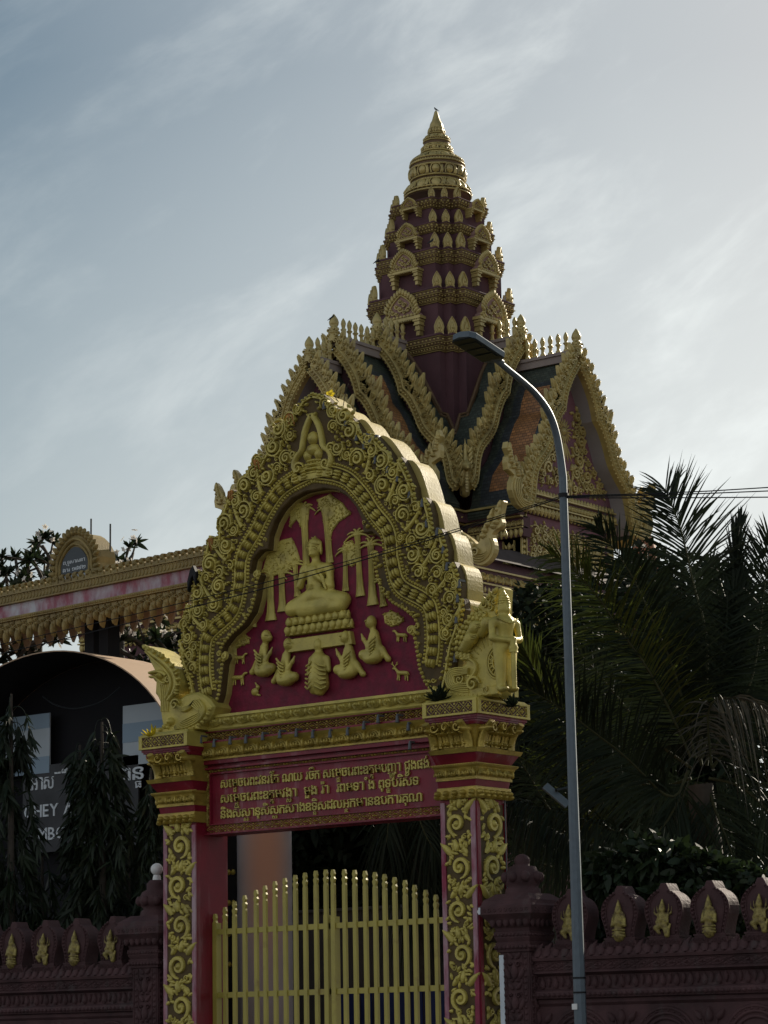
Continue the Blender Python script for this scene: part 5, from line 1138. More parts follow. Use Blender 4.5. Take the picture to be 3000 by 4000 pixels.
def tile_mat():
    m = bpy.data.materials.new('glazed roof tiles'); m.use_nodes = True; t = m.node_tree; n = t.nodes; l = t.links.new; b = n['Principled BSDF']
    c = n.new('ShaderNodeTexCoord'); br = n.new('ShaderNodeTexBrick'); l(c.outputs['UV'], br.inputs['Vector'])
    br.inputs['Scale'].default_value = 1.0; br.inputs['Brick Width'].default_value = .13; br.inputs['Row Height'].default_value = .085; br.inputs['Mortar Size'].default_value = .008; br.inputs['Mortar Smooth'].default_value = .3; br.inputs['Bias'].default_value = -.2
    br.inputs['Color1'].default_value = (.75, .75, .75, 1); br.inputs['Color2'].default_value = (1.35, 1.35, 1.35, 1); br.inputs['Mortar'].default_value = (.25, .25, .25, 1)
    # panel layout: second UV runs 0..1 over each slope, snapped to whole tiles
    u2 = n.new('ShaderNodeUVMap'); u2.uv_map = 'panel'; sp = n.new('ShaderNodeSeparateXYZ'); l(u2.outputs[0], sp.inputs[0])
    def snap(sock, k):
        a = n.new('ShaderNodeMath'); a.operation = 'SNAP'; l(sock, a.inputs[0]); a.inputs[1].default_value = k; return a.outputs[0]
    U_, V_ = snap(sp.outputs['X'], .075), snap(sp.outputs['Y'], .036)
    def inside(lo, hi, sock):
        a = n.new('ShaderNodeMath'); a.operation = 'COMPARE'; l(sock, a.inputs[0]); a.inputs[1].default_value = (lo+hi)/2; a.inputs[2].default_value = (hi-lo)/2; return a.outputs[0]
    def both(a, b_): q = n.new('ShaderNodeMath'); q.operation = 'MULTIPLY'; l(a, q.inputs[0]); l(b_, q.inputs[1]); return q.outputs[0]
    blue = both(inside(.10, .88, U_), inside(.13, .90, V_)); org = both(inside(.24, .74, U_), inside(.18, .85, V_))
    m1 = n.new('ShaderNodeMix'); m1.data_type = 'RGBA'; l(blue, m1.inputs['Factor']); m1.inputs['A'].default_value = (.054, .066, .048, 1); m1.inputs['B'].default_value = (.038, .046, .050, 1)
    m2 = n.new('ShaderNodeMix'); m2.data_type = 'RGBA'; l(org, m2.inputs['Factor']); l(m1.outputs['Result'], m2.inputs['A']); m2.inputs['B'].default_value = (.33, .145, .048, 1)
    z = n.new('ShaderNodeTexNoise'); z.inputs['Scale'].default_value = 1.1; z.inputs['Detail'].default_value = 5; l(c.outputs['Object'], z.inputs['Vector'])
    mr = n.new('ShaderNodeMapRange'); mr.inputs['To Min'].default_value = .6; mr.inputs['To Max'].default_value = 1.4; l(z.outputs['Fac'], mr.inputs[0])
    m3 = n.new('ShaderNodeMix'); m3.data_type = 'RGBA'; m3.blend_type = 'MULTIPLY'; m3.inputs['Factor'].default_value = 1; l(m2.outputs['Result'], m3.inputs['A']); l(br.outputs['Color'], m3.inputs['B'])
    m4 = n.new('ShaderNodeMix'); m4.data_type = 'RGBA'; m4.blend_type = 'MULTIPLY'; m4.inputs['Factor'].default_value = 1; l(m3.outputs['Result'], m4.inputs['A']); l(mr.outputs[0], m4.inputs['B'])
    l(m4.outputs['Result'], b.inputs['Base Color']); b.inputs['Roughness'].default_value = .42
    bp = n.new('ShaderNodeBump'); bp.inputs['Strength'].default_value = .6; bp.inputs['Distance'].default_value = .03; l(br.outputs['Color'], bp.inputs['Height']); l(bp.outputs[0], b.inputs['Normal'])
    return m
M['tile'] = tile_mat()
RF = np.concatenate([[(0, .27)], (lambda P: (P+normals2(P)[0]*.10)[2:])(resample(RKs, .35)), [(SE+.06, TE-.02)]])     # roof section: offset out, drop
def slope(C0, A_, U_, top, x_in, x_out, parent, valley=False):
    """tiled slope swept along A_ from x_in to x_out; with a valley the inner edge runs back along the diagonal"""
    d = np.concatenate([[0], np.cumsum(np.linalg.norm(np.diff(RF, axis=0), axis=1))]); n = len(RF); v = []; uvs = []
    for lay in (0, -.07):
        for (s_, t_), q in zip(RF, d):
            xi = max(x_in, s_) if valley else x_in
            for x in (xi, x_out): v.append(C0+A_*x+U_*s_+A(0, 0, top+t_+lay)); uvs.append((x, q, -1.0 if valley else (x-x_in)/(x_out-x_in), q/d[-1]))
    fs = [(2*i, 2*i+1, 2*i+3, 2*i+2) for i in range(n-1)]+[(2*n+2*i+2, 2*n+2*i+3, 2*n+2*i+1, 2*n+2*i) for i in range(n-1)]
    fs += [(2*i, 2*i+2, 2*n+2*i+2, 2*n+2*i) for i in range(n-1)]+[(2*i+1, 2*n+2*i+1, 2*n+2*i+3, 2*i+3) for i in range(n-1)]+[(2*n-2, 2*n-1, 4*n-1, 4*n-2)]
    me = bpy.data.meshes.new('roof_slope'); me.from_pydata([tuple(q) for q in v], [], fs)
    uv = me.uv_layers.new(name='tiles'); u2 = me.uv_layers.new(name='panel')
    for lp in me.loops: q = uvs[lp.vertex_index]; uv.data[lp.index].uv = q[:2]; u2.data[lp.index].uv = q[2:]
    me.materials.append(M['tile']); o = bpy.data.objects.new('roof_slope', me); col.objects.link(o); adopt(o, parent); return o
SL = A(WE, 0, 0); 
def arm(name, dirv, planes, parent):
    """one arm of the roof: dirv = outward direction, planes = [(distance, apex z, scale)] from the tower outwards"""
    a = A(*dirv, 0); s = A(-dirv[1], dirv[0], 0)          # a outward, s to the left looking out
    C0 = A(TX, TYc, 0)
    roof = MB(); Uv = -s if True else s
    Uv = np.cross(A(0, 0, 1), a)                       # 'right' seen from outside looking at the gable
    Uv = A(-a[1], a[0], 0); Uv = Uv if np.dot(np.cross(Uv, A(0, 0, 1)), a) > 0 else -Uv
    wallm = MB(); root = None; cap = MB()
    for i, (d, z, k) in enumerate(planes[:-1] if name != 'far' else planes):
        fo = Fr(C0+a*(d-.22)+A(0, 0, z), Uv, (0, 0, 1), a); P = RKs*k; n, t = normals2(P); Q = P+n*.20*k; Q[0, 0] = 0
        poly = np.concatenate([Q, (Q*[-1, 1])[::-1], ])
        prism(wallm, poly, -.12, 0, fo, 0)
    root = wallm.build('gable_wall', M['maroon'], parent)
    for i, (d, z, k) in enumerate(planes):
        b = gable_frame(C0+a*d+A(0, 0, z), Uv, a, k, (1, -1), i > 0); b.build('gable_frame', M['gold_roof'] if False else M['gold_temple'], root)
        d0 = 0 if i == 0 else planes[i-1][0]-.15
        for sg in (1, -1): slope(C0, a, Uv*sg, z, d0, d-(.24 if i == 0 else .12), parent, i == 0)
        fo = Fr(C0+A(0, 0, z), a, Uv, (0, 0, 1)); x0 = d0 if i else .9
        box(cap, (x0, -.16, .16), (d-.12, .16, .34), fo); box(cap, (x0, -.20, .34), (d-.12, .20, .42), fo)
        nfin = int((d-.25-x0)/.235)
        for j in range(nfin):
            global rf
            p = fo((x0+.25+j*.235, 0, .42))[0]; o = inst('ridge_finial', rf, M['gold_temple'], root); rf = o.data; o.matrix_parent_inverse = Matrix.Identity(4); o.location = tuple(p)
    cap.build('ridge_cap', M['slate'], root)
    return root, Uv
armL, UL = arm('front', (0, -1), [(TYc-Y3, Z3, 1.0), (TYc-Y2, Z2, 1.0), (TYc-Y1, Z1, .93)], temple)
armR, UR = arm('right', (1, 0), [(X3-TX, ZX3, 1.0), (X1-TX, ZX1, 1.0)], temple)
# the two far arms are only glimpsed: plain gables
for dv, d in (((0, 1), 2.7), ((-1, 0), 2.7)): arm('far', dv, [(d, Z3, 1.0), (d+1.7, Z2, 1.0)], temple)

# soffit and decorated end wall of the two near arms
OV = .54
def endwall(a, Uv, d, z, k, wa, full):
    a = A(*a, 0); C0 = A(TX, TYc, 0); P = RKs*k
    s = MB(); f = Fr(C0+a*d+A(0, 0, z), Uv, (0, 0, 1), a); F_ = np.concatenate([P[::-1], (P*[-1, 1])[1:]])
    rings = [[(u, v, -.16) for u, v in F_], [(u*1.0, v, -OV-.02) for u, v in F_]]
    loft(s, rings, f, False, False, False); so_ = s.build('soffit', M['soffit'], temple)
    w_ = MB(); fw_ = Fr(C0+a*(d-OV)+A(0, 0, z), Uv, (0, 0, 1), a); prism(w_, np.concatenate([P*.99, (P*[-.99, .99])[::-1]]), -.1, 0, fw_, 0)
    zc = lambda y: atX(2075, y, X1-OV)[2]-ZX1
    zt0 = zc(1929)
    box(w_, (-wa, -14, -.5), (wa, zt0, -.0), fw_); wobj = w_.build('end_wall', M['mauve'], temple)
    g_ = MB()
    # carved tympanum: scrolls spreading from a sun and lotus stems
    if full:
        T = P*[.86, .92]; Tp = np.concatenate([T, (T*[-1, 1])[::-1]])+[0, -.15]; vb = zc(1880); done = []
        for q in RNG.uniform(0, 1, (900, 3)):
            u, v = (q[0]-.5)*4.2, vb+q[1]*(-.4-vb); r = .08+.12*q[2]
            if not inpoly(u, v, Tp) or v < vb+r*.5: continue
            if (abs(u) < .42 and v > -2.6) or any((u-x)**2+(v-y)**2 < (r+p)**2*.62 for x, y, p in done): continue
            done.append((u, v, r)); h_ = 1 if u > 0 else -1; spiral(g_, fw_, u, v, r*1.2, .08, 1.35, h_, RNG.uniform(0, 6), .30); 
            for a_ in np.arange(0, 6.2, 1.25): leaf(g_, fw_, u+r*math.cos(a_), v+r*math.sin(a_), r*.9, r*.5, .06, a_+.8*h_)
        for a_ in np.arange(18)*PI/9: leaf(g_, fw_, .12*math.cos(a_), -1.55+.12*math.sin(a_), .22, .05, .03, a_)
        dome(g_, fw_, 0, -1.55, .11, .11, .07, 0, 12)
        for q in (-.5, -.25, 0, .25, .5): leaf(g_, fw_, q*.12, -1.85, .5, .07, .03, -PI/2+q)
        for (x, y) in ((-.08, -2.75), (.16, -2.95), (.3, -2.5)): tube(g_, [(x*.2, -3.6, .02), (x*.6, -3.2, .03), (x, y, .03)], .018, 5, fw_); leaf(g_, fw_, x, y, .18, .13, .06, PI/2)
    def band(y0, y1, o, kind, n, hh):
        v1, v0 = zc(y0), zc(y1); fo = Fr(fw_.O+fw_.N*o, fw_.U, fw_.V, fw_.N); E_ = wa+o*.9
        if kind == 'rail': box(g_, (-E_, v0, -o), (E_, v1, .03), fo)
        if kind == 'up': petals(g_, fo, -E_, E_, v0, v1, n, hh); 
        if kind == 'down': petals(g_, fo, -E_, E_, v0, v1, n, hh, False); [dome(g_, fo, -E_+(i+.5)*2*E_/n, (v0+v1)/2, E_/n*.5, (v1-v0)*.28, hh*1.3, 0, 6) for i in range(n)]
        if kind == 'lotus': lotus_row(g_, fo, -E_, E_, v0, v1, n, hh)
        if kind == 'solid': box(wb, (-E_, v0, -o), (E_, v1, 0), fo)
    wb = MB()
    band(1929, 2010, .06, 'solid', 0, 0)
    for a_ in ((1906, 1928, .05, 'up', 30, .04), (1926, 1932, .10, 'rail', 0, 0), (1935, 1967, .08, 'lotus', 30, .04), (1950, 1953, .09, 'rail', 0, 0), (1968, 1973, .12, 'rail', 0, 0), (1975, 2012, .07, 'down', 26, .06), (1990, 1993, .08, 'rail', 0, 0)): band(*a_)
    wb.build('cornice_core', M['maroon'], wobj)
    if full:
        v1, v0 = zc(2052), zc(2172); fo = fw_; done = []
        for q in RNG.uniform(0, 1, (900, 3)):
            u, v = -wa+.42+q[0]*(2*wa-.84), v0+q[1]*(v1-v0); r = .07+.07*q[2]
            if any((u-x)**2+(v-y)**2 < (r+p)**2*.62 for x, y, p in done): continue
            done.append((u, v, r)); spiral(g_, fo, u, v, r*1.2, .07, 1.3, 1 if q[0] > .5 else -1, q[2]*9, .32)
            for a_ in np.arange(0, 6.2, 1.25): leaf(g_, fo, u+r*math.cos(a_), v+r*math.sin(a_), r*.9, r*.5, .05, a_+.8)
        for s_ in (-1, 1):      # corner pilaster strips
            u = s_*(wa-.11)
            for e in (-.10, .10): box(g_, (u+e-.012, zc(2600), 0), (u+e+.012, zc(2014), .05), fo)
            for i in range(24): 
                v = zc(2022)-i*.14; leaf(g_, fo, u, v-.12, .13, .09, .05, PI/2); leaf(g_, fo, u-.04, v-.10, .10, .05, .04, PI/2+.5); leaf(g_, fo, u+.04, v-.10, .10, .05, .04, PI/2-.5)
    g_.build('gilded_ornament', M['gold_temple'], wobj); return wobj
WE = SE+.06; ZE = Z2+TE-.05
lo_, hi_ = .5, 3.5
for _ in range(40):
    q = .5*(lo_+hi_)
    if proj((X1-OV, TYc-q, atX(2008, 2050, X1-OV)[2]))[0] > 2008: lo_ = q
    else: hi_ = q
WA = min(q, 2.0)
endwall((1, 0), UR, X1-TX, ZX1, 1.0, WA, True)
endwall((0, -1), UL, TYc-Y1, Z1, .93, WA, False)
# side walls under the eaves, boxed gutter and gilded cornice turning the inner corner
m = MB(); e = MB(); zE = ZE
for f, L0, L1 in ((Fr((TX+WA, TYc-WA, 0), (0, -1, 0), (0, 0, 1), (1, 0, 0)), 0, abs(Y1-TYc)-OV-WA), (Fr((TX+WA, TYc-WA, 0), (1, 0, 0), (0, 0, 1), (0, -1, 0)), 0, X1-TX-OV-WA)):
    box(m, (0, 3, -.3), (L1, zE-.1, 0), f)
    o = WE-WA
    box(e, (o, zE-.06, o-.20), (L1+OV*.5, zE-.01, o+.03), f)
m.build('side_wall', M['maroon'], temple); e.build('eaves_edge', M['gold_temple'], temple)
m = MB(); e = MB()
for f, L1 in ((Fr((TX+WE, TYc-WE, 0), (0, -1, 0), (0, 0, 1), (1, 0, 0)), abs(Y1-TYc)-WE-.3), (Fr((TX+WE, TYc-WE, 0), (1, 0, 0), (0, 0, 1), (0, -1, 0)), X1-TX-WE-.35)):
    box(m, (-.3, zE-.30, -.28), (L1, zE-.07, -.03), f); ft2 = Fr(f.O-f.N*.03, f.U, f.V, f.N)
    beads(e, ft2, [(.1, zE-.18), (L1, zE-.18)], .5, .03)
    fc = Fr(f.O-f.N*.22, f.U, f.V, f.N); 
    box(e, (-.2, zE-.34, -.2), (L1, zE-.301, .10), fc)
    lotus_row(e, fc, -.1, L1, zE-.56, zE-.36, int(L1/.17), .05); box(e, (-.2, zE-.60, -.2), (L1, zE-.565, .05), fc); petals(e, fc, -.15, L1, zE-.82, zE-.61, int(L1/.12), .05, False)
    box(m, (-.2, zE-.80, -.3), (L1, zE-.305, -.01), fc)
m.build('eaves_board', M['maroon'], temple); e.build('eaves_cornice', M['gold_temple'], temple)
# pilaster on the shaded side of the right arm
m = MB(); f = Fr((TX, TYc-WA, 0), (1, 0, 0), (0, 0, 1), (0, -1, 0)); u = X1-TX-OV-.32
for e_ in (-.16, .16): box(m, (u+e_-.012, 3, 0), (u+e_+.012, zE-.85, .05), f)
for i in range(20):
    v = zE-.9-i*.2; leaf(m, f, u, v-.16, .18, .12, .05, PI/2); leaf(m, f, u-.07, v-.14, .14, .07, .04, PI/2+.5); leaf(m, f, u+.07, v-.14, .14, .07, .04, PI/2-.5)
m.build('pilaster_carving', M['gold_temple'], temple)
# lower terrace with its own gilded string courses
XL = X1+.15; zq = lambda y: atX(2000, y, XL)[2]
z0_, z1_ = zq(2212), zq(2330); m = MB(); Yf, Yb_ = Y1-1.6, TYc+WA+.6
rects(m, [(0, TX-6, XL, Yf, Yb_), (z0_-1.2, TX-6, XL, Yf, Yb_), (z0_-.75, TX-6, XL+.18, Yf-.18, Yb_), (z0_-.3, TX-6, XL+.18, Yf-.18, Yb_), (z0_, TX-6, XL+.05, Yf, Yb_), (z0_+.02, TX-5.5, XL-.8, Yf+.8, Yb_)])
ter = m.build('terrace', M['maroon'], temple); e = MB()
for f, L0, L1 in ((sideX(XL), Yf, Yb_), (frontY(Yf), TX-6, XL)):
    def F2(o): return Fr(f.O+f.N*o, f.U, f.V, f.N)
    n = int((L1-L0)/.15)
    box(e, (L0, z0_-.28, .0), (L1, z0_-.24, .22), f); lotus_row(e, F2(.18), L0, L1, z0_-.56, z0_-.30, n//2, .05); box(e, (L0, z0_-.62, 0), (L1, z0_-.58, .22), f)
    petals(e, F2(.14), L0, L1, z0_-.80, z0_-.64, n, .05); box(e, (L0, z0_-.88, 0), (L1, z0_-.83, .2), f); lotus_row(e, F2(.08), L0, L1, z0_-1.12, z0_-.9, n//2, .06); petals(e, F2(.05), L0, L1, z0_-1.36, z0_-1.14, n, .05, False); box(e, (L0, z0_-1.15, 0), (L1, z0_-1.12, .14), f)
e.build('string_course', M['gold_temple'], ter)
# flashing where the inner roofs meet the tower
m = MB(); ws0 = TV[0][1]; aa, bb, c3_ = ws0+ES, ws0, ws0-ES; fz = lambda q: Z3+np.interp(q, RF[:, 0], RF[:, 1])
for P_ in ([(aa+.04, -.0), (aa+.04, -c3_*.5), (aa+.04, -c3_-.04), (bb+.04, -c3_-.04), (bb+.04, -bb-.04)], [(.0, -aa-.04), (c3_*.5, -aa-.04), (c3_+.04, -aa-.04), (c3_+.04, -bb-.04), (bb+.04, -bb-.04)]):
    for dz, r in ((.10, .05), (.02, .05)): tube(m, [(TX+x, TYc+y, fz(min(abs(x), abs(y)))+dz) for x, y in P_], r, 6)
m.build('flashing', M['gold_temple_ground'], tower)
# lean-to roof above the terrace
m = MB(); xw_ = X1-OV; m.add([(XL+.22, Yf-.2, z0_+.0), (XL+.22, Yb_, z0_+.0), (xw_-.05, Yb_, z0_+.62), (xw_-.05, TYc-WA-.3, z0_+.62), (TX+WA, Y1+OV, z0_+.62)], [(0, 1, 2, 3, 4)]); m.add([(TX-6, Yf-.2, z0_), (XL+.22, Yf-.2, z0_), (TX+WA, Y1+OV, z0_+.62), (TX-WA, Y1+OV, z0_+.62)], [(0, 1, 2, 3)])
o_ = m.build('lean_to_roof', mat('weathered dark tiles', (.055, .042, .040), .8, 0, .3, 5, (.09, .07, .06), .3, 3), ter)
# serpent end of the lower porch roof
YN = Y1-.55; fN = frontY(YN); gN_ = lambda x, y: (lambda p: (p[0], p[2]))(atY(x, y, YN)); cN = lambda x, y: (1700+x*.5425, 1800+y*.5425)
low = [(60, 440), (110, 455), (160, 500), (215, 530), (270, 570), (300, 605), (320, 570), (335, 500), (370, 420), (400, 380), (430, 340), (470, 282), (495, 285), (485, 320), (470, 400), (485, 455), (470, 480), (430, 500), (405, 540), (425, 590), (430, 650), (400, 710), (350, 752), (300, 755), (250, 720), (215, 670), (150, 590), (90, 520), (30, 470)]
m = MB(); prism(m, smoothc([gN_(*cN(*p)) for p in low+low[:1]], 1)[:-1], -.16, 0, fN, .015)
for q in range(4): strip(m, fN, smoothc([gN_(*cN(*p)) for p in ((250, 700-q*14), (320, 735-q*20), (385, 690-q*12), (405-q*10, 620), (385-q*8, 560))], 2), .05, .06, 0, 5)
for (x, y) in ((120, 490), (165, 535), (215, 575), (262, 620), (300, 660)): spiral(m, fN, *gN_(*cN(x, y)), .16, .09, 1.3, -1, x, .32)
for (x, y) in ((440, 440), (420, 470), (455, 400), (385, 455), (400, 410), (455, 350), (360, 500), (345, 540)): u, v = gN_(*cN(x, y)); dome(m, fN, u, v, .09, .08, .10, 0, 7); leaf(m, fN, u, v, .22, .1, .07, 1.2)
m.build('serpent_end', M['gold_temple'], temple)
m = MB(); u, v = gN_(*cN(485, 520)); p = fN((u, v, -.1))[0]; lathe(m, [(.01, .10), (.03, .06), (.055, -.02), (.06, -.06), (.02, -.07)], p, 8); tube(m, [(p[0], p[1], p[2]+.08), (p[0], p[1], p[2]+.25)], .008, 4); m.build('bell', M['gold_temple'], temple)
for (x, y) in ((2507, 1990),): 
    p = atX(x, y, X1); m = MB(); lathe(m, [(.01, .10), (.03, .06), (.055, -.02), (.06, -.06), (.02, -.07)], p, 8); tube(m, [(p[0], p[1], p[2]+.08), (p[0], p[1], p[2]+.3)], .008, 4); m.build('bell', M['gold_temple'], temple)
# serpent head where the two inner gables meet over the valley
dg = A(.7071, -.7071, 0); sg_ = A(.7071, .7071, 0); vz = zat(TX+2.55, TYc-2.55, 1890); fV = Fr((TX+2.50, TYc-2.50, vz), sg_, (0, 0, 1), dg)
m = MB()
body(m, [('c', (0, -.15, -.2), (0, .20, .0), .13, .13), ('c', (0, .20, .0), (0, .42, .12), .13, .11), ('c', (0, .42, .12), (0, .34, .36), .11, .05), ('c', (0, .5, .06), (0, .80, .0), .09, .05), ('c', (0, .80, .0), (0, 1.12, .05), .05, .015), ('e', (-.07, .46, .17), (.035, .04, .04)), ('e', (.07, .46, .17), (.035, .04, .04))], .028, .05, fV)
for s in (-1, 1):
    for q in range(5): leaf(m, Fr(fV.O+dg*.06, fV.U, fV.V, fV.N), s*.08, .32+q*.11, .20, .09, .06, PI/2-s*.5)
for q in range(7): box(m, (-.035, -.22+q*.075, .14), (.035, -.165+q*.075, .18), fV)
m.build('serpent_head', M['gold_temple'], temple)

# ================================================================ GROUND
def sheet(name, x0, x1, y0, y1, z, mt):
    m = MB(); m.add([(x0, y0, z), (x1, y0, z), (x1, y1, z), (x0, y1, z)], [(0, 1, 2, 3)]); return tag(m.build(name, mt), kind='structure')
sheet('ground', -3000, 3000, -3000, 3000, -.152, M['soil'])
sheet('road', -300, 300, 4, 19.2, -.148, M['asphalt'])
m = MB(); box(m, (-300, 19.2, -.15), (300, 22.6, 0), WORLD); tag(m.build('pavement', M['paving']), kind='structure')
m = MB(); box(m, (-300, 22.62, -.15), (300, 120, -.02), WORLD); tag(m.build('courtyard', M['soil']), kind='structure')

# ================================================================ STREET LAMP AND CABLES
SY = 20.9; b0 = atY(2268, 4000, SY); SX = b0[0]
lamp = thing('street_lamp', 'tall grey street lamp with curved arm in front of the right-hand wall', 'street lamp', (SX, SY, 0))
m = MB(); ztop = atX(2193, 1862, SX)[2]; zs = np.array([0, 1.0, 1.6, 3, 4.5, ztop])
tube(m, [(SX, SY, z) for z in zs], [.075, .064, .061, .055, .047, .041], 8, WORLD, 1, False, True, False)
box(m, (SX-.16, SY-.16, 0), (SX+.16, SY+.16, .03)); m.build('pole', M['lamp'], lamp)
armp = [(2193, 1862), (2188, 1777), (2174, 1694), (2153, 1628), (2125, 1578), (2081, 1525), (2032, 1482), (1982, 1442), (1930, 1398)]
P = np.array([atX(x, y, SX) for x, y in armp]); P[0] = (SX, SY, ztop); P = smoothc(P, 2)
m = MB(); tube(m, P, np.linspace(.040, .029, len(P)), 10); m.build('arm', M['lamp'], lamp)
hp0, hp1 = atX(1936, 1404, SX), atX(1812, 1322, SX); a_ = hp1-hp0; Lh = np.linalg.norm(a_); a_ /= Lh; wv = A(1, 0, 0); nv = np.cross(wv, a_); nv = nv if nv[2] > 0 else -nv
m = MB(); fH = Fr(hp0, a_, wv, nv); hw = .135; L2 = Lh+.02
out_ = [(-.02, -.05), (.04, -hw), (L2-.03, -hw), (L2+.03, -hw*.7), (L2+.055, 0), (L2+.03, hw*.7), (L2-.03, hw), (.04, hw), (-.02, .05)]
prism(m, out_, -.02, .045, fH, .012); 
for i in range(9): box(m, (L2*.55+i*.022, -hw*.8, .044), (L2*.55+i*.022+.008, hw*.8, .058), fH)
tube(m, [fH((-.10, 0, .005))[0], fH((.06, 0, .005))[0]], .036, 10); hd = m.build('lamp_head', M['lamp'], lamp)
m = MB(); box(m, (.05, -hw+.018, -.028), (L2+.01, hw-.018, -.0205), fH)
for i in range(3): box(m, (.10+i*.13, -.10, -.034), (.20+i*.13, .10, -.0285), fH)
m.build('light_panel', M['lampdark'], lamp)
m = MB(); zc_ = atX(2196, 1934, SX)[2]; tube(m, [(SX, SY, zc_-.02), (SX, SY, zc_+.02)], .05, 10); m.build('collar', M['black'], lamp)
for py_ in (3820, 3877): m = MB(); z = atY(2260, py_, SY)[2]; tube(m, [(SX, SY, z-.008), (SX, SY, z+.008)], .066, 10); m.build('strap', M['black'], lamp)
m = MB(); pz = atY(2256, 3932, SY-.06)[2]; box(m, (SX-.045, SY-.072, pz-.027), (SX+.012, SY-.062, pz+.027)); m.build('sticker', M['white'], lamp)
def cable(pts, r, label, D=None):
    P = [atY(x, y, SY) for x, y in pts]; P = smoothc(resample(np.array(P), 1.2), 1); m = MB(); tube(m, P, r, 5); tag(m.build('overhead_cable', M['black']), label, 'cable', 'overhead cables tied to the street lamp')
cable([(2193, 1938), (1900, 2032), (1400, 2182), (957, 2296), (333, 2445), (-150, 2550)], .005, 'upper of the two black cables sagging left from the lamp pole')
cable([(2193, 1944), (1900, 2040), (1400, 2194), (1034, 2300), (704, 2384), (333, 2476), (-150, 2590)], .0065, 'lower thicker black cable sagging left from the lamp pole across the gable')
cable([(2195, 1938), (2500, 1935), (3150, 1895)], .006, 'topmost thin cable running right from the lamp pole')
cable([(2195, 1942), (2500, 1938), (3150, 1912)], .006, 'middle thin cable running right from the lamp pole')
cable([(2195, 1945), (2500, 1946), (3150, 1941)], .006, 'lowest thin cable running right from the lamp pole')

# ================================================================ PLANTS
def strips_mesh(m, base, dirs, widths, lens, droop, side, nseg=4):
    """many narrow leaf blades at once: base (n,3), dirs (n,3), side (n,3)"""
    n = len(base); t = np.linspace(0, 1, nseg+1); wf = np.array([.55, 1.0, .95, .62, .06]) if nseg == 4 else np.interp(t, [0, .3, .7, 1], [.5, 1, .7, .05])
    P = base[:, None]+dirs[:, None]*(lens[:, None]*t)[..., None]; P[..., 2] -= droop[:, None]*lens[:, None]*t**2
    W = side[:, None]*(widths[:, None]*wf)[..., None]*.5
    V = np.stack([P-W, P+W], 2).reshape(-1, 3); k = nseg+1; i = np.arange(n)[:, None]*k*2+np.arange(nseg)[None]*2
    q = np.stack([i, i+1, i+3, i+2], -1).reshape(-1, 4); m.add(V, q, True)
def nrm(v): return v/(np.linalg.norm(v, axis=-1, keepdims=True)+1e-9)
def frond(parent, px, D0, D1, L_, mt, spacing=.030, wid=.034, droop=.25, lf=(1, 1), up=0.0, rr=.022, angle=1.0, ragged=.12, vee=.35):
    L_ = L_*1.35; spacing = spacing*.88; wid = wid*.80
    P = smoothc(np.array([atD(x, y, D0+(D1-D0)*i/(len(px)-1)) for i, (x, y) in enumerate(px)]), 2); P = resample(P, spacing); n = len(P)
    T = nrm(np.gradient(P, axis=0)); view = nrm(P-CAM); S_ = nrm(np.cross(T, view)); s = np.linspace(0, 1, n)
    m = MB()
    for sg, lk in ((1, lf[0]), (-1, lf[1])):
        if lk <= 0: continue
        start = s > .06; env = np.interp(s, [0, .12, .35, .8, 1.0], [.55, .85, 1.0, .78, .42])*(1+RNG.normal(0, ragged, n))*lk
        th = np.interp(s, [0, .6, 1], [1.15, .95, .42])*angle+RNG.normal(0, .09, n)
        d = T*np.cos(th)[:, None]+S_*(sg*np.sin(th))[:, None]-view*(vee+RNG.normal(0, .10, n))[:, None]; d[:, 2] += up; d = nrm(d)
        sd = nrm(np.cross(d, view+RNG.normal(0, .5, (n, 3))))
        keep = start & (RNG.uniform(size=n) > .04)
        strips_mesh(m, P[keep], d[keep], np.full(keep.sum(), wid)*RNG.uniform(.7, 1.1, keep.sum()), (L_*env)[keep], ((droop+.08)*RNG.uniform(.3, 2.6, n))[keep], sd[keep])
    # leaflets closing the tip
    o = m.build('frond', mt, parent); r = MB(); tube(r, P, np.linspace(rr, .006, n), 5); r.build('rachis', M['rachis'], o); return o
def palm_trunk(parent, base, top, r):
    m = MB(); T = np.linspace(0, 1, 40); P = np.outer(1-T, base)+np.outer(T, top); tube(m, P, r*(1.25-.3*T)*(1+.06*(np.arange(40) % 2)), 12); m.build('trunk', M['bark'], parent)
pc = atD(2730, 3000, 31.5)
palm = thing('coconut_palm', 'large dark coconut palm with arching fronds right of the street lamp', 'palm tree', (pc[0], pc[1], 0))
palm_trunk(palm, A(pc[0]+.3, pc[1]+.4, 0), pc+A(0, 0, -.2), .16)
K = M['palm']
frond(palm, [(2730, 2960), (2770, 2570), (2745, 2400), (2718, 2325), (2664, 2075), (2621, 1967), (2600, 1915)], 31.5, 32.6, .82, K, .024, .032, .04, (.95, 1.05), .05, .026)
frond(palm, [(2740, 2960), (2850, 2560), (2868, 2330), (2878, 2130), (2888, 2060)], 31.5, 32.2, .60, K, .026, .044, .0, (1, 1), .1, .026, .20, .15, .05)
frond(palm, [(2760, 2970), (2930, 2700), (2965, 2500), (2985, 2300), (3010, 2120)], 31.5, 32.2, .80, K, .025, .034, .08, (1.1, 1.0), .05)
frond(palm, [(2715, 2960), (2648, 2645), (2550, 2423), (2474, 2254), (2404, 2151), (2355, 2090), (2330, 2055)], 31.3, 30.6, .76, K, .025, .032, .12, (1.0, 1.0), .05, .022)
frond(palm, [(2700, 2960), (2560, 2650), (2415, 2450), (2333, 2325), (2263, 2249), (2205, 2195), (2150, 2165)], 31.2, 30.3, .70, M['palm_lit'], .025, .030, .12, (1.05, 1.0), .06, .020)
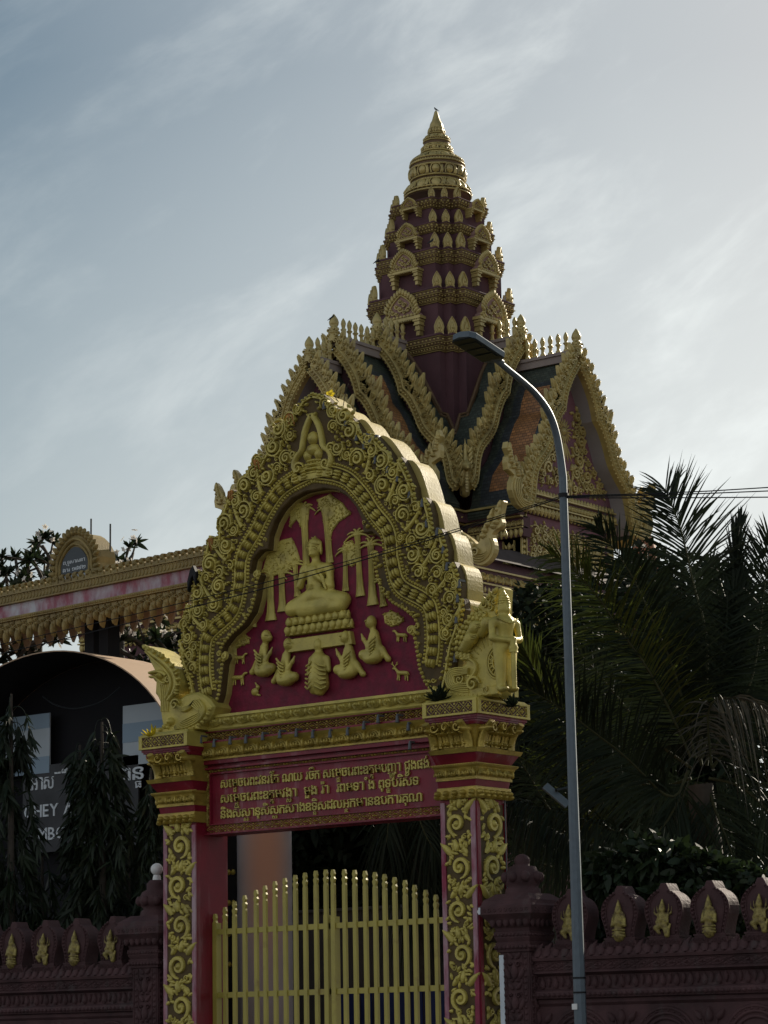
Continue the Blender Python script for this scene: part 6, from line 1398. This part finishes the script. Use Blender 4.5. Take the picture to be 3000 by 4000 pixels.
frond(palm, [(2690, 3010), (2630, 3150), (2450, 2957), (2324, 2864), (2231, 2791), (2145, 2738), (2052, 2685), (1999, 2652)], 31.0, 29.6, .80, K, .025, .032, .12, (1.05, 1.0), .08, .02)
frond(palm, [(2690, 3060), (2560, 3290), (2430, 3255), (2211, 3182), (2080, 3140), (1975, 3112)], 31.0, 29.4, .50, K, .028, .032, .9, (.8, .9), -.2, .016, 1.0, .2)
frond(palm, [(2690, 3080), (2500, 3340), (2330, 3310), (2218, 3268), (2120, 3220), (2020, 3185)], 31.2, 29.8, .55, K, .028, .036, 1.3, (.5, 1.0), -.5, .016, 1.0, .25)
frond(palm, [(2780, 2990), (2760, 2790), (2790, 2725), (2900, 2728), (3050, 2770)], 30.8, 30.2, .34, M['palm_dry'], .030, .030, .7, (1.0, 1.0), -.4, .018, 1.0, .3)
frond(palm, [(2740, 2990), (2690, 2700), (2640, 2500), (2590, 2350), (2530, 2230)], 32.2, 33.2, .60, K, .028, .036, .15, (1, 1), .0)
frond(palm, [(2760, 2990), (2800, 2700), (2830, 2500), (2810, 2330), (2770, 2200)], 32.4, 33.4, .60, K, .028, .036, .15, (1, 1), .0)
frond(palm, [(2780, 3000), (2900, 2850), (2990, 2750), (3080, 2640)], 32.0, 32.4, .60, K, .030, .036, .3, (1, 1), .0)
frond(palm, [(2700, 3000), (2560, 2900), (2440, 2760), (2330, 2620), (2250, 2540)], 32.0, 32.6, .62, K, .027, .036, .2, (1, 1), .0)
frond(palm, [(2700, 3040), (2580, 3080), (2420, 3040), (2280, 2960), (2180, 2880)], 32.3, 32.8, .66, K, .027, .036, .4, (1, 1), .0)
frond(palm, [(2770, 3040), (2880, 3060), (2980, 3140), (3060, 3260)], 31.6, 31.0, .62, K, .028, .036, .6, (1, 1), -.1)
frond(palm, [(2760, 3060), (2800, 3180), (2860, 3330), (2900, 3480)], 31.5, 30.8, .60, K, .028, .036, .4, (1, 1), -.1)
frond(palm, [(2720, 3060), (2660, 3200), (2600, 3350), (2560, 3480)], 31.7, 31.2, .60, K, .028, .036, .4, (1, 1), -.1)
p2 = atD(2330, 3420, 33.5)
palm2 = thing('coconut_palm', 'lower dark palm whose sunlit frond tips show beside the guardian statue', 'palm tree', (p2[0], p2[1], 0))
palm_trunk(palm2, A(p2[0], p2[1], 0), p2, .13)
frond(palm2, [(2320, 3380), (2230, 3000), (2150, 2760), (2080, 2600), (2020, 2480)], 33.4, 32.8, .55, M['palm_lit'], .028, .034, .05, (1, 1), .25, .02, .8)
for q in ([(2320, 3380), (2280, 3050), (2250, 2800), (2240, 2600)], [(2330, 3390), (2400, 3150), (2480, 2900), (2520, 2700)], [(2310, 3400), (2200, 3250), (2080, 3050), (2020, 2950)], [(2340, 3410), (2450, 3330), (2560, 3200), (2640, 3050)], [(2300, 3400), (2180, 3400), (2060, 3350), (1990, 3300)]):
    frond(palm2, q, 33.5, 33.8, .60, K, .028, .036, .25, (1, 1), .05)
p3 = atD(1640, 3050, 35.5)
palm3 = thing('coconut_palm', 'dark palm with drooping fronds glimpsed through the gate opening', 'palm tree', (p3[0], p3[1], 0))
palm_trunk(palm3, A(p3[0], p3[1], 0), p3, .14)
for q in ([(1640, 3050), (1620, 3140), (1650, 3240), (1700, 3330)], [(1640, 3050), (1560, 3090), (1520, 3180), (1510, 3290)], [(1640, 3060), (1590, 3180), (1600, 3400), (1640, 3560)], [(1640, 3050), (1720, 3080), (1800, 3160), (1840, 3280)]): frond(palm3, q, 35.4, 34.8, .50, K, .03, .034, .9, (1, 1), -.2)

def leafcloud(m, clumps, n, size, aspect=.42, droop=.2, rng=RNG):
    """leaves scattered through ellipsoidal clumps [(centre, radii)]"""
    C_ = np.array([c for c, r in clumps]); R_ = np.array([r for c, r in clumps]); vol = np.prod(R_, 1)**(.8); k = rng.choice(len(clumps), n, p=vol/vol.sum())
    d = nrm(rng.normal(size=(n, 3))); rad_ = rng.uniform(.35, 1.05, n)**.6
    B = C_[k]+d*R_[k]*rad_[:, None]; out_ = nrm(d*.7+rng.normal(0, .6, (n, 3))); out_[:, 2] -= droop; out_ = nrm(out_); sd = nrm(np.cross(out_, rng.normal(size=(n, 3)))); L_ = size*rng.uniform(.6, 1.3, n)
    strips_mesh(m, B, out_, L_*aspect, L_, np.full(n, .15), sd, 4)
def branches(m, base, clumps, r0, rng=RNG):
    for c, r in clumps:
        c = A(*c); mid = (A(*base)*.45+c*.55)+rng.normal(0, .12, 3); mid[2] -= .15*np.linalg.norm(c-A(*base))*.3
        P = smoothc(np.array([base, mid, c]), 2); tube(m, P, np.linspace(r0*.6, .012, len(P)), 5)
def broadleaf(name, label, cat, base, h_trunk, clumps, n, size, mt, r=.12, group=None, droop=.2):
    t = thing(name, label, cat, base, group); m = MB(); top = A(base[0], base[1], base[2]+h_trunk); tube(m, [A(*base), A(*base)*.5+top*.5+A(.05, 0, 0), top], [r*1.2, r, r*.8], 8); branches(m, top, clumps, r); m.build('trunk', M['bark'], t)
    m = MB(); leafcloud(m, clumps, n, size, .42, droop); m.build('crown', mt, t); return t
def cl(px, py, D, rx, rz=None, ry=None): c = atD(px, py, D); return (tuple(c), (rx, ry or rx, rz or rx))
b_ = atD(2120, 3000, 37); broadleaf('evergreen_tree', 'dark evergreen tree between the guardian statue and the street lamp', 'tree', (b_[0], b_[1], 0), 3.5, [cl(2080, 2450, 37, .75, .6), cl(2180, 2420, 37.5, .7, .6), cl(2050, 2600, 37, .8, .7), cl(2200, 2620, 37, .9, .8), cl(2100, 2800, 37, 1.0, .8), cl(2260, 2850, 37.4, 1.0), cl(2120, 2340, 37.4, .45, .3), cl(2030, 2750, 37, .7), cl(2150, 3050, 37, 1.1), cl(2050, 3150, 37, .9), cl(2300, 3100, 37.4, 1.0)], 11000, .15, M['leaf_dark'], .16)
b_ = atD(2560, 3000, 42); broadleaf('evergreen_tree', 'dark tree filling the gaps behind the coconut palm fronds', 'tree', (b_[0], b_[1], 0), 4, [cl(2450, 2350, 43, .9, .7), cl(2600, 2260, 43, .8, .5), cl(2720, 2420, 43, 1.0), cl(2850, 2520, 43, 1.2), cl(2980, 2420, 43, 1.0), cl(2500, 2560, 42, 1.2), cl(2700, 2650, 42, 1.3), cl(2900, 2750, 42, 1.4), cl(2450, 2800, 42, 1.3), cl(2650, 2950, 42, 1.5), cl(2900, 3050, 42, 1.5), cl(2400, 3100, 42, 1.2), cl(2600, 3250, 42, 1.4), cl(2850, 3350, 42, 1.4), cl(2520, 2200, 43.5, .45, .35)], 15000, .20, M['leaf_dark'], .2)
# shrubs over the right-hand wall
b_ = atD(2560, 3900, 27.5)
broadleaf('shrub', 'leafy green shrub overhanging the niches of the right-hand wall', 'shrub', (b_[0], b_[1], 0), 1.5, [cl(2400, 3420, 27.6, .38, .25), cl(2560, 3370, 27.6, .42, .28), cl(2720, 3420, 27.5, .42, .26), cl(2640, 3500, 27.4, .38, .2), cl(2860, 3470, 27.4, .36, .25), cl(2960, 3480, 27.3, .35, .22), cl(2480, 3520, 27.7, .3, .25), cl(2330, 3520, 27.8, .3, .3), cl(2320, 3640, 27.8, .28, .25), cl(2720, 3560, 27.2, .25, .15), cl(2800, 3640, 27.2, .2, .2), cl(2500, 3660, 27.6, .3, .25), cl(2690, 3680, 27.5, .3, .25), cl(2880, 3680, 27.3, .25, .2)], 5200, .15, M['leaf'], .05, None, .45)
# foliage seen through the gate opening
b_ = atD(1400, 3900, 40); broadleaf('evergreen_tree', 'dark evergreen tree seen through the gate opening behind the bars', 'tree', (b_[0], b_[1], 0), 2, [cl(1180, 3250, 40, 1.0), cl(1330, 3180, 40, 1.1), cl(1500, 3250, 40, 1.1), cl(1650, 3200, 40, 1.1), cl(1250, 3420, 40, 1.0), cl(1420, 3420, 40, 1.1), cl(1600, 3430, 40, 1.1), cl(1200, 3600, 40, .9), cl(1350, 3620, 40, 1.0), cl(1520, 3620, 40, 1.0), cl(1680, 3620, 40, 1.0), cl(1000, 3300, 40.5, .9), cl(900, 3450, 40.5, .9), cl(950, 3620, 40.5, .9), cl(1100, 3400, 40.5, .9), cl(1750, 3400, 40, .9), cl(1400, 3050, 41, 1.2), cl(1150, 3050, 41, 1.1), cl(1650, 3000, 41, 1.2)], 16000, .22, M['leaf_dark'], .2)
# weeping columnar trees on the left
def weeping(label, px, py, D, rad_max, zb, n, seed, group='weeping columnar trees beyond the left wall'):
    rg = np.random.default_rng(seed); top = atD(px, py, D); t = thing('weeping_tree', label, 'tree', (top[0], top[1], 0), group)
    m = MB(); tube(m, [(top[0], top[1], 0), (top[0]+.03, top[1], top[2]*.5), (top[0], top[1], top[2]-.05)], [.08, .06, .015], 7); m.build('trunk', M['bark'], t)
    H = top[2]-zb; m = MB(); nb = n//22
    for _ in range(nb):       # drooping twigs, each hung with leaves
        z_ = rg.uniform(0, 1)**.85; a2 = rg.uniform(0, 6.28); r_ = min(rad_max, .10+rad_max*1.1*z_**.40)*rg.uniform(.35, 1.12)*(1+.42*math.sin(4*z_*H+seed+2*a2))
        c = A(top[0], top[1], top[2]-z_*H+.22*min(1, z_*6)); dd_ = A(math.cos(a2), math.sin(a2), 0); k1 = c+dd_*r_*.6+A(0, 0, .05*min(1, z_*6)); k2 = c+dd_*r_+A(0, 0, -.16-.1*rg.uniform()); k3 = k2+dd_*.03+A(0, 0, -.22*rg.uniform(.5, 1.3))
        P = smoothc(np.array([c, k1, k2, k3]), 2); tube(m, P, .005, 4); q = rg.integers(len(P)//2, len(P), 22); B = P[q]
        d = nrm(dd_*.45+A(0, 0, -.9)+rg.normal(0, .46, (22, 3))); sd = nrm(np.cross(d, rg.normal(size=(22, 3)))); L_ = .21*rg.uniform(.6, 1.3, 22); strips_mesh(m, B, d, L_*.17, L_, np.full(22, .2), sd, 4)
    m.build('crown', M['leaf_weep'], t)
weeping('weeping columnar tree at the left frame edge, in front of the pale panel', 45, 2695, 33.6, .36, .4, 3800, 1)
weeping('tallest of the weeping trees in the middle, hiding the lettering of the sign', 398, 2805, 33.4, .43, .4, 4600, 2)
weeping('shorter weeping tree just left of the tallest one', 312, 2895, 33.9, .26, .4, 1700, 3)
weeping('slim weeping tree with yellowish leaves touching the left gate pillar', 590, 2985, 33.0, .28, .4, 2600, 4)
weeping('weeping tree behind, between the sign and the left pillar', 500, 3240, 34.2, .28, .3, 1500, 5)
weeping('low weeping tree behind the left wall niches near the frame edge', 165, 3330, 34.0, .28, .3, 1300, 6)

# frangipani trees
def frangipani(label, base, tips, D, nl, seed):
    rg = np.random.default_rng(seed); bp = atD(*base, D); t = thing('frangipani_tree', label, 'tree', (bp[0], bp[1], 0), 'frangipani trees around the left portal')
    tr = MB(); fl = MB(); lv = MB(); tube(tr, [(bp[0], bp[1], 0), (bp[0], bp[1], bp[2])], [.10, .07], 7)
    for (x, y) in tips:
        e = atD(x, y, D+rg.normal(0, .3)); mid = bp*.45+e*.55+rg.normal(0, .12, 3); P = smoothc(np.array([bp, mid, e]), 2); tube(tr, P, np.linspace(.045, .022, len(P)), 5)
        for _ in range(2):
            e2 = e+rg.normal(0, .16, 3); tube(tr, [e*.7+mid*.3, e2], [.02, .014], 5)
            n = nl; a = rg.uniform(0, 6.28, n); el = rg.uniform(-.5, 1.2, n); d = np.stack([np.cos(a)*np.cos(el), np.sin(a)*np.cos(el), np.sin(el)], 1); sd = nrm(np.cross(d, rg.normal(size=(n, 3)))); L_ = rg.uniform(.12, .24, n)
            strips_mesh(lv, np.repeat(e2[None], n, 0), d, L_*.30, L_, np.full(n, .1), sd, 4)
            if rg.uniform() < .75:
                for _ in range(rg.integers(2, 6)):
                    c = e2+rg.normal(0, .07, 3)+A(0, 0, .06); ax_ = nrm(rg.normal(size=3)+A(-.6, -.8, .2)); u_ = nrm(np.cross(ax_, A(0, 0, 1))); v_ = np.cross(u_, ax_)
                    for k in range(5): a2 = k*2*PI/5; leaf(fl, Fr(c, u_, v_, ax_), 0, 0, .055, .042, .008, a2)
    tr.build('trunk', M['bark'], t); lv.build('leaves', M['leaf'], t); fl.build('flowers', M['petal'], t)
frangipani('frangipani tree with white flowers left of the arched plaque, against the sky', (150, 2420), [(20, 2220), (60, 2180), (100, 2150), (130, 2190), (165, 2130), (200, 2170), (180, 2250), (90, 2250), (40, 2290), (230, 2230), (120, 2290)], 40.5, 24, 3)
frangipani('frangipani tree with white flowers right of the arched plaque, above the beam', (470, 2430), [(440, 2180), (480, 2170), (520, 2160), (500, 2210), (450, 2220), (540, 2200), (430, 2230)], 40.0, 16, 4)
frangipani('frangipani tree seen below the portal beam beside the gate serpent', (640, 2620), [(560, 2480), (600, 2440), (640, 2470), (680, 2500), (710, 2440), (660, 2540), (740, 2520), (590, 2540), (520, 2500), (480, 2470), (430, 2480), (620, 2520), (700, 2560), (380, 2500)], 39.0, 24, 5)
frangipani('frangipani tree seen below the portal beam at the left frame edge', (60, 2640), [(20, 2560), (60, 2530), (100, 2560), (140, 2510), (180, 2500), (-20, 2520), (30, 2600), (210, 2490)], 39.5, 22, 6)

# ================================================================ PORTAL BEAM ON THE LEFT
dl = rad(5.3); e_ = A(math.cos(dl), -math.sin(dl), 0); pn = A(-math.sin(dl), -math.cos(dl), 0); pb0 = atD(400, 2330, 36.5)
fP = Fr((pb0[0], pb0[1], 0), e_, (0, 0, 1), pn)
def gp_(x, y): p = atP(x, y, pb0, pn); return (np.dot(p-fP.O, e_), p[2])
portal = thing('portal', 'long gilded portal beam with peeling pink band and arched plaque, left of the gate', 'gateway', (pb0[0], pb0[1], 0))
u0, u1 = gp_(-300, 2400)[0], gp_(900, 2200)[0]
zv = lambda y: .5*(gp_(0, y[0])[1]+gp_(y[2], y[1])[1])
zA = zv((2329, 2177, 771)); zB = zv((2370, 2218, 771)); zC = zv((2423, 2271, 747)); zD = zv((2440, 2286, 747)); zE_ = zD-.30
TH = .85
m = MB(); box(m, (u0, zD, -TH), (u1, zB+.01, -.02), fP); bm = m.build('beam', M['beige'], portal)
m = MB(); box(m, (u0, zC+.002, -.018), (u1, zB-.004, .012), fP); m.build('painted_band', M['peeling'], bm)
m = MB(); box(m, (u0, zB, -.10), (u1, zA, .05), fP); box(m, (u0, zA-.02, .05), (u1, zA, .075), fP); box(m, (u0, zB, .05), (u1, zB+.02, .075), fP); n = int((u1-u0)/.075); f2 = Fr(fP.O+pn*.05, fP.U, fP.V, fP.N)
for i in range(n): tube(m, [(u0+i*.075+.035*math.cos(a), (zA+zB)/2+.045*math.sin(a), 0) for a in np.linspace(-1.9, 1.9, 9)], .014, 5, f2)
box(m, (u0, zD, -.02), (u1, zC, .05), fP); beads(m, f2, [(u0, (zC+zD)/2), (u1, (zC+zD)/2)], .05, .02)
m.build('gilded_moulding', M['gold_portal'], bm)
m = MB(); n = int((u1-u0)/.145)
for i in range(n):       # leaf crest along the top
    u = u0+(i+.5)*.145; prism(m, [(u-.06, zA), (u-.075, zA+.05), (u-.05, zA+.09), (u-.08, zA+.13), (u-.02, zA+.155), (u+.05, zA+.145), (u+.02, zA+.11), (u+.06, zA+.07), (u+.055, zA)], -.10, -.02, fP, .01); dome(m, Fr(fP.O-pn*.02, fP.U, fP.V, fP.N), u-.01, zA+.09, .03, .03, .03)
m.build('leaf_crest', M['gold_portal'], bm)
m = MB()
for i in range(int((u1-u0)/.27)):       # hanging fringe
    u = u0+(i+.5)*.27
    for du, L_, w_ in ((0, .34, .13), (.135, .22, .11)):
        prism(m, [(u+du-w_*.5, zD), (u+du-w_*.45, zD-L_*.35), (u+du-w_*.25, zD-L_*.6), (u+du-w_*.22, zD-L_*.75), (u+du, zD-L_), (u+du+w_*.22, zD-L_*.75), (u+du+w_*.25, zD-L_*.6), (u+du+w_*.45, zD-L_*.35), (u+du+w_*.5, zD)], -.05, .01, fP, .012)
        for s in (-1, 1): spiral(m, Fr(fP.O+pn*.01, fP.U, fP.V, fP.N), u+du+s*w_*.28, zD-L_*.25, w_*.28, .03, 1.1, s, 0, .33)
        leaf(m, Fr(fP.O+pn*.01, fP.U, fP.V, fP.N), u+du, zD-L_*.45, L_*.5, w_*.5, .04, -PI/2)
m.build('hanging_fringe', M['gold_portal'], bm)
m = MB(); 
for i in range(int((u1-u0)/.27)): u = u0+(i+.5)*.27; prism(m, [(u-.12, zD), (u-.06, zD-.18), (u, zD-.28), (u+.06, zD-.18), (u+.12, zD)], -TH, -TH+.04, fP, 0)
m.build('rear_fringe', M['canopy'], bm)
up = gp_(280, 2290)[0]; zp = zA
m = MB(); W_ = .40
arch = np.array([(-W_, 0), (-W_-.02, .12), (-W_+.05, .20), (-W_+.03, .38), (-W_+.12, .56), (-.14, .70), (0, .745)]); AR = np.concatenate([smoothc(arch, 1), (smoothc(arch, 1)[:-1]*[-1, 1])[::-1]])
scA = (gp_(395, 2240)[0]-gp_(174, 2280)[0])/.86*.88; AR = AR*[scA/1.0, 1.0]
prism(m, AR+[up, zp], -.42, -.06, fP, .02); f3 = Fr(fP.O-pn*.06, fP.U, fP.V, fP.N)
Q = resample(AR[1:-1], .085)
for u, v in Q: dome(m, f3, u+up, v+zp, .045, .05, .06, 0, 7); leaf(m, f3, u*1.0+up, v+zp, .09, .07, .06, math.atan2(v-.1, u))
strip(m, f3, AR*[.84, .86]+[up, zp], .05, .05, 0, 5); strip(m, f3, AR*[.72, .76]+[up, zp], .04, .04, 0, 5)
cr_ = m.build('plaque_arch', M['gold_portal'], portal)
m = MB(); prism(m, AR*[.64, .68]+[up, zp+.02], -.03, .012, f3); m.build('plaque', M['plaque'], cr_)
m = MB(); f5 = Fr(f3.O+pn*.012, f3.U, f3.V, f3.N)
for s_, z_, w2 in (('សាលា', .40, .20), ('ពុទ_ធសាសនា', .29, .38), ('េរៀន ១៩៩២', .18, .40), ('រាជធានីភ_នំេពញ', .07, .50)): 
    if z_ > .35: continue
    set_text(m, f5, s_.replace('េរៀន ១៩៩២', 'ងារ ១៩៩២'), up-w2/2*scA, zp+z_, .075, w2*scA, .002)
m.build('plaque_text', M['text_grey'], cr_)
for x, y0_, y1_ in ((283, 2014, 2075), (358, 2034, 2105), (214, 2081, 2110)): a, b2 = gp_(x, y0_), gp_(x, y1_); m = MB(); tube(m, [(a[0], b2[1]-.15, -.35), (a[0], a[1], -.35)], .013, 6, fP); m.build('rod', M['lampdark'], portal)
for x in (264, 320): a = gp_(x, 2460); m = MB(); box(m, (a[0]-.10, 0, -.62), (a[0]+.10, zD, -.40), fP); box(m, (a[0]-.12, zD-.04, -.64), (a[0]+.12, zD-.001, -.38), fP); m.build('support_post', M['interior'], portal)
for uu in (u0+.3, u1-.1): m = MB(); box(m, (uu-.3, 0, -TH+.05), (uu+.3, zD-.002, -.1), fP); m.build('pier', M['beige'], portal)

# ================================================================ VAULTED HALL BEHIND THE WEEPING TREES
ap = atD(258, 2541, 35.6); YA = ap[1]; XA = ap[0]-.45; fA = frontY(YA); ga = lambda x, y, d=0: (lambda p: (p[0], p[2]))(atY(x, y, YA+d))
hall = thing('vaulted_hall', 'dark arched hall with tan vaulted roof behind the weeping trees', 'building', (XA, YA+2, 0))
xw = 2.62; zs_ = 4.92; t_ = np.linspace(PI, 0, 41); full = np.stack([2.6*np.cos(t_), zs_+2.025*np.sin(t_)], 1)
Lx = 3.2
m = MB(); outer = full*[1.0, 1]+[XA, 0]; inner = (full-[0, zs_])*[.994, .992]+[XA, zs_]
rr2 = np.concatenate([outer, inner[::-1]]); loft(m, [[(x, YA, z) for x, z in rr2], [(x, YA+1.15, z) for x, z in rr2]]); roof = m.build('vault_roof', M['canopy'], hall)
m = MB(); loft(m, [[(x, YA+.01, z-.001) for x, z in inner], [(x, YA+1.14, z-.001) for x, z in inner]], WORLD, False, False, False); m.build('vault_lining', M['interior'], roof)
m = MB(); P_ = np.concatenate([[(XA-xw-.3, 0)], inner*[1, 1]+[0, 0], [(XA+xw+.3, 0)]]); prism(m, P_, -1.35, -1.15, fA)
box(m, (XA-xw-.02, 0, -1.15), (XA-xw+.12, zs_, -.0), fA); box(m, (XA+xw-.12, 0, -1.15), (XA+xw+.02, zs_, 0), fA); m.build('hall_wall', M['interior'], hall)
dB = .95; fB = frontY(YA+dB); gb_ = lambda x, y: ga(x, y, dB)
for L0, bands in (([(-60, 2818), (195, 2783), (205, 3010), (-60, 3052)], (((0, .25), (.72, 1.0)))), ([(480, 2757), (640, 2740), (640, 2976), (489, 2990)], ((.30, .62),))):
    q = np.array([gb_(*p) for p in L0]); x0, x1 = q[0, 0], q[1, 0]; z1, z0 = (q[0, 1]+q[1, 1])/2, (q[2, 1]+q[3, 1])/2
    m = MB(); box(m, (x0, z0, -.02), (x1, z1, 0), fB); pn_ = m.build('cloth_panel', M['pale'], hall)
    m = MB(); [box(m, (x0, z1-(z1-z0)*b1, .001), (x1, z1-(z1-z0)*b0_, .006), fB) for b0_, b1 in bands]; m.build('blue_stripe', M['paleblue'], pn_)
q0, q1 = gb_(90, 3020), gb_(540, 3285)
m = MB(); box(m, (q0[0], q1[1]-.05, -.03), (q1[0], q0[1]+.08, 0), fB); sg = m.build('sign_board', M['greypanel'], hall)
m = MB(); a, b2 = gb_(122, 3088), gb_(268, 3072); set_text(m, fB, 'អាស៊ី', a[0], (a[1]+b2[1])/2, .29, b2[0]-a[0], .006); a, b2 = gb_(470, 3052), gb_(570, 3040); set_text(m, fB, 'ពន_ធ', a[0], (a[1]+b2[1])/2, .29, b2[0]-a[0], .006)
m.build('sign_text', M['text_grey'], sg)
def latin(s, xa, ya, xb, yb, size, parent, name='sign_text'):
    m = MB(); a, b2 = gb_(xa, ya), gb_(xb, yb); pen = 0; out_ = []
    for ch in s:
        if ch == ' ': pen += .3; continue
        v, q = glyph(ch, .006); x0 = v[:, 0].min(); out_.append((v+[pen-x0, 0, 0], q)); pen += v[:, 0].max()-x0+.09
    k = (b2[0]-a[0])/pen
    for v, q in out_: m.add(fB(np.stack([a[0]+v[:, 0]*k, (a[1]+b2[1])/2+v[:, 1]*size, v[:, 2]+.006], 1)), q)
    m.build(name, M['text_grey'], parent)
latin('CHEY AS', 96, 3196, 318, 3178, .25, sg); latin('MBODIA', 150, 3284, 360, 3266, .25, sg); latin('L', 492, 3256, 512, 3254, .25, sg)
m = MB(); P_ = [gb_(*p) for p in ((215, 2725), (260, 2760), (330, 2777), (400, 2765), (460, 2742), (520, 2690))]; tube(m, [(u, v, .25) for u, v in smoothc(P_, 2)], .010, 5, fB); m.build('hanging_cable', M['lampdark'], hall)

# ================================================================ THINGS SEEN THROUGH THE GATE
def soft_patch(mt, c, r, colr):      # mixes a soft-edged orange patch into the column's colour, fading from its centre
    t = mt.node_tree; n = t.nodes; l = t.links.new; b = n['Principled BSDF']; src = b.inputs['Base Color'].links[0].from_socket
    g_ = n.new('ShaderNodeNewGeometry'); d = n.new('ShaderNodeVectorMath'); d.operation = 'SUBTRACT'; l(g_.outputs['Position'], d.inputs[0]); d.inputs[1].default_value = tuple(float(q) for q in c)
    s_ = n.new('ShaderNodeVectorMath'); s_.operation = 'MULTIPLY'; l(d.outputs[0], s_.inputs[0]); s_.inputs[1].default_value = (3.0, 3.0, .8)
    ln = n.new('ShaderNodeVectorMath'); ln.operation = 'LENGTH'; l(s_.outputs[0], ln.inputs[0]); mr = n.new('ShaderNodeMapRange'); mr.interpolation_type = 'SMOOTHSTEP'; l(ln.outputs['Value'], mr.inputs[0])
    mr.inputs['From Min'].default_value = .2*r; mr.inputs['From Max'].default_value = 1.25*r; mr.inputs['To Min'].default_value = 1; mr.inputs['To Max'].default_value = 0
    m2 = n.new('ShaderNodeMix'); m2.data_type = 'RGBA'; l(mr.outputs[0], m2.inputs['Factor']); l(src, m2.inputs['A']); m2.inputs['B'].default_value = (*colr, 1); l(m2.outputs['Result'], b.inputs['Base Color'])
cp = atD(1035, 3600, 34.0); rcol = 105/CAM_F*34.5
m = MB(); lathe(m, [(rcol, -.02), (rcol, 5.3)], (cp[0], cp[1], 0), 40); mt_ = mat('rose plaster column', (.34, .30, .30), .8, 0, .06, 1.5); soft_patch(mt_, atD(1040, 3370, 33.6), 1.15, (.42, .235, .165)); tag(m.build('column', mt_), 'round rose and orange column seen through the left half of the gate', 'column')
pw = atD(1450, 3700, 36.5); m = MB(); box(m, (pw[0]-4.2, pw[1], 0), (pw[0]+3.5, pw[1]+.2, atD(1450, 3543, 36.5)[2]-.03)); yw = thing('yard_wall', 'dark concrete yard wall with a pale rail seen through the gate bars', 'wall', (pw[0], pw[1], 0)); m.build('wall_body', M['concrete'], yw)
zt = atD(1450, 3543, 36.5)[2]; m = MB(); box(m, (pw[0]-4.2, pw[1]-.03, zt-.03), (pw[0]+3.5, pw[1]+.23, zt+.01)); m.build('rail', M['plastic'], yw)
pz_ = atD(1500, 3870, 33.0); m = MB(); n = 26
for i in range(n): x = pz_[0]-.9+i*.10; box(m, (x, pz_[1]+.03*(i % 2), 0), (x+.098, pz_[1]+.03*(i % 2)+.02, pz_[2]))
tag(m.build('sheet_fence', M['blue']), 'dark blue corrugated sheet fence low behind the right gate leaf', 'fence')
pk = atD(900, 3500, 34.6); m = MB(); fk = Fr((pk[0], pk[1], 0), (math.cos(CAM_YAW), math.sin(CAM_YAW), 0), (0, 0, 1), (math.sin(CAM_YAW), -math.cos(CAM_YAW), 0)); box(m, (-.35, 0, -.1), (.2, 5.0, 0), fk); kp = thing('screen', 'black standing screen with gold ornaments between the left pillar and the round column', 'screen', (pk[0], pk[1], 0)); m.build('panel', M['interior'], kp)
m = MB()
for z in (2.2, 2.6, 3.0, 3.4, 3.8): dome(m, fk, -.02, z, .03, .04, .03); dome(m, fk, .04, z, .03, .04, .03); leaf(m, fk, .16, z+.25, .16, .10, .04, -PI/2)
m.build('ornament', M['gold'], kp)
# solar lamp half hidden by the street lamp pole
q0, q1 = atD(2140, 3080, 29.2), atD(2205, 3135, 29.2); sol = thing('solar_lamp', 'small solar street light with tilted panel half hidden by the lamp pole', 'lamp', (q1[0]+.3, q1[1], 0))
m = MB(); cx2 = (q0+q1)/2; a_ = nrm(q1-q0); wv = nrm(np.cross(a_, A(.3, -.5, 1))); nv = np.cross(a_, wv); fS = Fr(cx2, a_, wv, nv); box(m, (-.17, -.07, -.012), (.17, .07, .012), fS, .004); m.build('panel', M['lamp'], sol)
m = MB(); e1 = atD(2246, 3072, 29.4); tube(m, [cx2+A(0, 0, .06), e1], .018, 6); tube(m, [e1, (e1[0], e1[1], 0)], .03, 8); m.build('pole', M['lampdark'], sol)
# distant orange spire tip
q0 = atD(2512, 2035, 75); m = MB(); lathe(m, [(.9, -5), (.75, -3), (.5, -1.5), (.3, -.6), (.1, -.15), (.02, 0)], q0, 16); lathe(m, [(1.1, -q0[2]), (1.0, -5)], q0, 16); tag(m.build('spire_roof', mat('terracotta spire', (.30, .13, .07), .7)), 'slender terracotta spire tip between the right gable and the palm', 'spire')
# birds
def bird(label, px, py, P, face=1, s=1.0):
    p = P; f = Fr(p, (math.cos(CAM_YAW)*face, math.sin(CAM_YAW)*face, 0), (0, 0, 1), (math.sin(CAM_YAW), -math.cos(CAM_YAW), 0)); k = s
    q = lambda *a: tuple(z*k for z in a)
    m = MB(); body(m, [('c', q(-.07, .10, 0), q(.04, .17, 0), .045*k, .055*k), ('c', q(.04, .17, 0), q(.075, .235, 0), .045*k, .03*k), ('e', q(.085, .25, 0), q(.033, .03, .028)), ('c', q(.11, .25, 0), q(.135, .245, 0), .010*k, .003*k), ('c', q(-.09, .09, 0), q(-.21, .01, 0), .034*k, .012*k)], .012*k, .02*k, f)
    for z in (-.02, .02): tube(m, [f(q(0, .11, z))[0], f(q(.0, .0, z))[0]], .006*k, 4)
    tag(m.build('bird', M['bird']), label, 'bird')
tipz = lambda px, py, plane: plane(px, py)
bird('dark pigeon perched on the finial of the middle left gable', 0, 0, atX(1296, 1249, TX)+A(0, 0, -.02), 1, .5)
bird('dark bird on the very tip of the tower spire', 0, 0, A(TX, TYc, zz[-1]-.02), -1, .4)
bird('dark bird sitting on the left edge of the third tower cornice', 0, 0, atD(1473, 1030, DT-.6), 1, .5)
bird('dark bird perched on a leaf of the upper tower', 0, 0, atD(1685, 952, DT-2.2), 1, .5)
